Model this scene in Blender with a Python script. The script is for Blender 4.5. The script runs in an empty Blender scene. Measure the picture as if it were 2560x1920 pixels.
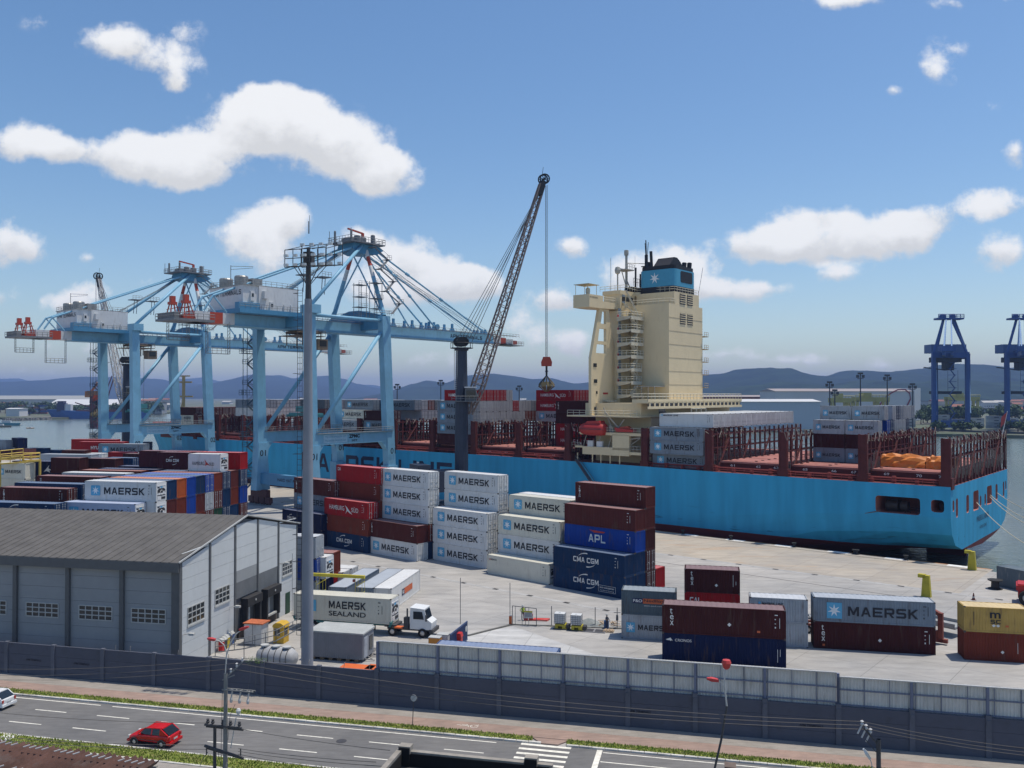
import bpy, bmesh, math, random
from mathutils import Vector, Matrix
R = math.radians
SC = bpy.context.scene
COL = SC.collection

# ---------------------------------------------------------------- camera, sky, sun, exposure
CAM_H = 27.3
FPX = 2150.0
PITCH = math.atan(28 / FPX)
cam = bpy.data.cameras.new('camera'); cam.lens = FPX / 2560 * 36; cam.sensor_width = 36
cam.clip_start = .5; cam.clip_end = 60000
camo = bpy.data.objects.new('camera', cam); COL.objects.link(camo)
camo.location = (0, 0, CAM_H); camo.rotation_euler = (math.pi / 2 + PITCH, 0, 0)
SC.camera = camo
SUN_EL = R(73); SUN_AZ = math.atan2(.95, .3)          # azimuth clockwise from +Y
sun = bpy.data.lights.new('sun', 'SUN'); sun.energy = 5; sun.angle = R(.5); sun.color = (1, .92, .8)
suno = bpy.data.objects.new('sun', sun); COL.objects.link(suno)
sd = Vector((math.sin(SUN_AZ) * math.cos(SUN_EL), math.cos(SUN_AZ) * math.cos(SUN_EL), math.sin(SUN_EL)))
suno.rotation_euler = sd.to_track_quat('Z', 'Y').to_euler(); suno.location = (0, 0, 300)
SC.view_settings.view_transform = 'Standard'; SC.view_settings.look = 'None'
SC.view_settings.exposure = -.3; SC.view_settings.gamma = 1
SC.cycles.max_bounces = 5; SC.cycles.diffuse_bounces = 3; SC.cycles.glossy_bounces = 2
SC.cycles.transmission_bounces = 2; SC.cycles.volume_bounces = 0; SC.cycles.transparent_max_bounces = 8
SC.cycles.use_denoising = True


def ray(u, v):
    a = (u - 1280) / FPX; b = (960 - v) / FPX
    return a, math.cos(PITCH) - b * math.sin(PITCH), math.sin(PITCH) + b * math.cos(PITCH)


def G(u, v, z=0.):
    d = ray(u, v); t = (z - CAM_H) / d[2]
    return d[0] * t, d[1] * t


def D(u, v, y):
    """the point seen at (u, v) whose depth is y"""
    d = ray(u, v); t = y / d[1]
    return d[0] * t, y, CAM_H + d[2] * t


# sky: physical sky plus cumulus banks set out by direction
world = bpy.data.worlds.new('World'); SC.world = world; world.use_nodes = True
wn = world.node_tree.nodes; wl = world.node_tree.links; wn.clear()


def nd(t, nodes=wn, **k):
    n = nodes.new(t)
    for a, b in k.items():
        if a[0] == 'i' and a[1:].isdigit():
            n.inputs[int(a[1:])].default_value = b
        else:
            setattr(n, a, b)
    return n


def math_n(op, a, b=None, nodes=wn, links=wl, clamp=False):
    n = nodes.new('ShaderNodeMath'); n.operation = op; n.use_clamp = clamp
    for i, x in enumerate((a, b)):
        if x is None: continue
        if isinstance(x, (int, float)): n.inputs[i].default_value = x
        else: links.new(x, n.inputs[i])
    return n.outputs[0]


sky = nd('ShaderNodeTexSky', sky_type='NISHITA', sun_disc=False, sun_elevation=SUN_EL, sun_rotation=SUN_AZ,
         altitude=0, air_density=1.0, dust_density=.8, ozone_density=1.4)
tc = nd('ShaderNodeTexCoord')
sep = nd('ShaderNodeSeparateXYZ'); wl.new(tc.outputs['Generated'], sep.inputs[0])
ysafe = math_n('MAXIMUM', sep.outputs[1], .05)
px_ = math_n('DIVIDE', sep.outputs[0], ysafe); pz_ = math_n('DIVIDE', sep.outputs[2], ysafe)
comb = nd('ShaderNodeCombineXYZ'); wl.new(px_, comb.inputs[0]); wl.new(pz_, comb.inputs[1])
# warp
nz1 = nd('ShaderNodeTexNoise', noise_dimensions='3D'); nz1.inputs['Scale'].default_value = 15; nz1.inputs['Detail'].default_value = 9
nz1.inputs['Roughness'].default_value = .62
wl.new(comb.outputs[0], nz1.inputs['Vector'])
nz2 = nd('ShaderNodeTexNoise'); nz2.inputs['Scale'].default_value = 46; nz2.inputs['Detail'].default_value = 6; nz2.inputs['Roughness'].default_value = .6
wl.new(comb.outputs[0], nz2.inputs['Vector'])
# (u, v, radius u, radius v, strength) of each bank in photograph pixels, turned into directions
BANKS = [(255, 100, 90, 48, .7), (340, 130, 95, 52, .8), (430, 170, 80, 55, .8), (440, 215, 45, 35, .7),
         (330, 95, 70, 40, .5), (455, 85, 60, 50, .35),
         (40, 350, 75, 52, .9), (135, 362, 65, 50, .85), (190, 380, 70, 42, .8), (300, 385, 100, 62, 1), (410, 400, 130, 80, 1), (520, 390, 130, 72, .9),
         (470, 440, 90, 50, .9), (600, 300, 120, 90, 1.1), (700, 290, 120, 95, 1.2), (790, 340, 140, 95, 1.2), (880, 380, 130, 85, 1.1),
         (960, 430, 95, 60, 1.1), (930, 470, 60, 40, .7), (700, 245, 95, 45, .8),
         (590, 585, 90, 60, .8), (690, 570, 95, 70, .9), (660, 640, 110, 50, .7), (730, 540, 55, 50, .7), (870, 610, 80, 50, .7), (930, 600, 60, 40, .7),
         (1010, 640, 80, 65, .9), (1110, 690, 110, 55, .95), (1180, 720, 90, 55, .9), (1200, 700, 70, 45, .8), (960, 700, 150, 70, .7), (1040, 735, 140, 45, .6),
         (20, 600, 70, 65, .9), (80, 620, 60, 40, .7), (0, 745, 50, 40, .7), (215, 645, 26, 24, .65), (200, 740, 85, 50, .8), (160, 770, 60, 40, .6),
         (355, 705, 40, 22, .4), (1425, 615, 52, 32, .95), (1380, 740, 90, 42, .7), (1420, 760, 80, 30, .6), (1340, 850, 130, 45, .5), (1440, 850, 60, 50, .75),
         (1560, 690, 70, 65, .85), (1650, 660, 100, 65, .95), (1720, 690, 90, 65, .8), (1790, 730, 130, 35, .7), (1900, 720, 110, 32, .6),
         (1870, 620, 120, 55, .85), (1960, 610, 130, 60, .95), (2080, 600, 130, 62, .95), (2200, 590, 130, 62, .95), (2290, 570, 95, 55, .9),
         (1990, 540, 90, 38, .65), (2080, 535, 70, 38, .6), (2350, 530, 140, 45, .65), (2480, 500, 110, 40, .6), (2100, 680, 110, 28, .55),
         (2500, 625, 100, 52, .95), (2540, 375, 40, 45, .8), (2340, 190, 60, 60, .52), (2320, 160, 45, 40, .45), (2380, 120, 70, 40, .3), (2230, 222, 28, 20, .5),
         (2140, 0, 150, 26, .75), (2380, 5, 60, 22, .45), (2500, 0, 60, 20, .4), (2500, 270, 70, 40, .25),
         (1820, 885, 90, 26, .6), (1985, 900, 120, 20, .55), (2200, 915, 60, 24, .65), (60, 930, 120, 18, .3), (240, 870, 160, 35, .35), (1100, 900, 160, 30, .35),
         (640, 790, 120, 30, .3), (90, 55, 50, 30, .2), (720, 850, 130, 40, .35), (1290, 800, 90, 40, .5), (460, 880, 120, 30, .3)]
field = None; under = None; seq = comb.outputs[0]
for (u, v, ru, rv, st) in BANKS:
    dx, dy, dz = ray(u, v)
    sub = nd('ShaderNodeVectorMath', operation='SUBTRACT'); wl.new(seq, sub.inputs[0]); sub.inputs[1].default_value = (dx / dy, dz / dy, 0)
    mul = nd('ShaderNodeVectorMath', operation='MULTIPLY'); wl.new(sub.outputs[0], mul.inputs[0]); mul.inputs[1].default_value = (FPX / ru / 1.25, FPX / rv / 1.25, 0)
    ln = nd('ShaderNodeVectorMath', operation='LENGTH'); wl.new(mul.outputs[0], ln.inputs[0])
    q = math_n('MULTIPLY', math_n('SUBTRACT', 1., ln.outputs['Value'], clamp=True), st)
    field = q if field is None else math_n('ADD', field, q)
    sy = nd('ShaderNodeSeparateXYZ'); wl.new(mul.outputs[0], sy.inputs[0]); w_ = math_n('MULTIPLY', q, sy.outputs[1]); under = w_ if under is None else math_n('ADD', under, w_)
    sq = nd('ShaderNodeVectorMath', operation='MULTIPLY_ADD'); cq = nd('ShaderNodeCombineXYZ'); wl.new(field, cq.inputs[0]); wl.new(under, cq.inputs[1]); wl.new(cq.outputs[0], sq.inputs[0])
    sq.inputs[1].default_value = (1e-9, 1e-9, 0); wl.new(comb.outputs[0], sq.inputs[2]); seq = sq.outputs[0]
lowness = math_n('DIVIDE', under, math_n('MAXIMUM', field, .001))
field = math_n('MINIMUM', field, .95)
nn = math_n('ADD', math_n('MULTIPLY', math_n('SUBTRACT', nz1.outputs['Fac'], .5), 1.95), math_n('MULTIPLY', math_n('SUBTRACT', nz2.outputs['Fac'], .5), .5))
dens = math_n('ADD', field, nn)
mr = nd('ShaderNodeMapRange', interpolation_type='SMOOTHSTEP'); wl.new(dens, mr.inputs[0])
mr.inputs[1].default_value = .2; mr.inputs[2].default_value = .78
has = nd('ShaderNodeMapRange', interpolation_type='SMOOTHSTEP'); wl.new(field, has.inputs[0]); has.inputs[1].default_value = .01; has.inputs[2].default_value = .16
cover = math_n('MULTIPLY', mr.outputs[0], has.outputs[0])
gate = nd('ShaderNodeMapRange'); wl.new(sep.outputs[1], gate.inputs[0]); gate.inputs[1].default_value = .3; gate.inputs[2].default_value = .45
cover = math_n('MULTIPLY', cover, gate.outputs[0])
# cloud colour: white with soft grey in the thick lower middle
shade = nd('ShaderNodeMapRange', interpolation_type='SMOOTHSTEP'); wl.new(math_n('ADD', lowness, math_n('MULTIPLY', math_n('SUBTRACT', nz1.outputs['Fac'], .5), 1.6)), shade.inputs[0])
shade.inputs[1].default_value = -.42; shade.inputs[2].default_value = .12; shade.inputs[3].default_value = .76; shade.inputs[4].default_value = 1.
cc = nd('ShaderNodeMix', data_type='RGBA', blend_type='MULTIPLY'); cc.inputs[0].default_value = 1
cc.inputs[6].default_value = (8.2, 8.25, 8.35, 1); wl.new(shade.outputs[0], cc.inputs[7])
mixc = nd('ShaderNodeMix', data_type='RGBA')
hsv = nd('ShaderNodeHueSaturation'); hsv.inputs['Saturation'].default_value = 1.2; hsv.inputs['Value'].default_value = 1.15
wl.new(sky.outputs[0], hsv.inputs['Color'])
wl.new(math_n('MULTIPLY', cover, .96), mixc.inputs[0]); wl.new(hsv.outputs[0], mixc.inputs[6]); wl.new(cc.outputs[2], mixc.inputs[7])
bg = nd('ShaderNodeBackground'); wl.new(mixc.outputs[2], bg.inputs[0]); bg.inputs[1].default_value = .145
wo = nd('ShaderNodeOutputWorld'); wl.new(bg.outputs[0], wo.inputs[0])

# ---------------------------------------------------------------- helpers
random.seed(7)
MATS = {}


def mat(name, col, rough=.6, var=.12, scale=1.5, metal=0., bump=0., bscale=20., spec=.4, objcol=False, dirt=None, streak=False, alpha=None):
    if name in MATS: return MATS[name]
    m = bpy.data.materials.new(name); m.use_nodes = True; MATS[name] = m
    N = m.node_tree.nodes; L = m.node_tree.links
    p = N['Principled BSDF']; p.inputs['Roughness'].default_value = rough; p.inputs['Metallic'].default_value = metal
    p.inputs['Specular IOR Level'].default_value = spec
    t = N.new('ShaderNodeTexCoord'); oi = N.new('ShaderNodeObjectInfo')
    ad = N.new('ShaderNodeVectorMath'); ad.operation = 'ADD'
    L.new(t.outputs['Object'], ad.inputs[0])
    ml = N.new('ShaderNodeVectorMath'); ml.operation = 'SCALE'; L.new(oi.outputs['Random'], ml.inputs['Scale']); ml.inputs[0].default_value = (37, 91, 53)
    L.new(ml.outputs[0], ad.inputs[1])
    n = N.new('ShaderNodeTexNoise'); n.inputs['Scale'].default_value = scale; n.inputs['Detail'].default_value = 6; n.inputs['Roughness'].default_value = .65
    L.new(ad.outputs[0], n.inputs['Vector'])
    mr = N.new('ShaderNodeMapRange'); L.new(n.outputs['Fac'], mr.inputs[0]); mr.inputs[1].default_value = .3; mr.inputs[2].default_value = .7
    mr.inputs[3].default_value = 1 - var; mr.inputs[4].default_value = 1 + var
    mx = N.new('ShaderNodeMix'); mx.data_type = 'RGBA'; mx.blend_type = 'MULTIPLY'; mx.inputs[0].default_value = 1
    if objcol: L.new(oi.outputs['Color'], mx.inputs[6])
    else: mx.inputs[6].default_value = (*col, 1)
    L.new(mr.outputs[0], mx.inputs[7])
    out = mx.outputs[2]
    if dirt or streak:
        n2 = N.new('ShaderNodeTexNoise'); n2.inputs['Detail'].default_value = 5; n2.inputs['Scale'].default_value = 1.
        mp = N.new('ShaderNodeMapping'); mp.inputs['Scale'].default_value = (2.2, 2.2, .35) if streak else (1, 1, 1)
        L.new(ad.outputs[0], mp.inputs[0]); L.new(mp.outputs[0], n2.inputs['Vector'])
        m2 = N.new('ShaderNodeMapRange'); L.new(n2.outputs['Fac'], m2.inputs[0]); m2.inputs[1].default_value = .56; m2.inputs[2].default_value = .74
        m2.inputs[3].default_value = 0; m2.inputs[4].default_value = .55
        mx2 = N.new('ShaderNodeMix'); mx2.data_type = 'RGBA'; L.new(m2.outputs[0], mx2.inputs[0]); L.new(out, mx2.inputs[6])
        mx2.inputs[7].default_value = (*(dirt or (.1, .06, .04)), 1); out = mx2.outputs[2]
    L.new(out, p.inputs['Base Color'])
    if bump:
        nb = N.new('ShaderNodeTexNoise'); nb.inputs['Scale'].default_value = bscale; nb.inputs['Detail'].default_value = 4
        L.new(t.outputs['Object'], nb.inputs['Vector'])
        b = N.new('ShaderNodeBump'); b.inputs['Strength'].default_value = bump; b.inputs['Distance'].default_value = .05
        L.new(nb.outputs['Fac'], b.inputs['Height']); L.new(b.outputs[0], p.inputs['Normal'])
    if alpha is not None: p.inputs['Alpha'].default_value = alpha
    return m


class MB:
    """collects faces, then links them as ONE mesh object"""
    def __init__(s): s.v = []; s.f = []; s.m = []; s.mi = 0

    def quad(s, *pts):
        k = len(s.v); s.v += [tuple(p) for p in pts]; s.f.append(tuple(range(k, k + len(pts)))); s.m.append(s.mi); return s

    def box(s, x0, y0, z0, x1, y1, z1):
        k = len(s.v)
        s.v += [(x0, y0, z0), (x1, y0, z0), (x1, y1, z0), (x0, y1, z0), (x0, y0, z1), (x1, y0, z1), (x1, y1, z1), (x0, y1, z1)]
        s.f += [tuple(k + i for i in q) for q in ((3, 2, 1, 0), (4, 5, 6, 7), (0, 1, 5, 4), (1, 2, 6, 5), (2, 3, 7, 6), (3, 0, 4, 7))]
        s.m += [s.mi] * 6; return s

    def cb(s, c, d): return s.box(c[0] - d[0] / 2, c[1] - d[1] / 2, c[2] - d[2] / 2, c[0] + d[0] / 2, c[1] + d[1] / 2, c[2] + d[2] / 2)

    def beam(s, a, b, w, h=None, w2=None, h2=None, up=(0, 0, 1)):
        """rectangular bar from a to b"""
        a = Vector(a); b = Vector(b); h = h or w; w2 = w2 or w; h2 = h2 or h
        d = (b - a).normalized(); u = Vector(up)
        if abs(d.dot(u)) > .98: u = Vector((0, 1, 0))
        x = d.cross(u).normalized(); z = x.cross(d)
        k = len(s.v)
        for c, ww, hh in ((a, w, h), (b, w2, h2)):
            for i, j in ((-1, -1), (1, -1), (1, 1), (-1, 1)): s.v.append(tuple(c + x * i * ww / 2 + z * j * hh / 2))
        s.f += [tuple(k + i for i in q) for q in ((0, 1, 2, 3), (7, 6, 5, 4), (0, 4, 5, 1), (1, 5, 6, 2), (2, 6, 7, 3), (3, 7, 4, 0))]
        s.m += [s.mi] * 6; return s

    def tube(s, a, b, r, n=8, r2=None, cap=True):
        a = Vector(a); b = Vector(b); r2 = r if r2 is None else r2
        d = (b - a).normalized(); u = Vector((0, 0, 1)) if abs(d.z) < .9 else Vector((0, 1, 0))
        x = d.cross(u).normalized(); y = d.cross(x); k = len(s.v)
        for c, rr in ((a, r), (b, r2)):
            for i in range(n):
                t = 2 * math.pi * i / n; s.v.append(tuple(c + x * math.cos(t) * rr + y * math.sin(t) * rr))
        for i in range(n):
            j = (i + 1) % n; s.f.append((k + i, k + n + i, k + n + j, k + j)); s.m.append(s.mi)
        if cap: s.f += [tuple(k + i for i in range(n)), tuple(k + n + i for i in reversed(range(n)))]; s.m += [s.mi] * 2
        return s

    def path(s, pts, r, n=6):
        for a, b in zip(pts[:-1], pts[1:]): s.tube(a, b, r, n)
        return s

    def lathe(s, prof, c=(0, 0, 0), n=16, axis='z'):
        k = len(s.v)
        for (r, h) in prof:
            for i in range(n):
                t = 2 * math.pi * i / n; x, y = r * math.cos(t), r * math.sin(t)
                p = (x, y, h) if axis == 'z' else (h, x, y) if axis == 'x' else (x, h, y)
                s.v.append((c[0] + p[0], c[1] + p[1], c[2] + p[2]))
        for q in range(len(prof) - 1):
            for i in range(n):
                j = (i + 1) % n; s.f.append((k + q * n + i, k + q * n + j, k + (q + 1) * n + j, k + (q + 1) * n + i)); s.m.append(s.mi)
        return s

    def prism(s, poly, lo, hi, axis='z'):
        """polygon in the plane across axis, extruded lo..hi"""
        k = len(s.v); n = len(poly)
        f = {'z': lambda p, h: (p[0], p[1], h), 'y': lambda p, h: (p[0], h, p[1]), 'x': lambda p, h: (h, p[0], p[1])}[axis]
        for h in (lo, hi): s.v += [f(p, h) for p in poly]
        s.f += [tuple(k + i for i in reversed(range(n))), tuple(k + n + i for i in range(n))]; s.m += [s.mi] * 2
        for i in range(n):
            j = (i + 1) % n; s.f.append((k + i, k + j, k + n + j, k + n + i)); s.m.append(s.mi)
        return s

    def add(s, md, M=None):
        """merge (verts, faces) data"""
        k = len(s.v); s.v += [tuple(M @ Vector(v)) if M is not None else tuple(v) for v in md[0]]
        s.f += [tuple(k + i for i in f) for f in md[1]]; s.m += [s.mi] * len(md[1]); return s

    def rail(s, pts, h=1.1, r=.035, step=1.6, n=4, mid=True):
        """handrail over a polyline of deck points"""
        for a, b in zip(pts[:-1], pts[1:]):
            a = Vector(a); b = Vector(b); l = (b - a).length; k = max(1, round(l / step))
            for i in range(k + 1):
                p = a.lerp(b, i / k); s.tube(p, p + Vector((0, 0, h)), r, n, cap=False)
            for z in (h, h * .52) if mid else (h,): s.tube(a + Vector((0, 0, z)), b + Vector((0, 0, z)), r, n, cap=False)
        return s

    def mesh(s, name, mats, smooth=False):
        me = bpy.data.meshes.new(name); me.from_pydata(s.v, [], s.f)
        for m in (mats if isinstance(mats, (list, tuple)) else [mats]): me.materials.append(m)
        me.polygons.foreach_set('material_index', s.m)
        if smooth: me.polygons.foreach_set('use_smooth', [True] * len(s.f))
        me.update()
        bm = bmesh.new(); bm.from_mesh(me); bmesh.ops.recalc_face_normals(bm, faces=bm.faces); bm.to_mesh(me); bm.free()
        return me

    def build(s, name, mats, parent=None, loc=None, rz=0, smooth=False, label=None):
        o = bpy.data.objects.new(name, s.mesh(name, mats, smooth)); COL.objects.link(o)
        if parent is not None: o.parent = parent
        if loc is not None: o.location = loc
        if rz: o.rotation_euler.z = rz
        if label: o['label'] = label
        return o


def tag(o, label=None, cat=None, group=None, kind=None):
    if label: o['label'] = label
    if cat: o['category'] = cat
    if group: o['group'] = group
    if kind: o['kind'] = kind
    return o


def thing(name, label, cat, loc=(0, 0, 0), rz=0, group=None):
    o = bpy.data.objects.new(name, None); COL.objects.link(o); o.empty_display_size = .5
    o.location = loc; o.rotation_euler.z = rz
    return tag(o, label, cat, group)


def copy_tree(o, parent=None):
    kids = list(o.children)
    c = o.copy(); COL.objects.link(c)
    if parent is not None: c.parent = parent
    for ch in kids: copy_tree(ch, c)
    return c


def inst(name, me, parent=None, loc=None, color=None, label=None, rz=None, scale=None):
    o = bpy.data.objects.new(name, me); COL.objects.link(o)
    if parent is not None: o.parent = parent
    if loc is not None: o.location = loc
    if color is not None: o.color = (*color, 1)
    if label: o['label'] = label
    if rz is not None: o.rotation_euler.z = rz
    if scale is not None: o.scale = scale
    return o


_T = {}


def glyphs(text, bold=.012):
    """a word as flat (verts, faces) in the x-z plane, its box normalised to 1 x 1"""
    k = (text, bold)
    if k in _T: return _T[k]
    c = bpy.data.curves.new('t', 'FONT'); c.body = text; c.offset = bold; c.resolution_u = 3; c.fill_mode = 'BOTH'
    o = bpy.data.objects.new('t', c); me = bpy.data.meshes.new_from_object(o)
    vs = [v.co.copy() for v in me.vertices]; fs = [tuple(p.vertices) for p in me.polygons]
    bpy.data.objects.remove(o); bpy.data.curves.remove(c); bpy.data.meshes.remove(me)
    x0 = min(v.x for v in vs); x1 = max(v.x for v in vs); y0 = min(v.y for v in vs); y1 = max(v.y for v in vs)
    _T[k] = ([((v.x - x0) / (x1 - x0), 0, (v.y - y0) / (y1 - y0)) for v in vs], fs)
    return _T[k]


def word(mb, text, x, z, w, h, y=-.012, bold=.012):
    g = block(text) if bold >= .03 and all(c in STROKE or c == ' ' for c in text) else glyphs(text, min(bold, .02)); mb.add(([(x + a * w, y, z + c * h) for a, b, c in g[0]], g[1])); return mb


def word_x(mb, text, yy, z, w, h, x, bold=.012, flip=1):
    """a word on a plane of constant x, read from +x (flip 1) or -x"""
    g = glyphs(text, bold); mb.add(([(x, yy + flip * a * w, z + c * h) for a, b, c in g[0]], g[1])); return mb


def star(mb, cx, cz, r, y=-.02, n=7, r2=.38):
    k = len(mb.v); p = []
    for i in range(2 * n):
        t = math.pi / 2 + math.pi * i / n; q = r if i % 2 == 0 else r * r2
        p.append((cx + q * math.cos(t), y, cz + q * math.sin(t)))
    mb.v += [(cx, y, cz)] + p
    for i in range(2 * n): mb.f.append((k, k + 1 + (i + 1) % (2 * n), k + 1 + i)); mb.m.append(mb.mi)
    return mb


STROKE = dict(
 M=[[(0, 0), (0, 1), (.24, 1), (.5, .42), (.76, 1), (1, 1), (1, 0), (.8, 0), (.8, .66), (.58, .12), (.42, .12), (.2, .66), (.2, 0)]],
 A=[[(0, 0), (.37, 1), (.5, 1), (.5, .78), (.36, .42), (.5, .42), (.5, .24), (.29, .24), (.2, 0)], [(1, 0), (.8, 0), (.71, .24), (.5, .24), (.5, .42), (.64, .42), (.5, .78), (.5, 1), (.63, 1)]],
 E=[[(0, 0), (0, 1), (1, 1), (1, .8), (.22, .8), (.22, .6), (.93, .6), (.93, .41), (.22, .41), (.22, .2), (1, .2), (1, 0)]],
 R=[[(0, 0), (0, 1), (.22, 1), (.22, 0)], [(.22, 1), (.87, 1), (1, .87), (1, .5), (.88, .36), (.22, .36), (.22, .55), (.78, .55), (.78, .8), (.22, .8)], [(.45, .36), (.72, .36), (1, 0), (.74, 0)]],
 P=[[(0, 0), (0, 1), (.22, 1), (.22, 0)], [(.22, 1), (.87, 1), (1, .87), (1, .45), (.88, .32), (.22, .32), (.22, .52), (.78, .52), (.78, .8), (.22, .8)]],
 S=[[(0, .2), (0, 0), (.86, 0), (1, .13), (1, .48), (.86, .6), (.22, .6), (.22, .8), (.98, .8), (.98, 1), (.14, 1), (0, .87), (0, .53), (.14, .41), (.78, .41), (.78, .2)]],
 K=[[(0, 0), (0, 1), (.22, 1), (.22, .62), (.72, 1), (1, 1), (.48, .55), (1, 0), (.7, 0), (.33, .43), (.22, .36), (.22, 0)]],
 L=[[(0, 0), (0, 1), (.22, 1), (.22, .2), (1, .2), (1, 0)]], I=[[(0, 0), (0, 1), (1, 1), (1, 0)]],
 N=[[(0, 0), (0, 1), (.24, 1), (.78, .32), (.78, 1), (1, 1), (1, 0), (.76, 0), (.22, .68), (.22, 0)]],
 D=[[(0, 0), (0, 1), (.22, 1), (.22, 0)], [(.22, 1), (.8, 1), (1, .8), (1, .2), (.8, 0), (.22, 0), (.22, .2), (.72, .2), (.78, .27), (.78, .73), (.72, .8), (.22, .8)]],
 C=[[(0, .15), (0, .85), (.15, 1), (1, 1), (1, .79), (.24, .79), (.22, .21), (1, .21), (1, 0), (.15, 0)]],
 G=[[(0, .15), (0, .85), (.15, 1), (1, 1), (1, .79), (.24, .79), (.22, .21), (.78, .21), (.78, .38), (.5, .38), (.5, .56), (1, .56), (1, 0), (.15, 0)]],
 T=[[(.38, 0), (.38, .8), (0, .8), (0, 1), (1, 1), (1, .8), (.62, .8), (.62, 0)]])


def block(text):
    """wide block capitals, the word's box normalised to 1 x 1"""
    k = ('#', text)
    if k in _T: return _T[k]
    v = []; f = []; x = 0.
    for c in text:
        if c == ' ': x += .5; continue
        w = {'I': .24, 'M': 1.15, 'L': .85}.get(c, 1.)
        for p in STROKE[c]: n = len(v); v += [(x + a * w, 0, b) for a, b in p]; f.append(tuple(range(n, n + len(p))))
        x += w + .2
    x -= .2; _T[k] = ([(a / x, 0, c) for a, b, c in v], f)
    return _T[k]


def arc(mb, cx, cz, rx, rz_, t0, t1, w, y=-.012, n=8):
    for i in range(n):
        a = R(t0 + (t1 - t0) * i / n); b = R(t0 + (t1 - t0) * (i + 1) / n)
        wa = w * (.3 + .7 * i / n); wb = w * (.3 + .7 * (i + 1) / n)
        mb.quad((cx + rx * math.cos(a), y, cz + rz_ * math.sin(a)), (cx + rx * math.cos(b), y, cz + rz_ * math.sin(b)),
                (cx + (rx - wb) * math.cos(b), y, cz + (rz_ - wb) * math.sin(b)), (cx + (rx - wa) * math.cos(a), y, cz + (rz_ - wa) * math.sin(a)))
    return mb


# frames: the wall / road / warehouse grid and the quay / ship grid
WO = Vector((-50.211, 84.702)); WYAW = R(13.06)
WX = Vector((math.cos(WYAW), -math.sin(WYAW))); WY = Vector((math.sin(WYAW), math.cos(WYAW)))
QO = Vector((71.97, 141.31)); QYAW = R(40)
QX = Vector((math.cos(QYAW), -math.sin(QYAW))); QY = Vector((math.sin(QYAW), math.cos(QYAW)))


def WF(k, d, z=0.): p = WO + WX * k + WY * d; return (p.x, p.y, z)
def QF(s, p, z=0.): q = QO - QX * s + QY * p; return (q.x, q.y, z)
def toW(x, y): d = Vector((x, y)) - WO; return d.dot(WX), d.dot(WY)
def u_on(u, d):
    """the wall-grid k of the point at distance d behind the wall line that is seen in column u"""
    r = (u - 1280) / FPX; o = WO + WY * d
    return (r * o.y - o.x) / (WX.x - r * WX.y)
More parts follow.
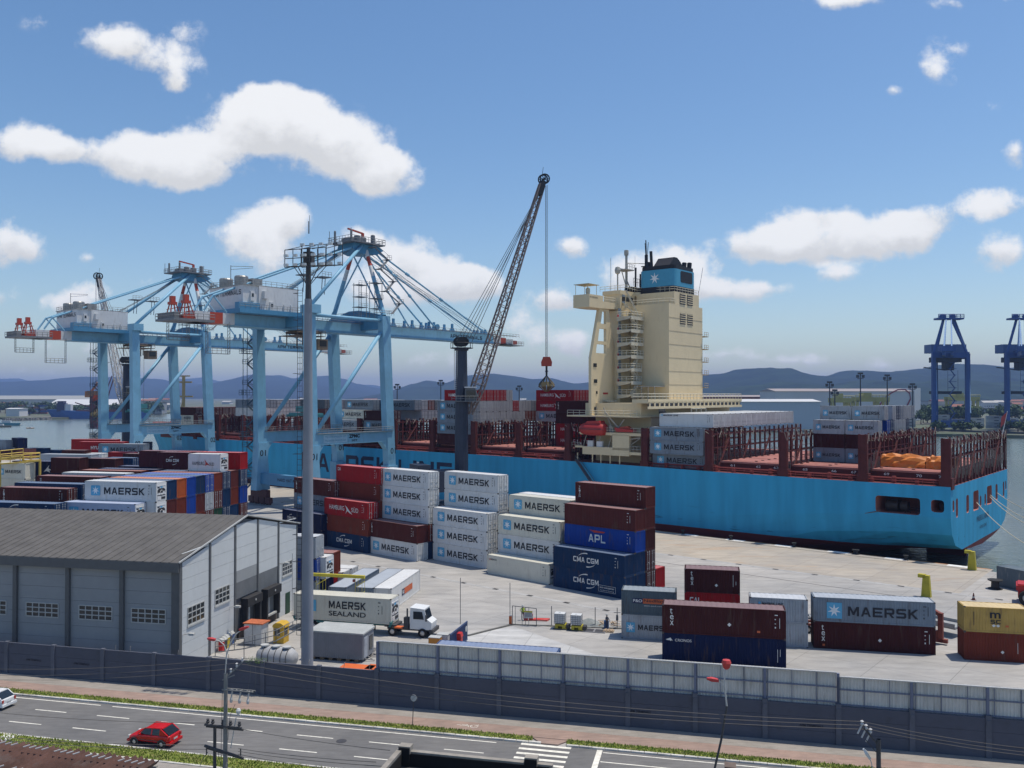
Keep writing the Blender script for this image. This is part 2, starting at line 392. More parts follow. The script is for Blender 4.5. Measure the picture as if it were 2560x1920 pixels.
# ---------------------------------------------------------------- ground, water, road
def ground_mat(name, c1, c2, s1=.05, s2=.7, stain=None, rough=.85, lines=None, bump=.15):
    m = bpy.data.materials.new(name); m.use_nodes = True; N = m.node_tree.nodes; L = m.node_tree.links
    p = N['Principled BSDF']; p.inputs['Roughness'].default_value = rough; p.inputs['Specular IOR Level'].default_value = .25
    g = N.new('ShaderNodeNewGeometry'); col = None
    a = N.new('ShaderNodeTexNoise'); a.inputs['Scale'].default_value = s1; a.inputs['Detail'].default_value = 8; a.inputs['Roughness'].default_value = .68
    L.new(g.outputs['Position'], a.inputs['Vector'])
    r = N.new('ShaderNodeMapRange'); L.new(a.outputs['Fac'], r.inputs[0]); r.inputs[1].default_value = .38; r.inputs[2].default_value = .62
    mx = N.new('ShaderNodeMix'); mx.data_type = 'RGBA'; L.new(r.outputs[0], mx.inputs[0]); mx.inputs[6].default_value = (*c1, 1); mx.inputs[7].default_value = (*c2, 1)
    b = N.new('ShaderNodeTexNoise'); b.inputs['Scale'].default_value = s2; b.inputs['Detail'].default_value = 7; b.inputs['Roughness'].default_value = .7
    mp = N.new('ShaderNodeMapping'); mp.inputs['Rotation'].default_value = (0, 0, QYAW); mp.inputs['Scale'].default_value = (.35, 1.6, 1)
    L.new(g.outputs['Position'], mp.inputs[0]); L.new(mp.outputs[0], b.inputs['Vector'])
    r2 = N.new('ShaderNodeMapRange'); L.new(b.outputs['Fac'], r2.inputs[0]); r2.inputs[1].default_value = .3; r2.inputs[2].default_value = .7; r2.inputs[3].default_value = .8; r2.inputs[4].default_value = 1.16
    m2 = N.new('ShaderNodeMix'); m2.data_type = 'RGBA'; m2.blend_type = 'MULTIPLY'; m2.inputs[0].default_value = 1; L.new(mx.outputs[2], m2.inputs[6]); L.new(r2.outputs[0], m2.inputs[7])
    col = m2.outputs[2]
    if stain:
        c = N.new('ShaderNodeTexNoise'); c.inputs['Scale'].default_value = .16; c.inputs['Detail'].default_value = 9; c.inputs['Roughness'].default_value = .72
        c.inputs['Distortion'].default_value = .6; L.new(mp.outputs[0], c.inputs['Vector'])
        r3 = N.new('ShaderNodeMapRange'); L.new(c.outputs['Fac'], r3.inputs[0]); r3.inputs[1].default_value = .56; r3.inputs[2].default_value = .68; r3.inputs[4].default_value = .75
        m3 = N.new('ShaderNodeMix'); m3.data_type = 'RGBA'; L.new(r3.outputs[0], m3.inputs[0]); L.new(col, m3.inputs[6]); m3.inputs[7].default_value = (*stain, 1); col = m3.outputs[2]
    if lines:
        br = N.new('ShaderNodeTexBrick'); br.inputs['Scale'].default_value = 1; br.inputs['Brick Width'].default_value = lines[0]; br.inputs['Row Height'].default_value = lines[1]
        br.inputs['Mortar Size'].default_value = .03; br.offset = 0
        mp2 = N.new('ShaderNodeMapping'); mp2.inputs['Rotation'].default_value = (0, 0, lines[2]); L.new(g.outputs['Position'], mp2.inputs[0]); L.new(mp2.outputs[0], br.inputs['Vector'])
        br.inputs['Color1'].default_value = (1, 1, 1, 1); br.inputs['Color2'].default_value = (.9, .9, .9, 1); br.inputs['Mortar'].default_value = (.5, .5, .5, 1)
        m4 = N.new('ShaderNodeMix'); m4.data_type = 'RGBA'; m4.blend_type = 'MULTIPLY'; m4.inputs[0].default_value = .8; L.new(col, m4.inputs[6]); L.new(br.outputs['Color'], m4.inputs[7]); col = m4.outputs[2]
    L.new(col, p.inputs['Base Color'])
    if bump:
        bb = N.new('ShaderNodeBump'); bb.inputs['Strength'].default_value = bump; bb.inputs['Distance'].default_value = .03; L.new(b.outputs['Fac'], bb.inputs['Height']); L.new(bb.outputs[0], p.inputs['Normal'])
    return m


def struct(name, mb, mats, loc=None, rz=0):
    return tag(mb.build(name, mats, None, loc, rz), kind='structure')


def slab(mb, poly, z0, z1): return mb.prism(poly, z0, z1)


yardm = ground_mat('yard_concrete', (.4, .385, .36), (.3, .3, .295), .045, .5, (.46, .45, .43), lines=(7, 5, QYAW))
apronm = ground_mat('quay_concrete', (.42, .375, .31), (.34, .32, .29), .05, .6, (.42, .29, .19), lines=(6, 6, QYAW))
frontm = ground_mat('pale_concrete', (.5, .5, .485), (.38, .385, .39), .12, .6, (.6, .6, .585), lines=(5, 5, WYAW))
quay_p = -2.5
land = [QF(900, quay_p)[:2], QF(-6.6, quay_p)[:2], QF(-6.6, -4.4)[:2], (76.2, 131), (78, 118), (300, 70), (1500, -40), (1500, -200), (-1500, -200), (-1500, 1100)]
struct('ground', MB().prism(land, -6, 0), yardm)
ap = [QF(420, -2.52, 0)[:2], QF(-6.55, -2.52)[:2], QF(-6.55, -23.9)[:2], QF(420, -23.9)[:2]]
struct('quay_apron', MB().prism(ap, -.05, .004), apronm)
# light hardstanding behind the wall, right part
pl = [WF(33, .35)[:2], WF(140, .35)[:2], WF(140, 26)[:2], G(2460, 1600)[:2], G(1860, 1640)[:2], G(1560, 1600)[:2], G(1283, 1566)[:2], G(1150, 1590)[:2], G(1090, 1604)[:2]]
pl = [WF(36, .35)[:2], WF(120, .35)[:2], WF(120, 9)[:2], WF(100, 16)[:2], WF(78, 16.5)[:2], WF(60, 16.2)[:2], toW and G(1283, 1566)[:2], G(1150, 1588)[:2]]
struct('forecourt', MB().prism(pl, -.05, .004), frontm)

# water
wm = bpy.data.materials.new('river_water'); wm.use_nodes = True; N = wm.node_tree.nodes; L = wm.node_tree.links; p = N['Principled BSDF']
p.inputs['Base Color'].default_value = (.075, .105, .095, 1); p.inputs['Roughness'].default_value = .16; p.inputs['IOR'].default_value = 1.33
g = N.new('ShaderNodeNewGeometry'); n1 = N.new('ShaderNodeTexNoise'); n1.inputs['Scale'].default_value = .7; n1.inputs['Detail'].default_value = 6; n1.inputs['Distortion'].default_value = .5
mp = N.new('ShaderNodeMapping'); mp.inputs['Scale'].default_value = (.5, 1.3, 1); L.new(g.outputs['Position'], mp.inputs[0]); L.new(mp.outputs[0], n1.inputs['Vector'])
b = N.new('ShaderNodeBump'); b.inputs['Strength'].default_value = .55; b.inputs['Distance'].default_value = .35; L.new(n1.outputs['Fac'], b.inputs['Height']); L.new(b.outputs[0], p.inputs['Normal'])
n2 = N.new('ShaderNodeTexNoise'); n2.inputs['Scale'].default_value = .012; n2.inputs['Detail'].default_value = 6; L.new(g.outputs['Position'], n2.inputs['Vector'])
mx = N.new('ShaderNodeMix'); mx.data_type = 'RGBA'; L.new(n2.outputs['Fac'], mx.inputs[0]); mx.inputs[6].default_value = (.07, .11, .09, 1); mx.inputs[7].default_value = (.16, .17, .15, 1); L.new(mx.outputs[2], p.inputs['Base Color'])
struct('water', MB().quad((-30000, -500, -2.6), (30000, -500, -2.6), (30000, 30000, -2.6), (-30000, 30000, -2.6)), wm)
# far bank
fbm = ground_mat('far_bank_ground', (.16, .15, .12), (.07, .1, .05), .01, .03, (.26, .25, .23), bump=0)
def wat(u, v): return G(u, v, -2.6)
fb = [(-3000, 4200), wat(-300, 1046), wat(130, 1049), wat(220, 1046), wat(330, 1038), wat(520, 1030), wat(900, 1034), wat(1500, 1052), wat(2250, 1082), wat(2330, 1092), wat(2640, 1098), wat(3100, 1100), (9000, 700), (14000, 18000), (-14000, 18000)]
struct('far_bank', MB().prism(fb, -6, -.3), fbm)

# ---- street strip, in wall-grid coordinates
asph = ground_mat('asphalt', (.165, .163, .16), (.135, .135, .136), .12, 1.5, (.2, .195, .19), bump=.08)
pink = ground_mat('pink_paving', (.33, .235, .195), (.27, .2, .17), .3, 2.2, (.36, .29, .25), bump=.1)
greyp = ground_mat('grey_paving', (.31, .285, .255), (.26, .24, .215), .3, 2., bump=.1)
kerbm = mat('kerb_concrete', (.5, .49, .46), .85, .35, .9)
markm = mat('road_paint', (.72, .7, .62), .7, .22, 2.5)
whitewalk = mat('white_painted_path', (.72, .72, .72), .8, .12, 1.5)
soil = mat('turf_soil', (.2, .23, .06), .95, .35, 1.2, bump=.3, bscale=6)


def wstruct(name, mb, mats): return struct(name, mb, mats, WF(0, 0), -WYAW)


K0, K1 = -60, 150
wstruct('road', MB().box(K0, -12.62, -.1, K1, -4.82, .006), asph)
wstruct('pavement', MB().box(K0, -1.95, -.1, K1, -.02, .13), greyp)
wstruct('cycle_path', MB().box(K0, -3.78, -.1, K1, -1.952, .126).prism([(54.1, -3.8), (57, -3.8), (56.3, -4.78), (55.0, -4.78)], -.1, .1), pink)
mb = MB(); k = K0
while k < K1:
    for d0, d1 in ((-4.82, -4.6), (-12.84, -12.62)):
        if not (d0 == -4.82 and 54.2 < k < 56.9): mb.box(k, d0, -.1, k + .96, d1, .14 + random.uniform(-.008, .008))
    k += 1.
wstruct('kerb', mb, kerbm)
mb = MB()
mb.box(K0, -5.32, 0, 15.6, -5.2, .010); mb.box(16.8, -5.32, 0, 51.5, -5.2, .010); mb.box(59.9, -5.32, 0, K1, -5.2, .010)
for i in range(-9, 7): s0 = 10.75 + 6.19 * i; mb.box(s0, -7.46, 0, s0 + 3.15, -7.34, .010); mb.box(s0 - .05, -10.26, 0, s0 + 3.1, -10.14, .010)
mb.box(59.9, -7.0, 0, K1, -6.88, .010); mb.box(59.9, -10.2, 0, K1, -10.08, .010)
for i in range(9): mb.box(53.45, -5.2 - .86 * i, 0, 57.4, -4.86 - .86 * i, .011)
mb.box(59.4, -12.3, 0, 59.82, -4.86, .011); mb.box(K0, -12.56, 0, 50, -12.44, .010)
wstruct('road_markings', mb, markm)
wstruct('painted_path', MB().prism([(12.9, -12.9), (14.1, -12.9), (14.0, -14.7), (12.7, -14.7)], .0, .17), whitewalk)
wstruct('verge_path', MB().box(K0, -16.6, -.1, K1, -14.62, .1), greyp)
wstruct('verge_kerb', MB().box(K0, -14.62, -.1, K1, -14.42, .15), kerbm)
wstruct('front_ground', MB().box(K0, -60, -.1, K1, -16.6, .05), ground_mat('front_lot_ground', (.2, .19, .17), (.13, .14, .1), .2, 1., bump=.1))
# turf strips with real blades
gm = mat('grass_blades', (.24, .3, .05), .8, .35, .8)
gm2 = mat('dry_grass_blades', (.4, .36, .13), .8, .3, .8)


def turf(name, k0, k1, d0, d1, n, skip=None):
    mb = MB(); mb.mi = 0; seg = [(k0, k1)] if not skip else [(k0, skip[0]), (skip[1], k1)]
    for a, b_ in seg: mb.box(a, d0, -.1, b_, d1, .15)
    rnd = random.Random(5)
    for _ in range(n):
        k = rnd.uniform(k0, k1)
        if skip and skip[0] < k < skip[1]: continue
        d = rnd.uniform(d0, d1); h = rnd.uniform(.06, .19); a = rnd.uniform(0, 6.3); w = rnd.uniform(.03, .08); lx, ly = rnd.uniform(-.08, .08), rnd.uniform(-.08, .08)
        mb.mi = 2 if math.sin(k * 1.7 + d * 5) + rnd.uniform(-1, 1) > 1.1 else 1
        mb.quad((k - w * math.cos(a), d - w * math.sin(a), .14), (k + w * math.cos(a), d + w * math.sin(a), .14), (k + lx, d + ly, .15 + h))
    return tag(mb.build(name, [soil, gm, gm2], None, WF(0, 0), -WYAW), 'short green grass strip between kerb and paving', 'grass', kind='stuff')


turf('grass', -3, 100, -4.6, -3.78, 16000, (54.15, 56.95))
turf('grass', 2, 60, -14.42, -12.84, 12000)

# quay details
qs = MB()
for p0 in (-5.0,):
    for w in (-.12, .12): qs.box(-420, p0 + w - .05, 0, 6.3, p0 + w + .05, .012)
qs.box(-420, -31.1, 0, 2, -30.95, .012)
struct('crane_rails', qs, mat('rail_steel', (.05, .045, .045), .6), QF(0, 0), -QYAW)
dm = MB(); dm.box(-160, -63.3, 0, -10, -62.6, .010); dm.box(-420, -24.75, 0, 40, -24.0, .010)
struct('drain_channel', dm, ground_mat('drain_concrete', (.42, .42, .41), (.34, .34, .335), .3, 1.5, lines=(3.1, 90, QYAW)), QF(0, 0), -QYAW)
dm = MB()
for i in range(24): x = -150 + i * 6.2; dm.box(x, -63.25, 0, x + .9, -62.65, .016)
for i in range(60): x = -330 + i * 6.2; dm.box(x, -24.65, 0, x + .9, -24.1, .016)
struct('drain_grates', dm, mat('grate_iron', (.035, .035, .035), .7), QF(0, 0), -QYAW)
struct('quay_edge_strip', MB().box(-420, -2.95, 0, 6.4, -2.52, .012), mat('orange_edge_paint', (.38, .17, .06), .8, .35, .8), QF(0, 0), -QYAW)
mb = MB()
for i in range(16): x = 0.2 - i * 9.6; mb.box(x, -3.9, 0, x + 3.6, -2.55, .02)
struct('quay_edge_plates', mb, mat('white_plate_paint', (.7, .7, .68), .7, .25, 2), QF(0, 0), -QYAW)
mb = MB()
for i in range(24):
    x = 1.2 - i * 9.6
    mb.box(x, -2.5, -2.4, x + 1.2, -1.7, -.4)
struct('quay_fenders', mb, mat('fender_rubber', (.015, .015, .015), .8), QF(0, 0), -QYAW)
blm = mat('bollard_black', (.02, .02, .02), .6)
bol = MB().lathe([(.45, 0), (.3, .12), (.22, .2), (.22, .55), (.42, .68), (.42, .82), (0, .86)], n=12).mesh('bollard', blm)
for i, (u, v) in enumerate(((1718, 1333), (1833, 1348), (1985, 1368), (2130, 1388), (2262, 1402), (2150, 1383))):
    x, y = G(u, v); s_, p_ = (Vector((x, y)) - QO).dot(-QX), -3.3
    tag(inst('bollard', bol, None, QF(s_, p_), label=None), 'black mooring bollard on the quay edge ' + ['nearest the tall red stack', 'second out from the tall red stack', 'third along towards the stern', 'fourth along towards the stern', 'just before the stern overhang', 'with a mooring line made fast'][i], 'bollard', 'bollards along the quay edge')

# ---------------------------------------------------------------- perimeter wall with metal screen
wallm = mat('wall_paint_slate', (.08, .088, .118), .85, .12, .5, dirt=(.055, .056, .065), bump=.1, bscale=3)
postm = mat('wall_post_concrete', (.1, .11, .14), .85, .15, .7)
screenm = mat('screen_sheet', (.55, .55, .52), .6, .1, 1., streak=True, dirt=(.3, .29, .26))
railm = mat('screen_rail_blue', (.15, .17, .24), .6)
capm = mat('screen_cap', (.45, .45, .44), .5)
W_ = thing('perimeter_wall', 'long slate grey concrete wall with ribbed metal screen along its right part', 'wall', WF(0, 0), -WYAW)
mb = MB()
ks = [-12 + 0, -4.8, .76, 6.1, 11.6, 17.15, 22.85, 28.35, 33.85, 39.35, 44.9, 50.42, 55.9, 61.3, 66.7, 72.1, 77.6, 82.9, 88.2, 93.6, 99, 104.4, 110]
for a, b_ in zip(ks[:-1], ks[1:]):
    for j in range(3):
        hh = (.02, 1.05, 2.08, 3.12)
        mb.box(a + .12, 0 + (.012 if j % 2 else 0), hh[j] + .01, b_ - .12, .16, hh[j + 1] - .01)
mb.box(-12, .05, 0, 110, .14, 3.08)
mb.build('wall_panels', wallm, W_)
for k in ks:
    mb = MB().box(k - .2, -.1, 0, k + .2, .22, 3.2 if k < 39 else 3.3); mb.box(k - .14, -.14, 2.6, k + .14, .02, 2.95) if k > 39 else None
    mb.build('post', postm, W_)


def corr(mb, x0, x1, z0, z1, y, depth=.05, pitch=.25, t=.01):
    n = round((x1 - x0) / pitch); pts = []
    for i in range(n):
        a = x0 + (x1 - x0) * i / n; w = (x1 - x0) / n
        pts += [(a, y), (a + w * .3, y), (a + w * .5, y - depth), (a + w * .8, y - depth)]
    pts.append((x1, y))
    for a, b_ in zip(pts[:-1], pts[1:]): mb.quad((a[0], a[1], z0), (b_[0], b_[1], z0), (b_[0], b_[1], z1), (a[0], a[1], z1))
    return mb


for n_, (a, b_, z0, z1) in enumerate(((39.4, 77.5, 2.92, 5.72), (77.7, 110, 2.76, 5.42))):
    corr(MB(), a, b_, z0, z1, .34).build('metal_screen', screenm, W_)
    mb = MB(); mb.box(a, .12, z1 - .1, b_, .38, z1 - .02)
    mb.build('screen_cap', capm, W_)
    mb = MB()
    for zz in (z0 + .38, z0 + 1.55): mb.box(a, .2, zz, b_, .28, zz + .1)
    mb.build('screen_rail', railm, W_)
    mb = MB()
    for q in [q for q in ks if a - 1 < q < b_ + 1]: mb.box(q - .1, .1, 3.2, q + .1, .3, z1 - .1)
    x = a
    while x < b_ - 1: mb.box(x - .02, .22, z0 + .1, x + .02, .29, z1 - .1); x += 1.83
    mb.build('screen_upright', railm, W_)
mb = MB()
for k in (8.6, 3.2, 61.6, 74.9):
    word(mb, 'APM TERMINALS', k - .2, 1.35 if k > 30 else 1.5, 1.75, .2, -.02)
mb.build('lettering', mat('faded_lettering', (.02, .02, .028), .8), W_)
mb = MB()
for k in (12.9, 14.5, 19.6, 24.8, 32.8, 36.2, 38.6): mb.tube((k, .1, 3.1), (k + .16, -.05, 3.65), .025, 5)
mb.build('barb_arm', mat('galvanised', (.4, .4, .4), .5, metal=.6), W_)
vine = MB(); rnd = random.Random(3)
for _ in range(260):
    c = Vector((27.7 + rnd.gauss(0, .5), -.05 + rnd.gauss(0, .12), 3.15 + rnd.gauss(0, .16))); a = rnd.uniform(0, 6.3); q = .09
    vine.quad(c, c + Vector((q * math.cos(a), q * math.sin(a), .03)), c + Vector((0, q, q * .5)))
tag(vine.build('creeper', mat('leaf_green', (.06, .11, .03), .7, .3), None, WF(0, 0), -WYAW), 'small tuft of green creeper growing over the wall top', 'plant')
# ---------------------------------------------------------------- warehouse
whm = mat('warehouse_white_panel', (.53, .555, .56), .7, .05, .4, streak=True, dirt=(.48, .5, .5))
roofm = mat('fibre_cement_roof', (.105, .1, .094), .92, .22, .6, streak=False, dirt=(.13, .125, .115), bump=.4, bscale=9)
stl = mat('warehouse_grey_steel', (.1, .105, .11), .6, .1)
glz = mat('dark_glazing', (.02, .025, .03), .15, .1, spec=.6)
wfr = mat('window_frame_pale', (.42, .43, .42), .6)
gx, gy = -32.78, 85.5                       # near gable corner
k0, d0 = toW(gx, gy)
WHX = WF(k0, d0)
wh = thing('warehouse', 'grey warehouse with shallow dark roof, white gable and loading docks behind the wall', 'warehouse', WHX, -R(11.6))
EV, RG, WD, LN = 10.75, 13.5, 25.7, 48.
mb = MB()
# gable wall: courses of slabs
def roofz(y): return EV + (RG - EV) * (1 - abs(y - WD / 2) / (WD / 2))
cols = [0, 5.15, 10.28, 15.4, 20.55, 25.7]
for c0, c1 in zip(cols[:-1], cols[1:]):
    z = 0.
    while z < 13.5:
        z1 = z + 1.28; ztop = min(roofz(c0 + .2), roofz(c1 - .2)) - .15
        dock = 10 < c0 < 20
        if dock and z < 6.3: z = z1; continue
        if z1 <= ztop: mb.box(-.12, c0 + .16, z + .012, 0, c1 - .16, z1 - .012)
        else:
            if z < max(roofz(c0 + .16), roofz(c1 - .16)) - .15:
                ya, yb = c0 + .16, c1 - .16
                mb.prism([(ya, z + .012), (yb, z + .012), (yb, max(z + .02, min(z1 - .012, roofz(yb) - .12))), (ya, max(z + .02, min(z1 - .012, roofz(ya) - .12)))], -.12, 0, 'x')
        z = z1
mb.mi = 1; mb.prism([(0, 0), (WD, 0), (WD, EV - .2), (WD / 2, RG - .25), (0, EV - .2)], -.2, -.16, 'x')
mb.build('gable_wall', [whm, stl], wh)
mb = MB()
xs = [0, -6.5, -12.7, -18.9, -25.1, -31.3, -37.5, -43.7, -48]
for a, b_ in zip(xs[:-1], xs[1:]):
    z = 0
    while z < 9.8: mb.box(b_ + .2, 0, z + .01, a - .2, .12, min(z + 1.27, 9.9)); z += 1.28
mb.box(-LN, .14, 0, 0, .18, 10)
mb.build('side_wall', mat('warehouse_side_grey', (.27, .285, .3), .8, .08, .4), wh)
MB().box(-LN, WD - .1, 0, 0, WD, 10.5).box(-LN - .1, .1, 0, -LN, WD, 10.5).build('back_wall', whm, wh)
mb = MB()
n = 8
for i in range(1):
    mb.prism([(-.55, EV - .1), (WD / 2, RG), (WD + .55, EV - .1), (WD + .55, EV + .02), (WD / 2, RG + .12), (-.55, EV + .02)], -LN - .3, .12, 'x')
x = -LN
while x < 0:
    mb.beam((x, -.6, EV + .04), (x, WD / 2, RG + .135), .16, .035); mb.beam((x, WD + .6, EV + .04), (x, WD / 2, RG + .135), .16, .035); x += .98
mb.build('roof', roofm, wh)
mb = MB().box(-LN - .3, -.62, EV - .95, .05, -.5, EV - .02)
mb.build('eaves_gutter', stl, wh)
mb = MB(); mb.beam((.14, -.6, EV + .05), (.14, WD / 2, RG + .17), .12, .14); mb.beam((.14, WD + .6, EV + .05), (.14, WD / 2, RG + .17), .12, .14)
mb.build('gable_trim', wfr, wh)
for c in cols[1:-1]: MB().box(-.1, c - .16, 0, .1, c + .16, roofz(c) - .15).build('column', stl, wh)
MB().box(-.1, -.35, 0, .03, 0.1, EV - .1).box(-.1, WD - .2, 0, .05, WD + .1, EV - .1).build('column', stl, wh)
for x in xs[:-1]: MB().box(x - .9 if x == 0 else x - .22, -.3, 0, x - .1 if x == 0 else x + .22, -.02, EV - .9).build('column', stl, wh)


def gwin(y, z, w, h, nx, nz, par, side=False):
    o = MB()
    t = .05
    if side:
        for i in range(nx + 1): o.box(y + w * i / nx - t, -.06, z, y + w * i / nx + t, .02, z + h)
        for i in range(nz + 1): o.box(y, -.055, z + h * i / nz - t, y + w, .02, z + h * i / nz + t)
    else:
        for i in range(nx + 1): o.box(-.02, y + w * i / nx - t, z, .06, y + w * i / nx + t, z + h)
        for i in range(nz + 1): o.box(-.02, y, z + h * i / nz - t, .055, y + w, z + h * i / nz + t)
        o.box(-.02, y - .1, z - .22, .12, y + w + .1, z - .05)
    f = o.build('window', wfr, par)
    (MB().box(y, -.02, z, y + w, .005, z + h) if side else MB().box(-.005, y, z, .02, y + w, z + h)).build('pane', glz, f)


gwin(1.1, 4.2, 3.0, 1.75, 4, 3, wh); gwin(6.2, 4.95, 2.9, 1.65, 4, 3, wh); gwin(21.6, 4.9, 2.6, 1.55, 4, 3, wh)
for a, b_ in zip(xs[:-1], xs[1:]):
    gwin((a + b_) / 2 - 1.9 - (.35 if a == 0 else 0), 4.55, 3.8, 1.4, 5, 3, wh, True)
ribm = mat('grey_ribbed_sheet', (.22, .23, .235), .5, .1, 1)
mb = MB()
for y0, y1, z0, z1 in ((10.45, 15.25, 4.6, 7.7), (15.55, 20.4, 0, 6.4)):
    y = y0
    while y < y1: mb.box(-.1, y, z0, .01, min(y + .12, y1), z1); mb.box(-.1, y + .12, z0, -.03, min(y + .2, y1), z1); y += .2
mb.build('ribbed_cladding', ribm, wh)
dkm = mat('dock_black_rubber', (.025, .025, .027), .7); brn = mat('dock_dark_brown', (.05, .04, .035), .8)
for y in (11.7, 16.4):
    d = MB(); d.box(0, y, .95, .7, y + .35, 4.3); d.box(0, y + 3.0, .95, .7, y + 3.35, 4.3); d.box(0, y - .05, 3.5, .85, y + 3.4, 4.45)
    dk = d.build('dock_shelter', dkm, wh)
    MB().box(-.05, y + .6, 1.2, .12, y + 1.75, 3.4).build('door', wfr, dk)
    MB().box(.05, y + .3, 1.05, .5, y + 2.9, 1.25).build('dock_plate', wfr, dk)
    MB().box(-.05, y - .6, 0, .06, y + 3.7, 1.1).build('dock_wall', brn, dk)
    MB().lathe([(.0, 0), (.13, .03), (.13, .06), (0, .08)], (.86, y + 1.7, 4.0), 10, 'x').build('lamp', wfr, dk)
for (y, z) in ((.3, 3.5), (9.2, 4.1), (20.9, 6.6)):
    m_ = MB(); m_.tube((0, y, z), (.9, y, z + .15), .04, 6); m_.box(.7, y - .15, z - .02, 1.25, y + .2, z + .2)
    m_.build('floodlight', wfr, wh)
MB().box(.02, 22.5, 0, .1, 23.6, 2.6).build('door', mat('dark_green_door', (.02, .06, .035), .6), wh, label='dark green door at the far end of the gable')

# ---------------------------------------------------------------- floodlight mast
mastm = mat('mast_grey_paint', (.22, .24, .28), .45, .08, .5)
drk = mat('dark_steel', (.05, .05, .055), .6, .2)
lampg = mat('floodlight_glass', (.6, .62, .62), .2)
mx_, my_ = D(768, 1655, 84.)[:2]
fm = thing('floodlight_mast', 'very tall pale grey floodlight mast standing just behind the wall', 'light mast', (mx_, my_, 0), -WYAW)
zt = CAM_H + (988 - 650) * my_ / FPX
zp = CAM_H + (988 - 668) * my_ / FPX
MB().lathe([(.58, 0), (.57, 8), (.5, 20), (.36, zp - 3.1)], n=24).build('pole', mastm, fm, smooth=True)
MB().lathe([(.3, zp - 3.1), (.24, zp), (.17, zt + 1.2), (0, zt + 1.25)], n=14).box(-.4, -.35, zp + .45, .5, .35, zp + 1.5).build('pole_head', drk, fm)
mb = MB()
for z in (9., 14.5, 20., 25.5, 31.): mb.lathe([(.56 - z * .007, z), (.6 - z * .007, z + .05), (.56 - z * .007, z + .1)], n=24)
mb.build('pole_joint', drk, fm)
# crown of lamps
mb = MB(); x0, x1 = -2.2, 2.1; z0, z1 = zp + .15, zp + 2.25
for dd, (a0, a1, zz0, zz1) in ((-1.1, (-1.95, 2.35, zp - .1, zp + 1.6)), (1.1, (-1.25, 3.1, zp + .2, zp + 2.35))):
    for z in (zz0, (zz0 + zz1) / 2, zz1): mb.beam((a0, dd, z), (a1, dd, z + .1), .07)
    for i in range(6): x = a0 + (a1 - a0) * i / 5; mb.beam((x, dd, zz0), (x, dd, zz1), .06)
for i in range(4):
    x = -1.8 + 1.38 * i; mb.beam((x, -1.1, zp), (x + .6, 1.1, zp + .3), .07); mb.beam((x, -1.1, zp + 1.6), (x + .6, 1.1, zp + 2.3), .06)
for sgn in (-1, 1): mb.beam((0, 0, zp - 1.9), (sgn * 1.3, -.4, zp), .07); mb.beam((0, 0, zp - 1.9), (sgn * 1.5, .8, zp + .2), .07)
mb.build('lamp_frame', drk, fm)
lm = MB().box(-.2, -.14, -.12, .2, .1, .12); lm.box(-.05, .1, -.04, .05, .25, .04); lme = lm.mesh('floodlight', [lampg])
for dd, (a0, a1, zz) in ((-1.1, (-1.7, 2.1, (zp + .1, zp + 1.0))), (1.1, (-1.1, 2.9, (zp + .45, zp + 1.35, zp + 2.42)))):
    for z in zz:
        for i in range(5): inst('floodlight', lme, fm, (a0 + (a1 - a0) * i / 4, dd - .2, z))
MB().tube((0, 0, zt + 2.6), (0, 0, CAM_H + (988 - 552) * my_ / FPX), .04, 6).tube((.1, 0, zt + 2.6), (.1, 0, zt + 4.4), .02, 5).build('lightning_rod', drk, fm)
mb = MB()
for x in (-.95, -.45): mb.tube((x, -.35, 4), (x, -.35, zp - 2), .025, 4)
z = 4.
while z < zp - 2: mb.tube((-.95, -.35, z), (-.45, -.35, z), .02, 4); z += .55
z = 6.
while z < zp - 2:
    mb.path([(-.95, -.35, z), (-1.15, -.9, z), (-.25, -.9, z), (-.45, -.35, z)], .022, 4); z += 2.6
for x in (-1.15, -.25): mb.tube((x, -.9, 6), (x, -.9, 12), .02, 4)
mb.build('ladder', drk, fm)

# ---------------------------------------------------------------- yard huts and small plant by the warehouse
hutm = mat('hut_grey_sheet', (.2, .21, .23), .6, .1, 1, streak=True, dirt=(.16, .165, .18)); hutr = mat('hut_roof', (.37, .39, .38), .7, .15, .7)
bx, by = G(906.9, 1650.5, .3)
h = thing('site_hut', 'grey ribbed site hut with flat pale roof beside the mast', 'hut', (bx, by, 0), -WYAW)
mb = MB(); mb.box(-5.95, 0, .3, 0, 2.9, 2.85)
x = -5.9
while x < 0: mb.box(x, -.03, .32, x + .12, 0, 2.8); x += .24
mb.build('wall', hutm, h)
MB().box(-6.1, -.12, 2.85, .1, 3.0, 3.0).box(-5.9, 3.0, 2.86, -.3, 3.6, 2.98).build('roof', hutr, h)
MB().box(0, .25, .4, .05, 1.15, 2.5).box(.05, .3, 1.7, .07, 1.0, 2.4).build('door', mat('hut_door', (.33, .36, .4), .5), h)
MB().box(0, 1.7, .9, .05, 2.5, 2.3).build('window', glz, h)
mb = MB(); [mb.box(-5.7 + i * .95, .1, 0, -5.3 + i * .95, 2.8, .3) for i in range(6)]; mb.build('timber_blocks', mat('old_timber', (.25, .18, .11), .9), h)


def on_ground(u, v, z=0): x, y = G(u, v, z); return (x, y, 0)


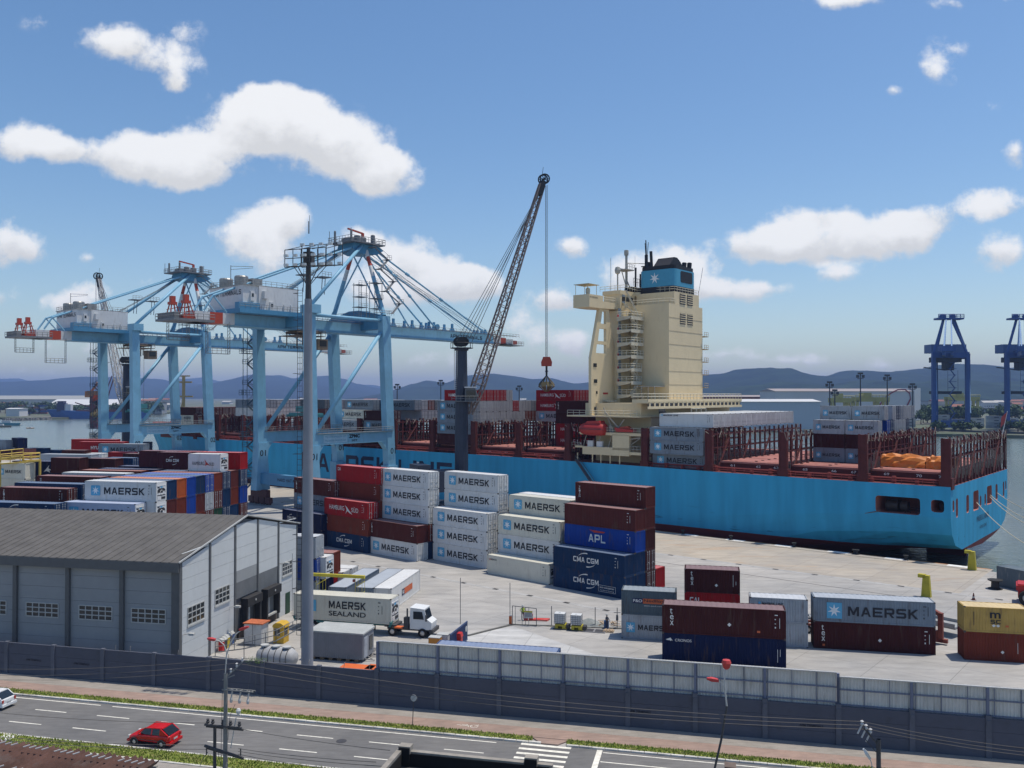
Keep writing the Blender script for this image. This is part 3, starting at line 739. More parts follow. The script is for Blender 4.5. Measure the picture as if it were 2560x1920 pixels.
c = thing('storage_cabinet', 'white metal cabinet with rusty orange roof next to the warehouse gable', 'cabinet', on_ground(610, 1612), -WYAW)
MB().box(0, 0, .1, 2.1, 1.5, 2.3).build('wall', mat('cabinet_white', (.5, .52, .53), .6, .1, 2, streak=True), c)
MB().box(-.1, -.1, 2.3, 2.25, 1.65, 2.42).build('roof', mat('rusty_roof', (.42, .12, .05), .8, .4, 3), c)
MB().box(1.02, -.02, .2, 1.06, 0, 2.25).build('door_gap', drk, c)
c = thing('guard_booth', 'small yellow booth with curved top and window beside the white cabinet', 'booth', on_ground(683, 1608), -WYAW)
yel = mat('booth_yellow', (.55, .34, .03), .5, .1)
MB().box(0, 0, 0, 1.25, 1.2, 1.75).build('body', yel, c)
mb = MB(); mb.prism([(-.08, 1.75), (1.33, 1.75), (1.25, 2.05), (.95, 2.25), (.3, 2.25), (0, 2.05)], -.1, 1.3, 'y'); mb.build('roof', yel, c)
MB().box(.15, -.02, .85, .8, 0, 1.6).box(1.25, .2, .9, 1.27, .9, 1.6).build('window', glz, c)
MB().box(.1, -.03, .82, .85, -.01, .88).box(.1, -.03, 1.58, .85, -.01, 1.64).box(.44, -.03, .85, .5, -.01, 1.6).build('window_frame', wfr, c)
# ribbed tank lying on its side
c = thing('storage_tank', 'grey ribbed tank lying on its side behind the railing', 'tank', on_ground(694, 1668), -WYAW - .05)
mb = MB(); mb.lathe([(0, -2.2), (.6, -2.1), (.95, -1.7), (1.0, 0), (.95, 1.5), (.6, 2.0), (0, 2.1)], (0, 0, 1.05), 20, 'x'); mb.build('shell', mat('tank_grey', (.36, .37, .38), .6, .15), c, smooth=True)
mb = MB(); [mb.lathe([(1.0, x), (1.06, x + .04), (1.0, x + .08)], (0, 0, 1.05), 20, 'x') for x in (-1.3, -.6, .1, .8, 1.4)]; mb.build('rib', drk, c)
mb = MB(); [mb.lathe([(.42, 2.05), (.42, 2.2), (0, 2.22)], (x, -.1, 0), 14) for x in (-1.4, -.1, 1.1)]; mb.build('hatch', wfr, c)
# handrail of the ramp
mb = MB(); pts = [on_ground(560, 1648), on_ground(640, 1650), on_ground(735, 1640)]
g0 = Vector(pts[0]) + Vector((0, 0, .9))
P = [Vector((*G(538, 1640)[:2], .4)), Vector((*G(610, 1648)[:2], 1.1)), Vector((*G(690, 1640)[:2], 1.6)), Vector((*G(752, 1620)[:2], 2.2))]
mb.rail(P, 1.1, .04, 1.1); mb.path([p_ + Vector((0, 0, -.02)) for p_ in P], .06)
for p_ in P: mb.tube((p_.x, p_.y, 0), p_, .04, 4)
tag(mb.build('handrail', mat('rail_grey_paint', (.14, .15, .16), .6)), 'grey pipe handrail climbing past the tank and booth', 'handrail')
# recycling bins
cols_ = [((.5, .02, .02), 'red'), ((.05, .05, .05), 'black'), ((.6, .45, .03), 'yellow'), ((.12, .12, .13), 'grey'), ((.04, .1, .3), 'blue')]
for i, (cc_, nm) in enumerate(cols_):
    x, y, _ = on_ground(546 + i * 6.2, 1630 - i * 5)
    b_ = thing('recycling_bin', f'{nm} recycling bin with white lid in the row by the gable', 'bin', (x, y, 0), -WYAW, 'recycling bins by the warehouse gable')
    MB().prism([(0, 0), (.45, 0), (.5, 1.1), (0, 1.1)], 0, .5, 'y').build('body', mat('bin_' + nm, cc_, .5), b_)
    MB().prism([(0, 1.1), (.52, 1.1), (.3, 1.35), (0, 1.35)], 0, .5, 'y').build('lid', wfr, b_)
# orange sheets, air unit debris, pole clutter
orm = mat('orange_sheet', (.6, .13, .03), .6, .1)
for i, (u, v, w, lb) in enumerate(((846, 1670, 3.3, 'longer orange frame lying behind the wall beside the hut'), (910, 1672, 3.0, 'orange sheet behind the wall against the end of the metal screen'))):
    x, y = G(u, v, .5)
    o = thing('orange_skip', lb, 'skip', (x, y, 0), -WYAW)
    MB().box(0, 0, .42, w, 1.6, .5).build('top_sheet', orm, o); MB().box(.1, .1, 0, .25, 1.5, .42).box(w - .25, .1, 0, w - .1, 1.5, .42).build('leg', drk, o)
rnd = random.Random(11)
for i in range(9):
    x, y = G(925 + rnd.uniform(0, 16), 1625 + rnd.uniform(-4, 28))
    mb = MB(); mb.lathe([(.35, 0), (.4, .05), (.35, .1)], n=12) if i % 3 == 0 else mb.beam((-.5, 0, .1), (.5, .3, .25), .08)
    tag(mb.build('scrap_metal', [mat('scrap_steel', (.3, .29, .28), .6, .3)], None, (x, y, .02), rnd.uniform(0, 3)), 'piece of scrap metal in the heap beside the hut', 'scrap', 'scrap metal heaped beside the hut')
# covered access platform (yellow gantry in front of the truck)
yf = mat('gantry_yellow', (.5, .42, .04), .55, .15)
ax_, ay_ = G(888, 1567)
ga = thing('access_gantry', 'yellow overhead beam carried on two ladder towers in front of the truck', 'gantry', (ax_, ay_, 0), -WYAW)
zt = CAM_H + (988 - 1441) * ay_ / FPX
MB().beam((-5.6, .2, zt), (1.1, .2, zt), .34, .34).build('beam', yf, ga)
for x0 in (0., -5.0):
    mb = MB()
    for (x, y) in ((x0, 0), (x0 + .85, 0), (x0, .8), (x0 + .85, .8)): mb.tube((x, y, 0), (x + (0), y, zt), .025, 4)
    for z in (1.1, 2.3, 3.5, 4.7):
        mb.path([(x0, 0, z), (x0 + .85, .0, z + .5), (x0 + .85, .8, z + .5), (x0, .8, z), (x0, 0, z)], .03, 4)
    for i in range(6): mb.beam((x0 + .1 + i * .15, 0, .2 + i * .15), (x0 + .1 + i * .15, .8, .2 + i * .15), .14, .03)
    mb.build('ladder_tower', yf, ga)
tb = MB().lathe([(.16, zt - .65), (.2, zt - .5), (.16, zt - .35)], (-.25, .2, 0), 10).tube((-.25, .2, zt - .4), (-.25, .2, zt), .02, 4); tb.build('hoist', mat('hoist_dark_red', (.2, .03, .03), .5), ga)
# ---------------------------------------------------------------- shipping containers
paint = mat('container_paint', (1, 1, 1), .7, .14, .55, objcol=True, streak=True, dirt=(.1, .065, .05), spec=.15)
cwhite = mat('container_white_paint', (1, 1, 1), .5, .06, .5, objcol=True, streak=True, dirt=(.42, .38, .32), spec=.4)
castm = mat('corner_casting', (.07, .06, .055), .7)
rodm = mat('locking_bar', (.42, .43, .43), .5, .15)
fridge_dark = mat('fridge_dark', (.03, .032, .036), .6)
fridge_white = mat('fridge_white', (.62, .63, .63), .5, .08)
fadedlitm = mat('faded_sunlit_roof_paint', (1, 1, 1), .6, .12, .6, objcol=True, spec=.35)  # lighter roof colour: some fading, plus sunlit contrast put into the paint
lg_white = mat('logo_white', (.68, .68, .66), .6, .05); lg_black = mat('logo_black', (.012, .014, .022), .6)
lg_blue = mat('logo_sky_blue', (.1, .37, .58), .6, .05); lg_navy = mat('logo_navy', (.01, .015, .07), .6)
lg_red = mat('logo_red', (.42, .04, .03), .6); lg_orange = mat('logo_orange', (.55, .12, .04), .6)
lg_star = mat('logo_star', (.72, .76, .78), .6)
_n = fadedlitm.node_tree.nodes; _l = fadedlitm.node_tree.links; _bc = _n['Principled BSDF'].inputs['Base Color']; _src = _bc.links[0].from_socket
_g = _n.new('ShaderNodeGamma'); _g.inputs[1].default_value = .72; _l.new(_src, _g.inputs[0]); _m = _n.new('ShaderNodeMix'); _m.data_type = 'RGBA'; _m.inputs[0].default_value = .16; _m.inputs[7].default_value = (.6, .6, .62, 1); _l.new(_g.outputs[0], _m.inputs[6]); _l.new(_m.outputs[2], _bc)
L40, L20, CW = 12.19, 6.06, 2.44


def cont_mesh(L, H, kind):
    mb = MB(); W = CW; zb, zt_ = .16, H - .1
    smooth = kind == 'reefer'
    dep = .008 if smooth else .036; pit = .35 if smooth else .278
    n = round((L - .3) / pit); w = (L - .3) / n; pts = []
    for i in range(n):
        a = .15 + i * w
        pts += [(a, 0), (a + w * .26, 0), (a + w * .5, dep), (a + w * .76, dep)]
    pts.append((L - .15, 0))
    for y0, sg in ((.03, 1), (W - .03, -1)):
        for a, b_ in zip(pts[:-1], pts[1:]): mb.quad((a[0], y0 + sg * a[1], zb), (b_[0], y0 + sg * b_[1], zb), (b_[0], y0 + sg * b_[1], zt_), (a[0], y0 + sg * a[1], zt_))
    # roof with shallow cross ribs
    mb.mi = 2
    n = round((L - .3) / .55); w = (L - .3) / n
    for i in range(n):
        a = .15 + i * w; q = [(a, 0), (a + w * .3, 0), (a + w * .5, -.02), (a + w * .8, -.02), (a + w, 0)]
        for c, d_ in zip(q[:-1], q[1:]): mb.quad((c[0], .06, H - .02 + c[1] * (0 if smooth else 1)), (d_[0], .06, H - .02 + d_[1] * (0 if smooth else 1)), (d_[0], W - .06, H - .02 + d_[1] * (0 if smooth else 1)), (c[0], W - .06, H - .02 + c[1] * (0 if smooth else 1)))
    mb.mi = 0
    # ends
    for x0, sg in ((.04, 1), (L - .04, -1)):
        if kind == 'dry' :
            m = 9; ww = (W - .3) / m; q = []
            for i in range(m): a = .15 + i * ww; q += [(a, 0), (a + ww * .26, 0), (a + ww * .5, .045), (a + ww * .76, .045)]
            q.append((W - .15, 0))
            for c, d_ in zip(q[:-1], q[1:]): mb.quad((x0 + sg * c[1], c[0], zb), (x0 + sg * d_[1], d_[0], zb), (x0 + sg * d_[1], d_[0], zt_), (x0 + sg * c[1], c[0], zt_))
        else: mb.quad((x0 + sg * .03, .1, zb), (x0 + sg * .03, W - .1, zb), (x0 + sg * .03, W - .1, zt_), (x0 + sg * .03, .1, zt_))
    mb.quad((.05, .05, .15), (L - .05, .05, .15), (L - .05, W - .05, .15), (.05, W - .05, .15))
    # frame
    for x in (0, L - .15):
        for y in (0, W - .15): mb.box(x, y, .11, x + .15, y + .15, H - .11)
    for y in (0, W - .09): mb.box(.15, y + .003, .02, L - .15, y + .087, .17); mb.box(.15, y + .003, H - .11, L - .15, y + .087, H - .005)
    for x in (0, L - .1): mb.box(x + .003, .15, .02, x + .097, W - .15, .18); mb.box(x + .003, .15, H - .14, x + .097, W - .15, H - .005)
    mb.mi = 1
    for x in (-.004, L - .175):
        for y in (-.004, W - .175):
            for z in (0, H - .115): mb.box(x, y, z, x + .179, y + .179, z + .115)
    return mb.mesh('container_body_' + kind, [cwhite if smooth else paint, castm, cwhite if smooth else fadedlitm])


_CM = {}
def cmesh(L, H, kind):
    k = (L, H, kind)
    if k not in _CM: _CM[k] = cont_mesh(*k)
    return _CM[k]


def door_mesh(H):
    mb = MB(); W = CW; mb.mi = 2; mb.box(-.012, .1, .14, .004, W - .1, H - .1); mb.mi = 0
    for y0, y1 in ((.13, W / 2 - .01), (W / 2 + .01, W - .13)):
        mb.box(-.03, y0 + .02, .21, .012, y1 - .02, H - .17)
        for i in range(3): z = .3 + i * (H - .6) / 3; mb.box(0, y0 + .08, z, .035, y1 - .08, z + (H - .6) / 3 - .2)
    mb.mi = 1
    for y in (.4, .86, W - .86, W - .4): mb.tube((.06, y, .1), (.06, y, H - .08), .028, 5)
    for y in (.4, .86, W - .86, W - .4):
        for z in (.35, .95, H - .6, H - .3): mb.box(.0, y - .07, z, .09, y + .07, z + .07)
    for y in (.42, W - .85): mb.box(.06, y, 1.15, .1, y + .42, 1.2)
    return mb.mesh('container_door', [paint, rodm, castm])


def fridge_mesh(H):
    mb = MB(); W = CW; mb.mi = 1
    mb.box(-.02, .12, .2, .02, W - .12, H - .14)
    mb.box(.02, .25, 1.0, .05, W - .25, 1.25); mb.box(.02, .2, 2.3, .06, W - .2, 2.42); mb.box(.02, .35, .3, .06, 1.0, .8)
    mb.mi = 0; mb.prism([(.3, .85), (W - .3, .85), (W - .3, 1.7), (W - .6, 1.95), (.6, 1.95), (.3, 1.7)], .021, .03, 'x')
    mb.box(.02, 1.2, .35, .05, W - .3, .7)
    mb.mi = 1; mb.lathe([(.32, .03), (.36, .07), (.32, .1)], (0, W / 2, 1.35), 14, 'x'); mb.box(.03, .5, 1.0, .07, .9, 1.3); mb.box(.03, W - .95, 1.1, .07, W - .5, 1.5)
    mb.mi = 2; mb.box(.02, 1.0, 2.0, .03, 1.5, 2.25); mb.mi = 0; mb.box(.02, .3, 2.0, .03, .8, 2.2)
    return mb.mesh('refrigeration_unit', [fridge_dark, fridge_white, lg_blue])


_DM = {}
def dmesh(kind, H):
    if (kind, H) not in _DM: _DM[(kind, H)] = door_mesh(H) if kind == 'door' else fridge_mesh(H)
    return _DM[(kind, H)]


LG = {}
def logo(kind):
    if kind in LG: return LG[kind]
    m = MB(); L = L40; mats = [lg_black, lg_blue, lg_star, lg_white, lg_red, lg_navy, lg_orange]; Y = -.006

    def marks(x, col, H=2.9):
        m.mi = col
        for i, h in enumerate((.09, .09, .07, .16)): m.box(x, Y - .002, H - .55 - i * .42, x + (.3 if i == 0 else .12), Y, H - .55 - i * .42 + h)
        m.box(x + .45, Y - .002, 1.1, x + .5, Y, 2.1)
    if kind == 'star_name':
        m.mi = 1; m.prism([(1.2, .75), (2.6, .75), (2.7, .85), (2.7, 2.15), (2.6, 2.25), (1.2, 2.25), (1.1, 2.15), (1.1, .85)], Y - .003, Y, 'y')
        m.mi = 2; star(m, 1.9, 1.5, .66, Y - .012); m.mi = 0; word(m, 'MAERSK', 3.35, .98, 6.9, 1.02, Y - .004, .03); marks(10.9, 0)
    elif kind == 'star_name_wide':
        m.mi = 1; m.box(1.35, Y - .003, .4, 2.9, Y, 2.1); m.mi = 2; star(m, 2.1, 1.25, .68, Y - .012); m.mi = 0; word(m, 'MAERSK', 3.5, .75, 7.0, 1.0, Y - .004, .03); marks(11.0, 0, 2.6)
    elif kind == 'star_name_short':
        m.mi = 1; m.box(.55, Y - .003, .75, 1.5, Y, 1.85); m.mi = 2; star(m, 1.02, 1.3, .46, Y - .012); m.mi = 0; word(m, 'MAERSK', 1.85, 1.05, 3.4, .58, Y - .004, .03)
    elif kind == 'small_line':
        m.mi = 1; m.box(.4, Y - .003, 2.15, .8, Y, 2.6); m.mi = 2; star(m, .6, 2.37, .17, Y - .012); m.mi = 0; word(m, 'MAERSK LINE', .95, 2.2, 3.4, .3, Y - .004, .02); marks(10.9, 0)
    elif kind == 'small_line_short':
        m.mi = 1; m.box(.9, Y - .003, 1.85, 1.15, Y, 2.15); m.mi = 0; word(m, 'MAERSK LINE', 1.3, 1.85, 2.2, .25, Y - .004, .02)
    elif kind == 'two_line':
        m.mi = 1; m.box(2.2, Y - .003, 1.0, 2.9, Y, 2.3); m.mi = 0; word(m, 'MAERSK', 4.5, 1.45, 4.6, .85, Y - .004, .035); word(m, 'SEALAND', 4.5, .6, 4.6, .55, Y - .004, .01); marks(10.6, 0)
    elif kind == 'two_line_short':
        m.mi = 0; word(m, 'MAERSK', 1.6, 1.5, 3.0, .55, Y - .004, .03); word(m, 'SEALAND', 1.6, .75, 3.0, .4, Y - .004, .01)
    elif kind == 'arcs':
        m.mi = 3; word(m, 'CMA CGM', 3.6, 1.2, 4.3, .7, Y - .004, .035); arc(m, 5.9, 1.6, 1.6, .95, 150, 85, .16, Y - .004); arc(m, 5.7, 1.5, 1.8, .95, 330, 275, .16, Y - .004); marks(10.6, 3)
    elif kind == 'arcs_eco':
        m.mi = 3; word(m, 'CMA CGM', 3.6, 1.2, 4.3, .7, Y - .004, .035); arc(m, 5.9, 1.6, 1.6, .95, 150, 85, .16, Y - .004); arc(m, 5.7, 1.5, 1.8, .95, 330, 275, .16, Y - .004)
        for z in (.5, 1.35): m.box(7.9, Y - .003, z, 10.7, Y, z + .035)
        for x in (7.9, 10.67): m.box(x, Y - .003, .5, x + .035, Y, 1.38)
        word(m, 'eco container', 8.1, .98, 2.4, .26, Y - .004, .01); word(m, 'bamboo flooring', 8.2, .62, 2.2, .2, Y - .004, .0)
    elif kind == 'arcs_short':
        m.mi = 3; word(m, 'CMA CGM', 1.7, 1.25, 2.5, .5, Y - .004, .03); arc(m, 3, 1.5, .9, .7, 150, 85, .1, Y - .004); arc(m, 2.9, 1.4, 1, .7, 330, 275, .1, Y - .004)
    elif kind == 'apl':
        m.mi = 3; word(m, 'APL', 4.3, .75, 2.9, 1.1, Y - .004, .05); m.mi = 4; m.prism([(4.4, 2.45), (7.2, 2.35), (6.9, 2.15), (5.3, 2.1), (4.8, 2.3)], Y - .006, Y, 'y'); marks(10.8, 3)
    elif kind == 'sud':
        m.mi = 3; word(m, 'HAMBURG', 1.5, 1.05, 4.3, .8, Y - .004, .005); word(m, 'SÜD', 7.8, .95, 1.9, .95, Y - .004, .005)
        m.prism([(5.9, 2.1), (6.6, 1.7), (7.3, 1.1), (8.1, .55), (7.3, .75), (6.7, 1.1), (6.2, .55), (6.5, 1.25), (6.3, 1.7)], Y - .006, Y, 'y'); marks(10.7, 3)
    elif kind == 'sud_short':
        m.mi = 0; word(m, 'HAMBURG', .8, 1.0, 2.3, .6, Y - .004, 0); m.mi = 4; m.prism([(3.1, 2.0), (3.5, 1.5), (4.2, .9), (3.6, 1.1), (3.2, .9), (3.3, 1.4)], Y - .006, Y, 'y'); m.mi = 0; word(m, 'SÜD', 4.0, .95, .9, .65, Y - .004, 0)
    elif kind in ('tex', 'tex_high'):
        m.mi = 3
        for i, c in enumerate('tex'): word(m, c, .8, 2.0 - i * .58, .36 if c != 't' else .24, .46 if c != 't' else .56, Y - .004, .004)
        m.prism([(6.7, 1.0), (6.9, 1.2), (6.7, 1.4), (6.5, 1.2)], Y - .004, Y, 'y'); m.mi = 6; m.box(.9, Y - .003, .3, 1.15, Y, .52) if kind == 'tex' else m.box(9.4, Y - .003, .55, 9.7, Y, .75); marks(11.1, 3)
    elif kind == 'tex_short':
        m.mi = 3
        for i, c in enumerate('tex'): word(m, c, .7, 1.85 - i * .52, .3 if c != 't' else .2, .4 if c != 't' else .5, Y - .004, .004)
        m.prism([(3.5, .7), (3.68, .88), (3.5, 1.06), (3.32, .88)], Y - .004, Y, 'y'); m.box(5.3, Y - .003, .8, 5.34, Y, 2.1); m.box(5.6, Y - .003, 1.0, 5.64, Y, 1.4)
    elif kind in ('triton', 'gold'):
        m.mi = 3
        for i, c in enumerate(kind.upper()): word(m, c, .65, 2.15 - i * .28, .3, .22, Y - .004, .02)
        marks(10.8, 3)
    elif kind == 'cai': m.mi = 3; word(m, 'CAI', .5, 1.95, .8, .55, Y - .004, .04); marks(10.8, 3)
    elif kind == 'cal': m.mi = 3; word(m, 'CAI', .6, 1.4, 1.0, .65, Y - .004, .04)
    elif kind == 'marks': marks(10.8, 3)
    elif kind == 'cronos':
        m.mi = 3; word(m, 'CRONOS', 1.3, 2.1, 1.65, .27, Y - .004, .005)
        m.prism([(.35, 2.25), (.6, 2.35), (.85, 2.45), (.95, 2.3), (1.1, 2.15), (.95, 2.2), (.85, 2.1), (.75, 2.2), (.6, 2.18)], Y - .004, Y, 'y'); m.box(11.35, Y - .003, .6, 11.39, Y, 1.9); m.box(11.6, Y - .003, 1.2, 11.64, Y, 1.9)
    elif kind == 'pando':
        m.mi = 5; m.box(1.25, Y - .004, 1.3, 2.4, Y, 1.85); m.mi = 6; m.box(2.4, Y - .004, 1.3, 5.2, Y, 1.85); m.mi = 3; word(m, 'P&O', 1.32, 1.42, 1.0, .34, Y - .012, .02)
        m.mi = 0; word(m, 'Nedlloyd', 2.5, 1.38, 2.6, .4, Y - .012, .01); m.mi = 3; word(m, 'www.ponl.com', 2.5, .95, 2.0, .2, Y - .004, 0)
    elif kind == 'pando_rot':
        m.mi = 5; m.box(4.2, Y - .004, 1.05, 5.2, Y, 1.85); m.mi = 6; m.box(5.2, Y - .004, 1.05, 8.6, Y, 1.85); m.mi = 3; word(m, 'P&O', 4.3, 1.2, .8, .5, Y - .012, .02)
    elif kind == 'msc':
        m.mi = 0; word(m, 'm', 2.45, 1.5, 1.0, .6, Y - .004, .06); word(m, 'SC', 2.5, .95, .95, .4, Y - .004, .03)
        m.box(.9, Y - .003, .7, .96, Y, 2.1); m.mi = 3; m.prism([(2.6, .75), (2.8, .9), (3, .75), (2.8, .6)], Y - .004, Y, 'y'); m.prism([(3, .75), (3.2, .9), (3.4, .75), (3.2, .6)], Y - .004, Y, 'y'); m.mi = 6; m.box(3.9, Y - .003, .65, 4.2, Y, .85)
    elif kind == 'geseaco': m.mi = 4; word(m, 'GE', .35, 2.15, .45, .24, Y - .004, .02); m.mi = 0; word(m, 'SEACO', .83, 2.15, 1.1, .24, Y - .004, .02); marks(10.9, 0)
    elif kind == 'hyundai': m.mi = 3; word(m, 'HYUNDAI', 3.6, 1.0, 4.6, .85, Y - .004, .03)
    elif kind == 'han': m.mi = 3; m.prism([(2.0, .9), (3.2, 2.2), (3.0, 1.6), (3.7, 1.3), (3.2, 1.2), (3.4, .8), (2.6, 1.1)], Y - .004, Y, 'y'); m.box(4.6, Y - .004, 2.1, 5.4, Y, 2.25)
    elif kind == 'dry_marks': m.mi = 3; m.box(5.0, Y - .003, .9, 5.04, Y, 2.0); m.prism([(3.6, .8), (3.78, .98), (3.6, 1.16), (3.42, .98)], Y - .004, Y, 'y')
    LG[kind] = m.mesh('logo_' + kind, mats)
    return LG[kind]


C = dict(white=(.6, .61, .605), offwhite=(.57, .56, .48), grey=(.2, .24, .285), palegrey=(.34, .37, .4), navy=(.008, .032, .088), dnavy=(.004, .01, .045), blue=(.01, .048, .26),
         brown=(.09, .02, .017), dbrown=(.05, .011, .011), red=(.3, .012, .014), orange=(.36, .08, .022), rust=(.15, .03, .017), green=(.015, .06, .035), yellow=(.44, .29, .085),
         maroon=(.06, .012, .018), teal=(.04, .12, .12), pink=(.25, .09, .08), slate=(.09, .12, .14), coolwhite=(.4, .46, .6))
CN = dict(white='white', offwhite='off-white', grey='grey', palegrey='pale grey', navy='navy blue', dnavy='dark navy', blue='bright blue', brown='brown', dbrown='dark brown', red='red',
          orange='orange', rust='rust brown', green='dark green', yellow='yellow', maroon='maroon', teal='teal', pink='faded pink-red', slate='slate grey', coolwhite='bluish white')
USED = {}
NCONT = [0]


def container(loc, rz, col, L=L40, H=2.9, kind='dry', end=None, lg=None, label='', group=None, jit=.06):
    j = 1 + random.uniform(-jit, jit); c = tuple(min(.8, x * j) for x in C[col])
    o = inst('shipping_container', cmesh(L, H, kind), None, loc, c, None, rz); NCONT[0] += 1
    base = label; k = 2
    if label in USED: print('DUP', label)
    USED[label] = 1
    tag(o, label, 'shipping container', group)
    if end == 'door': inst('door', dmesh('door', H), o, (L - .02, 0, 0), c)
    elif end == 'fridge': inst('refrigeration_unit', dmesh('fridge', H), o, (L - .02, 0, 0), c)
    elif end == 'doorl': q = inst('door', dmesh('door', H), o, (.02, CW, 0), c, None, math.pi)
    if lg: inst('logo', logo(lg), o, (0, 0, 0))
    return o


LV = ['bottom', 'second level', 'third level', 'fourth level', 'top fifth level', 'sixth level']
LDESC = dict(star_name='with blue star and large black name', star_name_wide='with large star and bold black name', star_name_short='with star and short black name', small_line='with small black name at top', small_line_short='with small black name',
             two_line='with two lines of black letters', two_line_short='with two lines of letters', arcs='with white name between arcs', arcs_eco='with white name and boxed text', arcs_short='with white name between arcs', apl='with white letters under red eagle',
             sud='with pale name and bird', sud_short='with black name and red bird', tex='with small white vertical letters', tex_high='with small white vertical letters', tex_short='with white vertical letters', triton='with white vertical name', gold='with faint vertical letters', cai='with small white letters',
             cal='with white letters', marks='with small code marks', cronos='with seahorse crest and small name', pando='with blue and orange name panel', pando_rot='with orange and blue panel', msc='with black monogram', geseaco='with small red and black name', hyundai='with white name', han='with white ship emblem', dry_marks='with white diamond mark')


def stackB(anchor, row, items, where, dx=0., yaw=R(41.), H=2.9, z0=0, off=2.62, group='containers stacked in the middle of the yard', lv0=0):
    """one stack: items bottom to top, each (colour, logo, end, kind) or None"""
    x0, y0 = G(*anchor)
    ux, uy = math.cos(yaw), -math.sin(yaw); vx, vy = math.sin(yaw), math.cos(yaw)
    x = x0 + vx * off * row + ux * dx; y = y0 + vy * off * row + uy * dx
    out = []
    for i, it in enumerate(items):
        if it is None: continue
        col, lg, end, kind = (list(it) + [None] * 4)[:4]; kind = kind or 'dry'
        d_ = ' ' + LDESC[lg] if lg else ''
        lab = f"{CN[col]} container{d_}, {LV[i + lv0]} of {where}"
        ws = lab.split()
        if len(ws) > 16: lab = f"{CN[col]} container, {LV[i + lv0]} of {where}"
        out.append(container((x + random.uniform(-.03, .03), y, z0 + i * H), -yaw + random.uniform(-.003, .003), col, L40, H, kind, end, lg, lab, group))
    return out


W = ('white', 'star_name', 'door', 'reefer')
stackB((705.6, 1349), 0, [('dnavy',), ('dnavy', 'arcs_short')], 'front stack left of the mast')
stackB((705.6, 1349), 1, [('rust',), ('navy',), ('grey', 'star_name'), ('brown', 'triton', 'door')], 'back stack left of the mast')
stackB((810.4, 1364.1), 0, [('navy', 'arcs'), ('rust', 'gold'), ('red', 'sud', 'door')], 'front stack just right of the mast')
stackB((810.4, 1364.1), 1, [('navy',), ('brown',), ('rust',), ('rust', 'gold', 'door'), ('red', 'cai', 'door')], 'back stack just right of the mast')
stackB((922.1, 1382.1), 0, [W, ('brown', 'triton')], 'low stack second right of the mast')
stackB((922.1, 1382.1), 1, [('navy',), ('rust', None, 'door'), W, ('white', 'star_name', 'door', 'reefer'), W], 'five-high stack second right of the mast')
stackB((1082.7, 1398.8), 0, [W, W, W], 'three-high white front stack')
stackB((1082.7, 1398.8), 1, [('white', None, None, 'reefer'), ('white', None, None, 'reefer'), ('white', None, None, 'reefer'), W, W], 'five-high stack behind the white trio')
stackB((1216, 1433), 0, [('offwhite', 'geseaco', 'fridge', 'reefer')], 'front row left of the dark blue pair', dx=.2)
stackB((1216, 1433), 1, [('white', None, None, 'reefer'), W, ('offwhite', 'star_name', 'door', 'reefer')], 'stack behind the off-white single', dx=0)
stackB((1216, 1433), 2, [('white', None, None, 'reefer'), ('white', None, None, 'reefer'), ('white', None, None, 'reefer'), ('offwhite', 'star_name', None, 'reefer')], 'stack two rows behind the off-white single')
stackB((1216, 1433), 3, [None, None, ('white', None, None, 'reefer'), ('white', None, None, 'reefer')], 'stack three rows behind the off-white single', dx=-.4)
stackB((1383, 1465.7), 0, [('navy', 'arcs_eco'), ('navy', 'arcs')], 'front pair of the tall right stack')
stackB((1383, 1465.7), 1, [('navy',), ('navy',), ('blue', 'apl'), ('brown', 'marks')], 'middle row of the tall right stack')
stackB((1383, 1465.7), 2, [('dbrown', None, 'door'), ('dbrown', None, 'door'), ('dbrown',), ('brown',), ('brown', 'triton')], 'back row of the tall right stack')
stackB((1383, 1465.7), 3, [('red',)], 'single peeping out behind the tall right stack')


def single(x, y, z, rz, col, L, H, kind, end, lg, label, group=None):
    return container((x, y, z), rz, col, L, H, kind, end, lg, label, group)


def pile(px, z_of, items, L, H, rz, labels, group, depth=None):
    """items bottom to top; px is the front left foot as seen"""
    x, y = G(*px) if depth is None else D(*px, depth)[:2]
    z = 0
    for it, lb in zip(items, labels):
        if it: container((x, y, z), rz, it[0], L, it[4] if len(it) > 4 else H, it[3] or 'dry', it[2], it[1], lb, group)
        z += it[4] if it and len(it) > 4 else H


gr = 'containers on the near right of the yard'
A = -R(12.6)
pile((1553.5, 1595.7), 0, [('palegrey', 'star_name_short', None, None), ('slate', 'pando', None, None)], L20, 2.72, A, ['short pale grey container with star, under the one with orange name panel', 'short slate container with blue and orange name panel, on a pale grey one'], gr)
x, y = G(1655.2, 1510.9, 5.8)
container((x, y, 0), A, 'dnavy', L40, 2.9, 'dry', None, 'cronos', 'dark navy container with seahorse crest, lower one right behind the metal screen', gr)
container((x, y, 2.9), A, 'dbrown', L40, 2.9, 'dry', None, 'tex_high', 'dark brown container with vertical white letters, on the dark navy one', gr)
x, y, _ = D(1711, 1500, 97.)
for i, (c_, lg_, lb) in enumerate((('rust', None, 'rust brown short container, hidden foot of the stack behind the long dark brown one'), ('red', 'cal', 'red short container with white letters, under the dark brown short one'), ('dbrown', 'tex_short', 'dark brown short container with vertical letters, topmost of the far stack'))):
    container((x, y, i * 2.6), A, c_, L20, 2.6, 'dry', None, lg_, lb, gr)
x, y, _ = D(1874.5, 1500, 94.5)
container((x, y, 0), A, 'palegrey', L20, 2.6, 'dry', None, None, 'pale grey short container, lower of the pair left of the big star one', gr)
container((x, y, 2.6), A, 'palegrey', L20, 2.6, 'dry', None, 'small_line_short', 'pale grey short container with small black name and bright white roof', gr)
x, y = G(2034.4, 1620)
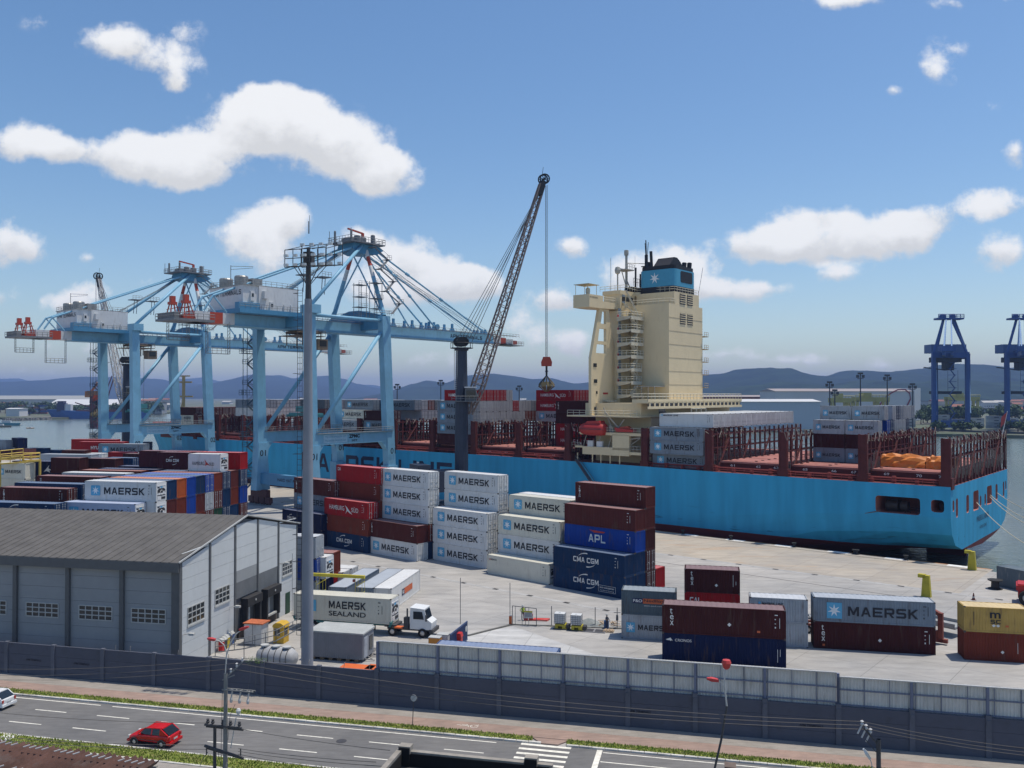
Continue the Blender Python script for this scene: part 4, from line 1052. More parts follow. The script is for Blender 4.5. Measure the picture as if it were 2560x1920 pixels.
container((x, y, 0), -R(12.2), 'dbrown', L40, 2.9, 'dry', None, 'tex', 'dark brown container with orange stickers, under the big grey star one', gr)
container((x, y, 2.9), -R(12.2), 'grey', L40, 2.6, 'dry', None, 'star_name_wide', 'grey container with big white star and bold black name, bright roof', gr)
x, y = G(2410.7, 1649.1)
container((x, y, 0), A, 'rust', L20, 2.9, 'dry', None, 'dry_marks', 'rust brown short container under the yellow one at the right edge', gr)
container((x, y, 2.9), A, 'yellow', L20, 2.6, 'dry', None, 'msc', 'yellow short container with black monogram at the right edge', gr)
x, y = G(2491.7, 1465)
container((x, y, 0), -R(66), 'slate', L40, 2.9, 'reefer', None, None, 'slate grey container end-on beside the red reach stacker', gr)
x, y = G(2530, 1440)
container((x + 4.6, y + 1.5, 0), -R(66), 'red', L40, 2.7, 'dry', None, None, 'red roofed container behind the slate grey one at the right edge', gr)
x, y = G(1392, 1636, 2.85); k_, d_ = toW(x, y)
container(WF(k_ - 12.19, d_ - .2), -WYAW, 'blue', L40, 2.85, 'dry', None, None, 'blue container with ribbed roof showing just above the metal screen', gr).color = (.05, .09, .2, 1)

# the truck's box and the three roofs parked end on
x, y = G(733.5, 1545.5, 1.25)
truck_k, truck_d = toW(x, y)
container((x, y, 1.25), -R(14), 'offwhite', L40, 2.9, 'reefer', 'fridge', 'two_line', 'worn white container with two lines of black letters riding on the truck chassis', None)
for i, (u, v, c_, lg_, lb) in enumerate(((979, 1471.5, 'white', 'pando_rot', 'white container with orange and blue panel, parked end-on behind the truck'), (934, 1470, 'grey', None, 'grey roofed container parked end-on, middle one behind the truck'), (866, 1468.5, 'grey', None, 'grey roofed container parked end-on, left one behind the truck'))):
    x, y = G(u, v, 2.9)
    o = container((x, y, 0), math.pi / 2 - R(11), c_, L40, 2.9, 'reefer' if i == 0 else 'dry', None, lg_, lb, 'containers parked end-on behind the truck')
# small group right of the gable, behind the mast
gm_ = 'containers at the warehouse corner'
x, y, _ = D(783, 1500, 113.)
for i, (c_, kd, en, lb) in enumerate((('grey', 'dry', 'door', 'grey container, bottom of the three-high stack at the warehouse corner'), ('blue', 'dry', 'door', 'blue container with grey locking bars, middle of stack at warehouse corner'), ('palegrey', 'dry', 'door', 'pale grey container with white bars, top of stack at warehouse corner'))):
    container((x - 11.6, y + 2.9, i * 2.9), -R(13), c_, L40, 2.9, kd, en, None, lb, gm_)
x, y, _ = D(829.5, 1500, 117.)
for i, (c_, kd, en, lb) in enumerate((('dnavy', 'dry', None, 'dark navy container under the white refrigerated one at the warehouse corner'), ('white', 'reefer', 'fridge', 'white refrigerated container beside the blue doors at the warehouse corner'))):
    container((x - 12.1, y, i * 2.9), -R(13), c_, L40, 2.9, kd, en, None, lb, gm_)
x, y, _ = D(846.5, 1500, 120.)
for i, (c_, kd, en, lb) in enumerate((('red', 'dry', None, 'bright red container, lower of the red pair at the warehouse corner'), ('rust', 'dry', None, 'dull red-brown container, upper of the red pair at the warehouse corner'))):
    container((x - 12.1, y, i * 2.9), -R(13), c_, L40, 2.9, kd, en, None, lb, gm_)
for i, (u, v) in enumerate(((868, 1421), (888, 1412))):
    x, y = G(u, v, 2.9)
    container((x - 11.9, y, 0), -R(13), 'white', L40, 2.9, 'reefer', 'door', None, ('nearer' if i == 0 else 'farther') + ' white roofed container on the ground beyond the warehouse corner', gm_)

# ---- the big block behind the warehouse
ya = R(13.2); bux, buy = math.cos(ya), -math.sin(ya); bvx, bvy = math.sin(ya), math.cos(ya)
gl = 'containers in the block behind the warehouse'
x1, y1 = G(390.6, 1206.4, 14.5)              # near right top corner of row 1
RC = {0: [(3, 'coolwhite', 'star_name', 'fridge', 'reefer'), (2, 'white', None, 'fridge', 'reefer')],
      1: [(4, 'white', 'star_name', 'fridge', 'reefer'), (3, 'white', None, 'fridge', 'reefer'), (2, 'white', None, 'fridge', 'reefer')],
      2: [(4, 'navy'), (3, 'brown'), (2, 'palegrey', None, 'door')], 3: [(4, 'orange'), (3, 'rust'), (2, 'navy')], 4: [(4, 'blue'), (3, 'blue'), (2, 'navy')],
      5: [(4, 'navy'), (3, 'brown'), (2, 'rust')], 6: [(4, 'blue', None, 'door'), (3, 'palegrey', None, 'door'), (2, 'brown', None, 'door')], 7: [(4, 'rust'), (3, 'brown', None, 'door'), (2, 'green')],
      8: [(4, 'navy', None, 'door'), (3, 'navy'), (2, 'navy', None, 'door')], 9: [(4, 'brown'), (3, 'rust'), (2, 'navy')], 10: [(5, 'red'), (4, 'navy', None, 'door'), (3, 'blue'), (2, 'brown', None, 'door'), (1, 'white', None, 'fridge', 'reefer')]}
ON = ['front', 'second', 'third', 'fourth', 'fifth', 'sixth', 'seventh', 'eighth', 'ninth', 'tenth', 'rearmost']
TIER = ['bottom', 'second', 'third', 'fourth', 'fifth', 'sixth']
for r_, its in RC.items():
    sh = -1.65 if r_ == 0 else (.25 if r_ == 10 else 0)
    for it in its:
        lv, cn, lgx, en, kd = (list(it) + [None] * 4)[:5]
        lb = f"{CN[cn]} container, {TIER[lv]} tier, {ON[r_]} row of the block behind the warehouse roof"
        x = x1 + bvx * 2.5 * (r_ - 1) + bux * (sh - L40); y = y1 + bvy * 2.5 * (r_ - 1) + buy * (sh - L40)
        container((x, y, lv * 2.9), -ya, cn, L40, 2.9, kd or 'dry', en, lgx, lb, gl)
# row 8-9 sixth tier
for (r_, sx, cn, LL, lgx, en, kd, lb) in ((8.35, -1.0, 'white', L20, 'sud_short', 'fridge', 'reefer', 'short white refrigerated container with bird emblem, highest tier behind the block'),
                                  (9.3, -8.6, 'maroon', L20, 'arcs_short', None, 'dry', 'short maroon container with arcs emblem, highest tier behind the block'), (10.4, -8.2, 'maroon', L40, None, None, 'dry', 'long dark maroon container, highest tier at the back of the block')):
    x = x1 + bvx * 2.5 * (r_ - 1) + bux * (sx - LL); y = y1 + bvy * 2.5 * (r_ - 1) + buy * (sx - LL)
    container((x, y, 14.5), -ya, cn, LL, 2.9, kd, en, lgx, lb, gl)
# left columns: right top near corner as seen, top height
LCOL = [(136, 1260.5, 11.6, 'navy', 'arcs', 'door', 'dry', 'front'), (167.8, 1222.6, 13.1, 'brown', 'triton', 'door', 'dry', 'second'), (203, 1211, 13.6, 'navy', None, 'door', 'dry', 'third'), (252, 1193, 14.1, 'brown', 'gold', None, 'dry', 'fourth'),
        (312, 1184.5, 14.3, 'white', None, 'door', 'reefer', 'fifth'), (352, 1178, 14.2, 'rust', None, None, 'dry', 'sixth'), (395, 1174.5, 14.3, 'dnavy', None, None, 'dry', 'seventh'), (441, 1168, 14.3, 'dnavy', None, None, 'dry', 'eighth')]
for (u, v, zt_, cn, lgx, en, kd, nm) in LCOL:
    x, y = G(u, v, zt_)
    for j in range(2 if nm in ('front', 'second') else 1):
        c2 = cn if j == 0 else {'front': 'navy', 'second': 'orange'}[nm]
        container((x - bux * L40, y - buy * L40, zt_ - 2.75 * (j + 1)), -ya, c2, L40, 2.75, kd, en, lgx if j == 0 else None, f"{CN[c2]} container, {'upper' if j == 0 else 'lower'} tier, {nm} of the rows at the left edge", 'containers in the left rows behind the warehouse')
# more distant pieces, each given by front top left corner, depth and size
FAR = [(30, 1152, 166, 'dnavy', L40, 'han', None, 'dry', 2, 11, 'dark navy container with white emblem, stacked left rear of the yard'), (86, 1153, 163, 'dnavy', L20, 'han', None, 'dry', 2, 11, 'short dark navy container with ship emblem, left rear of the yard'),
       (-8, 1157, 158, 'offwhite', L20, 'star_name_short', None, 'reefer', 2, 12, 'off-white container with star half cut by the left edge'),
       (127, 1144, 160, 'dbrown', L20, None, None, 'dry', 1, 12, 'dark brown short container left rear, left of its twin'), (217, 1146, 163, 'dbrown', L20, None, None, 'dry', 1, 12, 'dark brown short container left rear, right of its twin'),
       (98, 1135, 178, 'palegrey', L40, None, None, 'reefer', 1, 12, 'white roofed container behind the dark brown short pair'), (262, 1144, 168, 'navy', L20, None, 'door', 'dry', 1, 12, 'navy short container with grey locking bars at the left rear'),
       (270, 1130, 182, 'red', L20, None, None, 'dry', 1, 12, 'red short container at the left rear behind the navy doors'), (307, 1134, 176, 'dbrown', L20, None, None, 'dry', 1, 12, 'brown short container in front of the water, left rear'),
       (343, 1131, 180, 'white', L20, None, 'door', 'reefer', 1, 12, 'white roofed short container with door bars at the left rear'), (370, 1139, 172, 'red', L20, 'sud_short', None, 'dry', 1, 12, 'small red container beside the dark maroon one'),
       (194, 1104, 214, 'red', L20, 'hyundai', None, 'dry', 1, 8, 'red container with white name against the river'), (178, 1098, 222, 'red', L40, None, None, 'dry', 2, 8, 'plain red container behind the named red one by the river'),
       (246, 1109, 212, 'grey', L40, 'star_name', None, 'dry', 1, 10, 'grey container with star right of the named red one by the river'), (154, 1125, 205, 'dbrown', L20, None, None, 'dry', 1, 10, 'small dark brown container left of the named red one'),
       (197, 1133, 205, 'white', L20, None, None, 'dry', 1, 10, 'white container beneath the named red one by the river'),
       (29, 1094, 248, 'dnavy', L20, None, None, 'dry', 1, 45, 'dark blue container highest in the stack at the river, left'), (66, 1120, 250, 'navy', L20, None, None, 'dry', 1, 12, 'navy container low in the stack at the river, left'), (105, 1125, 252, 'navy', L20, None, None, 'dry', 1, 12, 'navy container at the right end of the river stack'),
       (29, 1121, 246, 'pink', L20, None, None, 'dry', 1, 12, 'faded pink-red container under the dark blue one by the river'), (-30, 1100, 244, 'grey', L20, None, None, 'dry', 1, 12, 'grey container at the left edge by the river'), (-24, 1124, 243, 'maroon', L20, None, None, 'dry', 1, 12, 'maroon container at the left edge under the grey one')]
for (u, v, dy, cn, LL, lgx, en, kd, nlev, yaw_, lb) in FAR:
    x, y, z = D(u, v, dy)
    if lgx == 'hyundai' or (lgx == 'star_name' and LL == L20): lgx = {'hyundai': 'hyundai', 'star_name': 'star_name_short'}[lgx]; 
    o = container((x, y, z - 2.9), -R(yaw_), cn, LL if lgx != 'hyundai' else L40, 2.9, kd, en, lgx, lb, 'distant containers at the left rear of the yard')
    for j in range(1, nlev): container((x, y, z - 2.9 * (j + 1)), -R(yaw_), cn, LL, 2.9, kd, en, None, lb.replace('container', 'container just below the', 1) if False else 'lower ' + lb, 'distant containers at the left rear of the yard')
# yellow railings at the left edge
ry = mat('railing_yellow', (.5, .36, .07), .6, .1)
for i, (u0, v0, u1, v1, dy, nm) in enumerate(((0, 1146, 58, 1140, 160, 'nearer'), (0, 1160, 100, 1152, 156, 'lower'), (58, 1152, 100, 1150, 158, 'shorter'))):
    a_ = Vector(D(u0, v0, dy)); b_ = Vector(D(u1, v1, dy + 3)); mb = MB()
    mb.rail([a_, b_], 1.4, .08, 1.8); mb.beam(a_, b_, .8, .25)
    for q in (a_, b_): mb.beam((q.x, q.y, 0), q, .3)
    tag(mb.build('railing_platform', ry), nm + ' yellow railed walkway at the left edge behind the roof', 'walkway', 'yellow railed walkways at the left edge')
# ---------------------------------------------------------------- quay gantry cranes (local x along the quay towards the stern, y over the water)
cb = mat('crane_blue', (.19, .41, .57), .5, .12, .25, streak=True, dirt=(.16, .28, .36))
cbd = mat('crane_blue_deep', (.07, .24, .4), .5, .1, .4)
cgr = mat('crane_grey_steel', (.17, .18, .19), .6, .2)
crd = mat('crane_red', (.42, .06, .03), .5, .1)
cwh = mat('crane_white', (.62, .63, .63), .5, .06, .4, streak=True, dirt=(.4, .4, .38))
cbr = mat('trolley_brown', (.16, .12, .08), .7, .3)
blk = mat('lettering_black', (.012, .014, .02), .6)
wire = mat('wire_rope', (.09, .1, .11), .6)


def gantry(s, num, lab):
    g = thing('quay_gantry_crane', lab, 'gantry crane', QF(s, 0), -QYAW, 'light blue quay gantry cranes')
    X = 10.4
    # legs
    for sx in (-1, 1):
        MB().beam((sx * X, -5.2, 9), (sx * X, -7.2, 47.5), 2.1, 2.4, 1.9, 2.6, up=(0, 1, 0)).box(sx * X - 1.3, -6.9, 3.6, sx * X + 1.3, -3.6, 9.3).build('leg', cb, g)
        m = MB(); m.beam((sx * X, -29.6, 9), (sx * X, -30.4, 48), 2.1, 2.6, 1.9, 2.2, up=(0, 1, 0))
        m.prism([(-31.6, 3.6), (-27.6, 3.6), (-28.3, 12), (-27.9, 15.4), (-30.9, 15.4)], sx * X - 1.25, sx * X + 1.25, 'x'); m.build('leg', cb, g)
        m = MB().box(sx * X - .9, -28.6, 15.5, sx * X + .9, -6.3, 18.1); m.prism([(-28.6, 15.52), (-26.5, 15.52), (-28.6, 12.6)], sx * X - .8, sx * X + .8, 'x'); m.prism([(-6.3, 15.52), (-8.6, 15.52), (-6.0, 12.6)], sx * X - .8, sx * X + .8, 'x')
        pb = m.build('portal_beam', cb, g)
        r_ = MB(); r_.rail([(sx * X + 1.2, -29, 18.2), (sx * X + 1.2, -5, 18.2)], 1.1, .05, 1.5); r_.box(sx * X - .9, -29, 18.1, sx * X + 1.3, -5, 18.2); r_.build('handrail', cgr, pb)
        MB().tube((sx * X, -28.2, 18.6), (sx * X, -8.3, 43.2), .52, 12).build('diagonal_brace', cb, g, smooth=True)
        MB().tube((sx * X, -29.8, 46.3), (sx * X, -8.2, 46.3), .42, 12).build('tie_tube', cb, g, smooth=True)
        MB().box(sx * X - 2.0, -31.5, 46.6, sx * X + 2.0, -28.5, 48.6).build('leg_cap', cb, g)
        m = MB()
        for i in range(4):
            for p in (-5.2, -29.6): x = sx * X - 3.6 + i * 2.4; m.box(x - 1.0, p - .5, .5, x + 1.0, p + .5, 1.9); m.lathe([(0, -.22), (.4, -.22), (.4, .22), (0, .22)], (x - .5, p, .42), 12, 'y'); m.lathe([(0, -.22), (.4, -.22), (.4, .22), (0, .22)], (x + .5, p, .42), 12, 'y')
        for p in (-5.2, -29.6): m.box(sx * X - 3.4, p - .6, 1.9, sx * X + 3.4, p + .6, 3.7)
        m.build('bogie', mat('bogie_dark_red', (.09, .03, .03), .7, .2), g)
    for p in (-5.2, -29.6):
        sb = MB().box(-X + 1, p - .8, 5.2, X - 1, p + .8, 7.9).build('sill_beam', cbd, g)
        if p < -20:
            m = MB(); word_x(m, '', 0, 0, 1, 1, 0) if False else None; g_ = glyphs('HARD HAT AREA', .01); m.add(([(-2 + a * 9, p - .82, 6.3 + c * .8) for a, b_, c in g_[0]], g_[1])); m.build('lettering', blk, sb)
    for p, z0, z1 in ((-30.4, 43.6, 46), (-7.2, 44.2, 47.3)):
        MB().box(-X + .9, p - .9, z0, X - .9, p + .9, z1).build('cross_beam', cbd, g)
    m = MB().prism([(-10.4, 46.4), (10.4, 46.4), (10.4, 47.6), (2, 49.4), (-2, 49.4), (-10.4, 47.6)], -8.4, -5.8, 'y'); ub = m.build('upper_deck_beam', cbd, g)
    m = MB(); m.rail([(-11, -5.2, 47.7), (11, -5.2, 47.7)], 1.2, .05, 1.3); m.rail([(-11, -9, 47.7), (11, -9, 47.7), (12, -5.2, 47.7)], 1.2, .05, 1.3); m.build('handrail', cgr, ub)
    # girder and boom
    gd = MB().box(-2.3, -45, 43.3, 2.3, 44.6, 45.9).prism([(-45, 43.3), (44.6, 43.3), (44.6, 43.15), (-45, 43.15)], -2.6, 2.6, 'x').build('girder', cb, g)
    m = MB(); g_ = block('APM TERMINALS'); m.add(([(2.33, 25.5 + a * 13.8, 44.05 + c * 1.05) for a, b_, c in g_[0]], g_[1])); m.build('lettering', blk, gd)
    for (a, b_, mt) in ((-48, -45, cwh), (-51.2, -48, crd), (-54.8, -51.2, cwh), (44.6, 48, cwh), (48, 50.5, crd), (50.5, 54, cwh), (54, 56, crd)):
        MB().box(-2.3, a, 43.4, 2.3, b_, 45.9 if b_ < 0 else 45.6 - (a - 44) * .1).build('girder_end', mt, g)
    m = MB(); m.box(-4, -60.6, 43.4, 4, -51, 43.9); m.rail([(4, -51, 43.9), (4, -60.6, 43.9), (-4, -60.6, 43.9), (-4, -51, 43.9)], 1.2, .06, 1.3); m.box(-3.6, -60.3, 43.9, 3.6, -59.2, 45.2); m.build('rear_platform', cgr, g)
    for x, p in ((-2.6, -57.4), (2.4, -57.0)):
        m = MB(); m.box(x - .5, p - .5, 47.8, x + .5, p + .5, 49.2); m.box(x - .75, p - .75, 47.3, x + .75, p + .75, 47.9)
        for dx, dy in ((-1.1, -1.1), (1.1, -1.1), (1.1, 1.6), (-1.1, 1.6)): m.beam((x + dx * .4, p + dy * .4, 47.4), (x + dx, p + dy, 44), .22)
        for zz in (45.2, 46.2): m.beam((x - .9, p - .9, zz), (x + .9, p + 1.2, zz + .6), .12); m.beam((x + .9, p - .9, zz), (x - .9, p + 1.2, zz + .6), .12)
        m.box(x - 1, p - .9, 43.9, x + 1, p + 1.4, 44.9)
        m.build('sheave_frame', crd, g)
    m = MB()
    for sx in (-1, 1): m.rail([(sx * 3.1, -45, 45.9), (sx * 3.1, 56, 45.4)], 1.1, .045, 1.5); m.box(sx * 3.1 - .45, -45, 45.8, sx * 3.1 + .45, 54, 45.88)
    m.rail([(-3, 58.5, 43.2), (3, 58.5, 43.2), (3, 50, 43.2)], 1.1, .05, 1.2); m.box(-3, 50, 43.0, 3, 58.5, 43.15)
    m.build('boom_walkway', cgr, g)
    m = MB()
    for y in (4, 11, 17.5, 19.5, 27, 40, 41.5):
        for x in (-1.6, 1.6): m.box(x - .25, y - .3, 45.9, x + .25, y + .3, 48.2 if y < 30 else 47.3); m.prism([(y - 1.2, 45.9), (y + 1.2, 45.9), (y + .2, 47.4), (y - .2, 47.4)], x - .15, x + .15, 'x')
    m.lathe([(0, -.2), (.8, -.2), (.8, .2), (0, .2)], (2.0, 20.5, 46.9), 14, 'x'); m.build('stay_lug', cbd, g)
    # machinery house
    m = MB(); m.box(-8.2, -33.6, 46.9, 5.6, -30.2, 52.3); m.box(-8.2, -45, 46.9, 4.6, -33.6, 52.3); m.box(4.6, -45, 48.2, 5.6, -41, 52.3); m.box(4.6, -41, 46.3, 5.9, -30.2, 52.5)
    hs = m.build('machinery_house', cwh, g)
    MB().box(-8.4, -45.2, 52.3, 5.9, -30, 52.5).build('roof', mat('house_roof', (.3, .31, .3), .8, .2), hs)
    MB().box(-9, -46.4, 45.9, 6.6, -29.5, 46.9).prism([(-46.4, 46.9), (-41, 46.9), (-41, 48.3), (-46.4, 48.3)], 4.6, 6.2, 'x').build('house_base', cbd, hs)
    m = MB(); g_ = block('APM TERMINALS'); m.add(([(-7.6 + a * 12.4, -45.03, 50.2 + c * 1.1) for a, b_, c in g_[0]], g_[1])); m.build('lettering', blk, hs)
    m = MB(); m.box(5.6, -43.2, 48.8, 6.0, -42.2, 51); m.box(5.9, -38.2, 46.9, 6.2, -37.2, 48.9); m.build('door', cwh, hs)
    m = MB(); m.box(5.99, -43, 49.7, 6.02, -42.45, 50.5); m.box(6.2, -38.0, 47.8, 6.22, -37.45, 48.5); m.build('window', glz, hs)
    m = MB(); m.box(5.9, -40.2, 49.5, 6.9, -39, 51.2); m.box(5.9, -34.4, 46.9, 6.2, -34.1, 48.6); m.box(5.9, -32.5, 46.9, 6.2, -32.2, 48.6); m.build('air_unit', cwh, hs)
    m = MB(); m.lathe([(1.6, 52.5), (1.6, 54.4), (1.4, 54.7), (0, 54.7)], (-4.5, -43, 0), 16); m.lathe([(1.6, 52.5), (1.6, 54.6), (1.4, 54.9), (0, 54.9)], (1, -42.5, 0), 16); m.box(.3, -40.8, 52.5, 3, -38.2, 54.4); m.build('roof_ventilator', mat('ventilator_metal', (.3, .3, .29), .45, .2, metal=.5), hs)
    m = MB(); m.rail([(-8.2, -45, 52.5), (5.7, -45, 52.5), (5.7, -30.2, 52.5), (-8.2, -30.2, 52.5), (-8.2, -45, 52.5)], 1.1, .045, 1.5); m.rail([(6.6, -46.4, 46.9), (6.6, -29.6, 46.9)], 1.1, .045, 1.4); m.tube((-1, -44, 52.5), (-1, -44, 57.4), .08, 5); m.tube((-1, -44, 57.2), (3.5, -41, 57.0), .06, 5); m.tube((-1, -44, 56.4), (3.5, -41, 56.7), .05, 5); m.build('handrail', cgr, hs)
    # A-frame, apex and stays
    for sx in (-1, 1):
        a = Vector((sx * X, -7.2, 47.6)); b_ = Vector((sx * 2.6, -6.6, 65.6)); c_ = a.lerp(b_, .58); d_ = a.lerp(b_, .74); e_ = a.lerp(b_, .88)
        ml = MB(); ml.mi = 0; ml.tube(a, c_, .62, 12, .56, False); ml.mi = 1; ml.tube(c_, d_, .56, 12, .52, False); ml.mi = 2; ml.tube(d_, e_, .52, 12, .5, False); ml.mi = 1; ml.tube(e_, b_, .5, 12, .5, False); ml.build('tower_leg', [cb, cwh, crd], g, smooth=True)
        MB().tube((sx * X, -30.3, 48.2), (sx * 3.2, -8.6, 66.2), .45, 12).build('backstay', cb, g, smooth=True)
        MB().tube((sx * 2.2, -52.6, 46.2), (sx * 2.2, -50.4, 49.6), .25, 8).tube((sx * 2.2, -50.4, 49.6), (sx * 2.6, -8.4, 66.6), .27, 10).tube((sx * 2.2, -50.4, 49.6), (sx * 2.2, -47, 46), .2, 8).build('backstay', cb, g)
        for y in (19, 39.5):
            q0 = Vector((sx * 2.6, -5, 66.4)); q1 = Vector((sx * 2.1, y, 47.0)); f_ = MB().tube(q0, q1, .24, 8)
            for t in (.3, .6): f_.tube(q0.lerp(q1, t - .012), q0.lerp(q1, t + .012), .42, 8)
            f_.build('forestay', cb, g)
    MB().tube((10.2, -8, 48.4), (-2, -7, 64.4), .2, 8).tube((-10.2, -8, 48.4), (2, -7, 64.4), .2, 8).build('cross_brace', cb, g)
    MB().tube((0, -5, 65.5), (1, 10.5, 46.2), .2, 8).build('forestay', cb, g)
    ap = MB().prism([(-11.5, 65.2), (-8, 64.2), (-3, 64.6), (-1, 65.8), (-3, 66.8), (-11, 66.8)], -3.2, 3.2, 'x').build('apex_beam', cbd, g)
    m = MB(); m.box(-4.6, -13.2, 66.8, 4.6, -1.6, 67.1); m.rail([(-4.6, -13.2, 67.1), (4.6, -13.2, 67.1), (4.6, -1.6, 67.1), (-4.6, -1.6, 67.1), (-4.6, -13.2, 67.1)], 1.3, .06, 1.2)
    for (x, y, r, h) in ((-2.4, -9, .9, 1.6), (2, -9, .9, 1.7), (0, -5.5, 1.0, 1.9), (2.6, -4.2, .6, 2.4), (-3, -12.3, .3, 3), (3.6, -12.3, .3, 2.6)): m.lathe([(r, 67.1), (r, 67.1 + h), (r * .6, 67.3 + h), (0, 67.3 + h)], (x, y, 0), 10)
    m.box(-2, -11, 67.1, 2, -7, 68.3)
    for x, y in ((-4.4, -13), (4.4, -13), (0, -1.8)): m.tube((x, y, 67), (x, y, 70.2), .08, 5)
    m.build('apex_platform', cgr, g)
    MB().box(-.3, -5.8, 67.1, .3, -5.2, 70.3).beam((0, -5.5, 70.2), (0, -10.5, 70.8), .4).build('service_jib', crd, g)
    m = MB()
    rr = random.Random(num)
    for i in range(9):
        q = -1.6 + 3.2 * i / 8; m.tube((q, -4, 66 - (i % 3) * 1.2), (q, 36 + i % 3 * 4, 46.6), .045, 4, cap=False)
    for i in range(4): m.tube((-1 + i * .7, -9, 66), (-1 + i * .7, -30, 53), .04, 4, cap=False)
    for i, y in enumerate((-24.5, -23.9, -23.3, -22.7)): m.tube((-1.2 + (i % 2) * 2.4, y, 42.6), (-1.2 + (i % 2) * 2.4, y, 24.6), .05, 4, cap=False)
    m.build('wire_rope', wire, g)
    # festoon towers
    m = MB()
    for (x0, y0, z1) in ((9.2, -14.4, 55.6), (9.2, -9.2, 56.6)):
        for dx, dy in ((0, 0), (-2, 0), (0, 2.4), (-2, 2.4)): m.beam((x0 + dx, y0 + dy, 46.8), (x0 + dx, y0 + dy, z1), .12)
        for zz in (49.4, 52, z1 - .6): m.box(x0 - 2.3, y0 - .3, zz, x0 + .3, y0 + 2.7, zz + .1); m.rail([(x0 + .3, y0 - .3, zz), (x0 + .3, y0 + 2.7, zz)], 1., .04, 1)
    for (x0, y0) in ((4, -22), (4, -27.5)):
        for dy in (0, .9): m.beam((x0, y0 + dy, 52.3), (x0, y0 + dy + .3, 56.5), .14)
        m.box(x0 - 1.6, y0 - 1, 56.4, x0 + 1.6, y0 + 1.9, 56.6); m.rail([(x0 + 1.6, y0 - 1, 56.6), (x0 + 1.6, y0 + 1.9, 56.6)], 1.1, .05, 1)
    m.build('service_tower', cgr, g)
    # trolley, cab, spreader
    m = MB(); m.box(-3.4, -27.2, 42.5, 3.4, -21.4, 43.1); m.rail([(3.8, -29, 42), (3.8, -20.5, 42)], 1.2, .06, 1.1); m.box(-3.8, -29, 41.8, 3.8, -20.5, 41.95)
    for p in (-27, -24, -21.5): m.beam((3.2, p, 39.6), (3.2, p, 43), .2); m.beam((-3.2, p, 39.6), (-3.2, p, 43), .2)
    t_ = m.build('trolley', cbr, g)
    m = MB(); m.box(1.2, -22.8, 38.6, 3.8, -19.8, 41.2); m.build('cab', cbr, t_)
    MB().box(1.5, -19.82, 38.9, 3.5, -19.75, 40.9).box(3.78, -22.3, 39.4, 3.84, -20.2, 40.9).build('window', glz, t_)
    MB().box(-1.4, -25.6, 23.2, 1.4, -21.6, 24.6).box(-5.8, -24.5, 22.2, 5.8, -22.7, 22.9).box(-6.1, -25, 21.9, -5.7, -22.2, 22.5).box(5.7, -25, 21.9, 6.1, -22.2, 22.5).build('spreader', mat('spreader_teal', (.06, .22, .24), .6, .2), g)
    # hanging access cage under the rear
    m = MB()
    for (x0, y0, y1, z0) in ((3, -52.6, -47.2, 36.6), (-3.5, -58.2, -53.4, 39.6)):
        for p in (y0, y1):
            for dx in (0, .9): m.beam((x0 + dx, p, z0), (x0 + dx, p, 43.4), .1)
            z = z0
            while z < 43: m.beam((x0, p, z), (x0 + .9, p, z + .8), .05); z += .8
        m.box(x0, y0, z0 - .1, x0 + 1, y1, z0); m.rail([(x0 + 1, y0, z0), (x0 + 1, y1, z0)], 1.2, .05, 1.)
    m.build('access_cage', cgr, g)
    # stair tower on the far landward leg
    m = MB(); xs_ = -X - 2.6; z = 4.; k = 0
    while z < 43:
        a_ = (xs_, -31.8, z); b_ = (xs_, -28.6, z + 2.6)
        if k % 2: a_, b_ = (xs_, -28.6, z), (xs_, -31.8, z + 2.6)
        m.beam(a_, b_, .7, .12); m.tube((a_[0] + .4, a_[1], a_[2] + 1), (b_[0] + .4, b_[1], b_[2] + 1), .05, 4); m.tube((a_[0] - .4, a_[1], a_[2] + 1), (b_[0] - .4, b_[1], b_[2] + 1), .05, 4)
        if k % 2 == 0 or True:
            m.box(xs_ - .9, b_[1] - .8, b_[2] - .08, -X - .9, b_[1] + .8, b_[2]); m.rail([(xs_ - .9, b_[1] - .8, b_[2]), (xs_ - .9, b_[1] + .8, b_[2])], 1.1, .05, .8)
            if k % 4 == 0: m.box(xs_ - 1.4, -33.2, b_[2] - .1, -X - .9, -27.4, b_[2]); m.rail([(xs_ - 1.4, -33.2, b_[2]), (xs_ - 1.4, -27.4, b_[2])], 1.2, .06, 1.); m.rail([(xs_ - 1.4, -33.2, b_[2]), (-X - .9, -33.2, b_[2])], 1.2, .06, 1.)
        z += 2.6; k += 1
    for y in (-32.4, -28): m.beam((xs_ - .9, y, 3), (xs_ - .9, y, 44), .12); m.beam((xs_ + .9, y, 3), (xs_ + .9, y, 44), .12)
    m.build('stair_tower', mat('stair_blue_grey', (.05, .09, .12), .6, .2), g)
    m = MB(); a = Vector((X + .8, -6, 48)); b_ = Vector((3.4, -5.2, 66)); n = 6
    for i in range(n):
        p0 = a.lerp(b_, i / n); p1 = a.lerp(b_, (i + 1) / n); o = Vector((1.6, 3.2, 0)) if i % 2 else Vector((1.6, -.6, 0)); o2 = Vector((1.6, -.6, 0)) if i % 2 else Vector((1.6, 3.2, 0))
        m.beam(p0 + o, p1 + o2, .7, .1); m.tube(p0 + o + Vector((.3, 0, 1)), p1 + o2 + Vector((.3, 0, 1)), .05, 4); q = p1 + o2; m.box(q.x - 1.6, q.y - .8, q.z - .05, q.x + .5, q.y + .8, q.z + .05); m.rail([q + Vector((.5, -.8, 0)), q + Vector((.5, .8, 0))], 1.1, .05, .8)
    m.build('tower_stair', cgr, g)
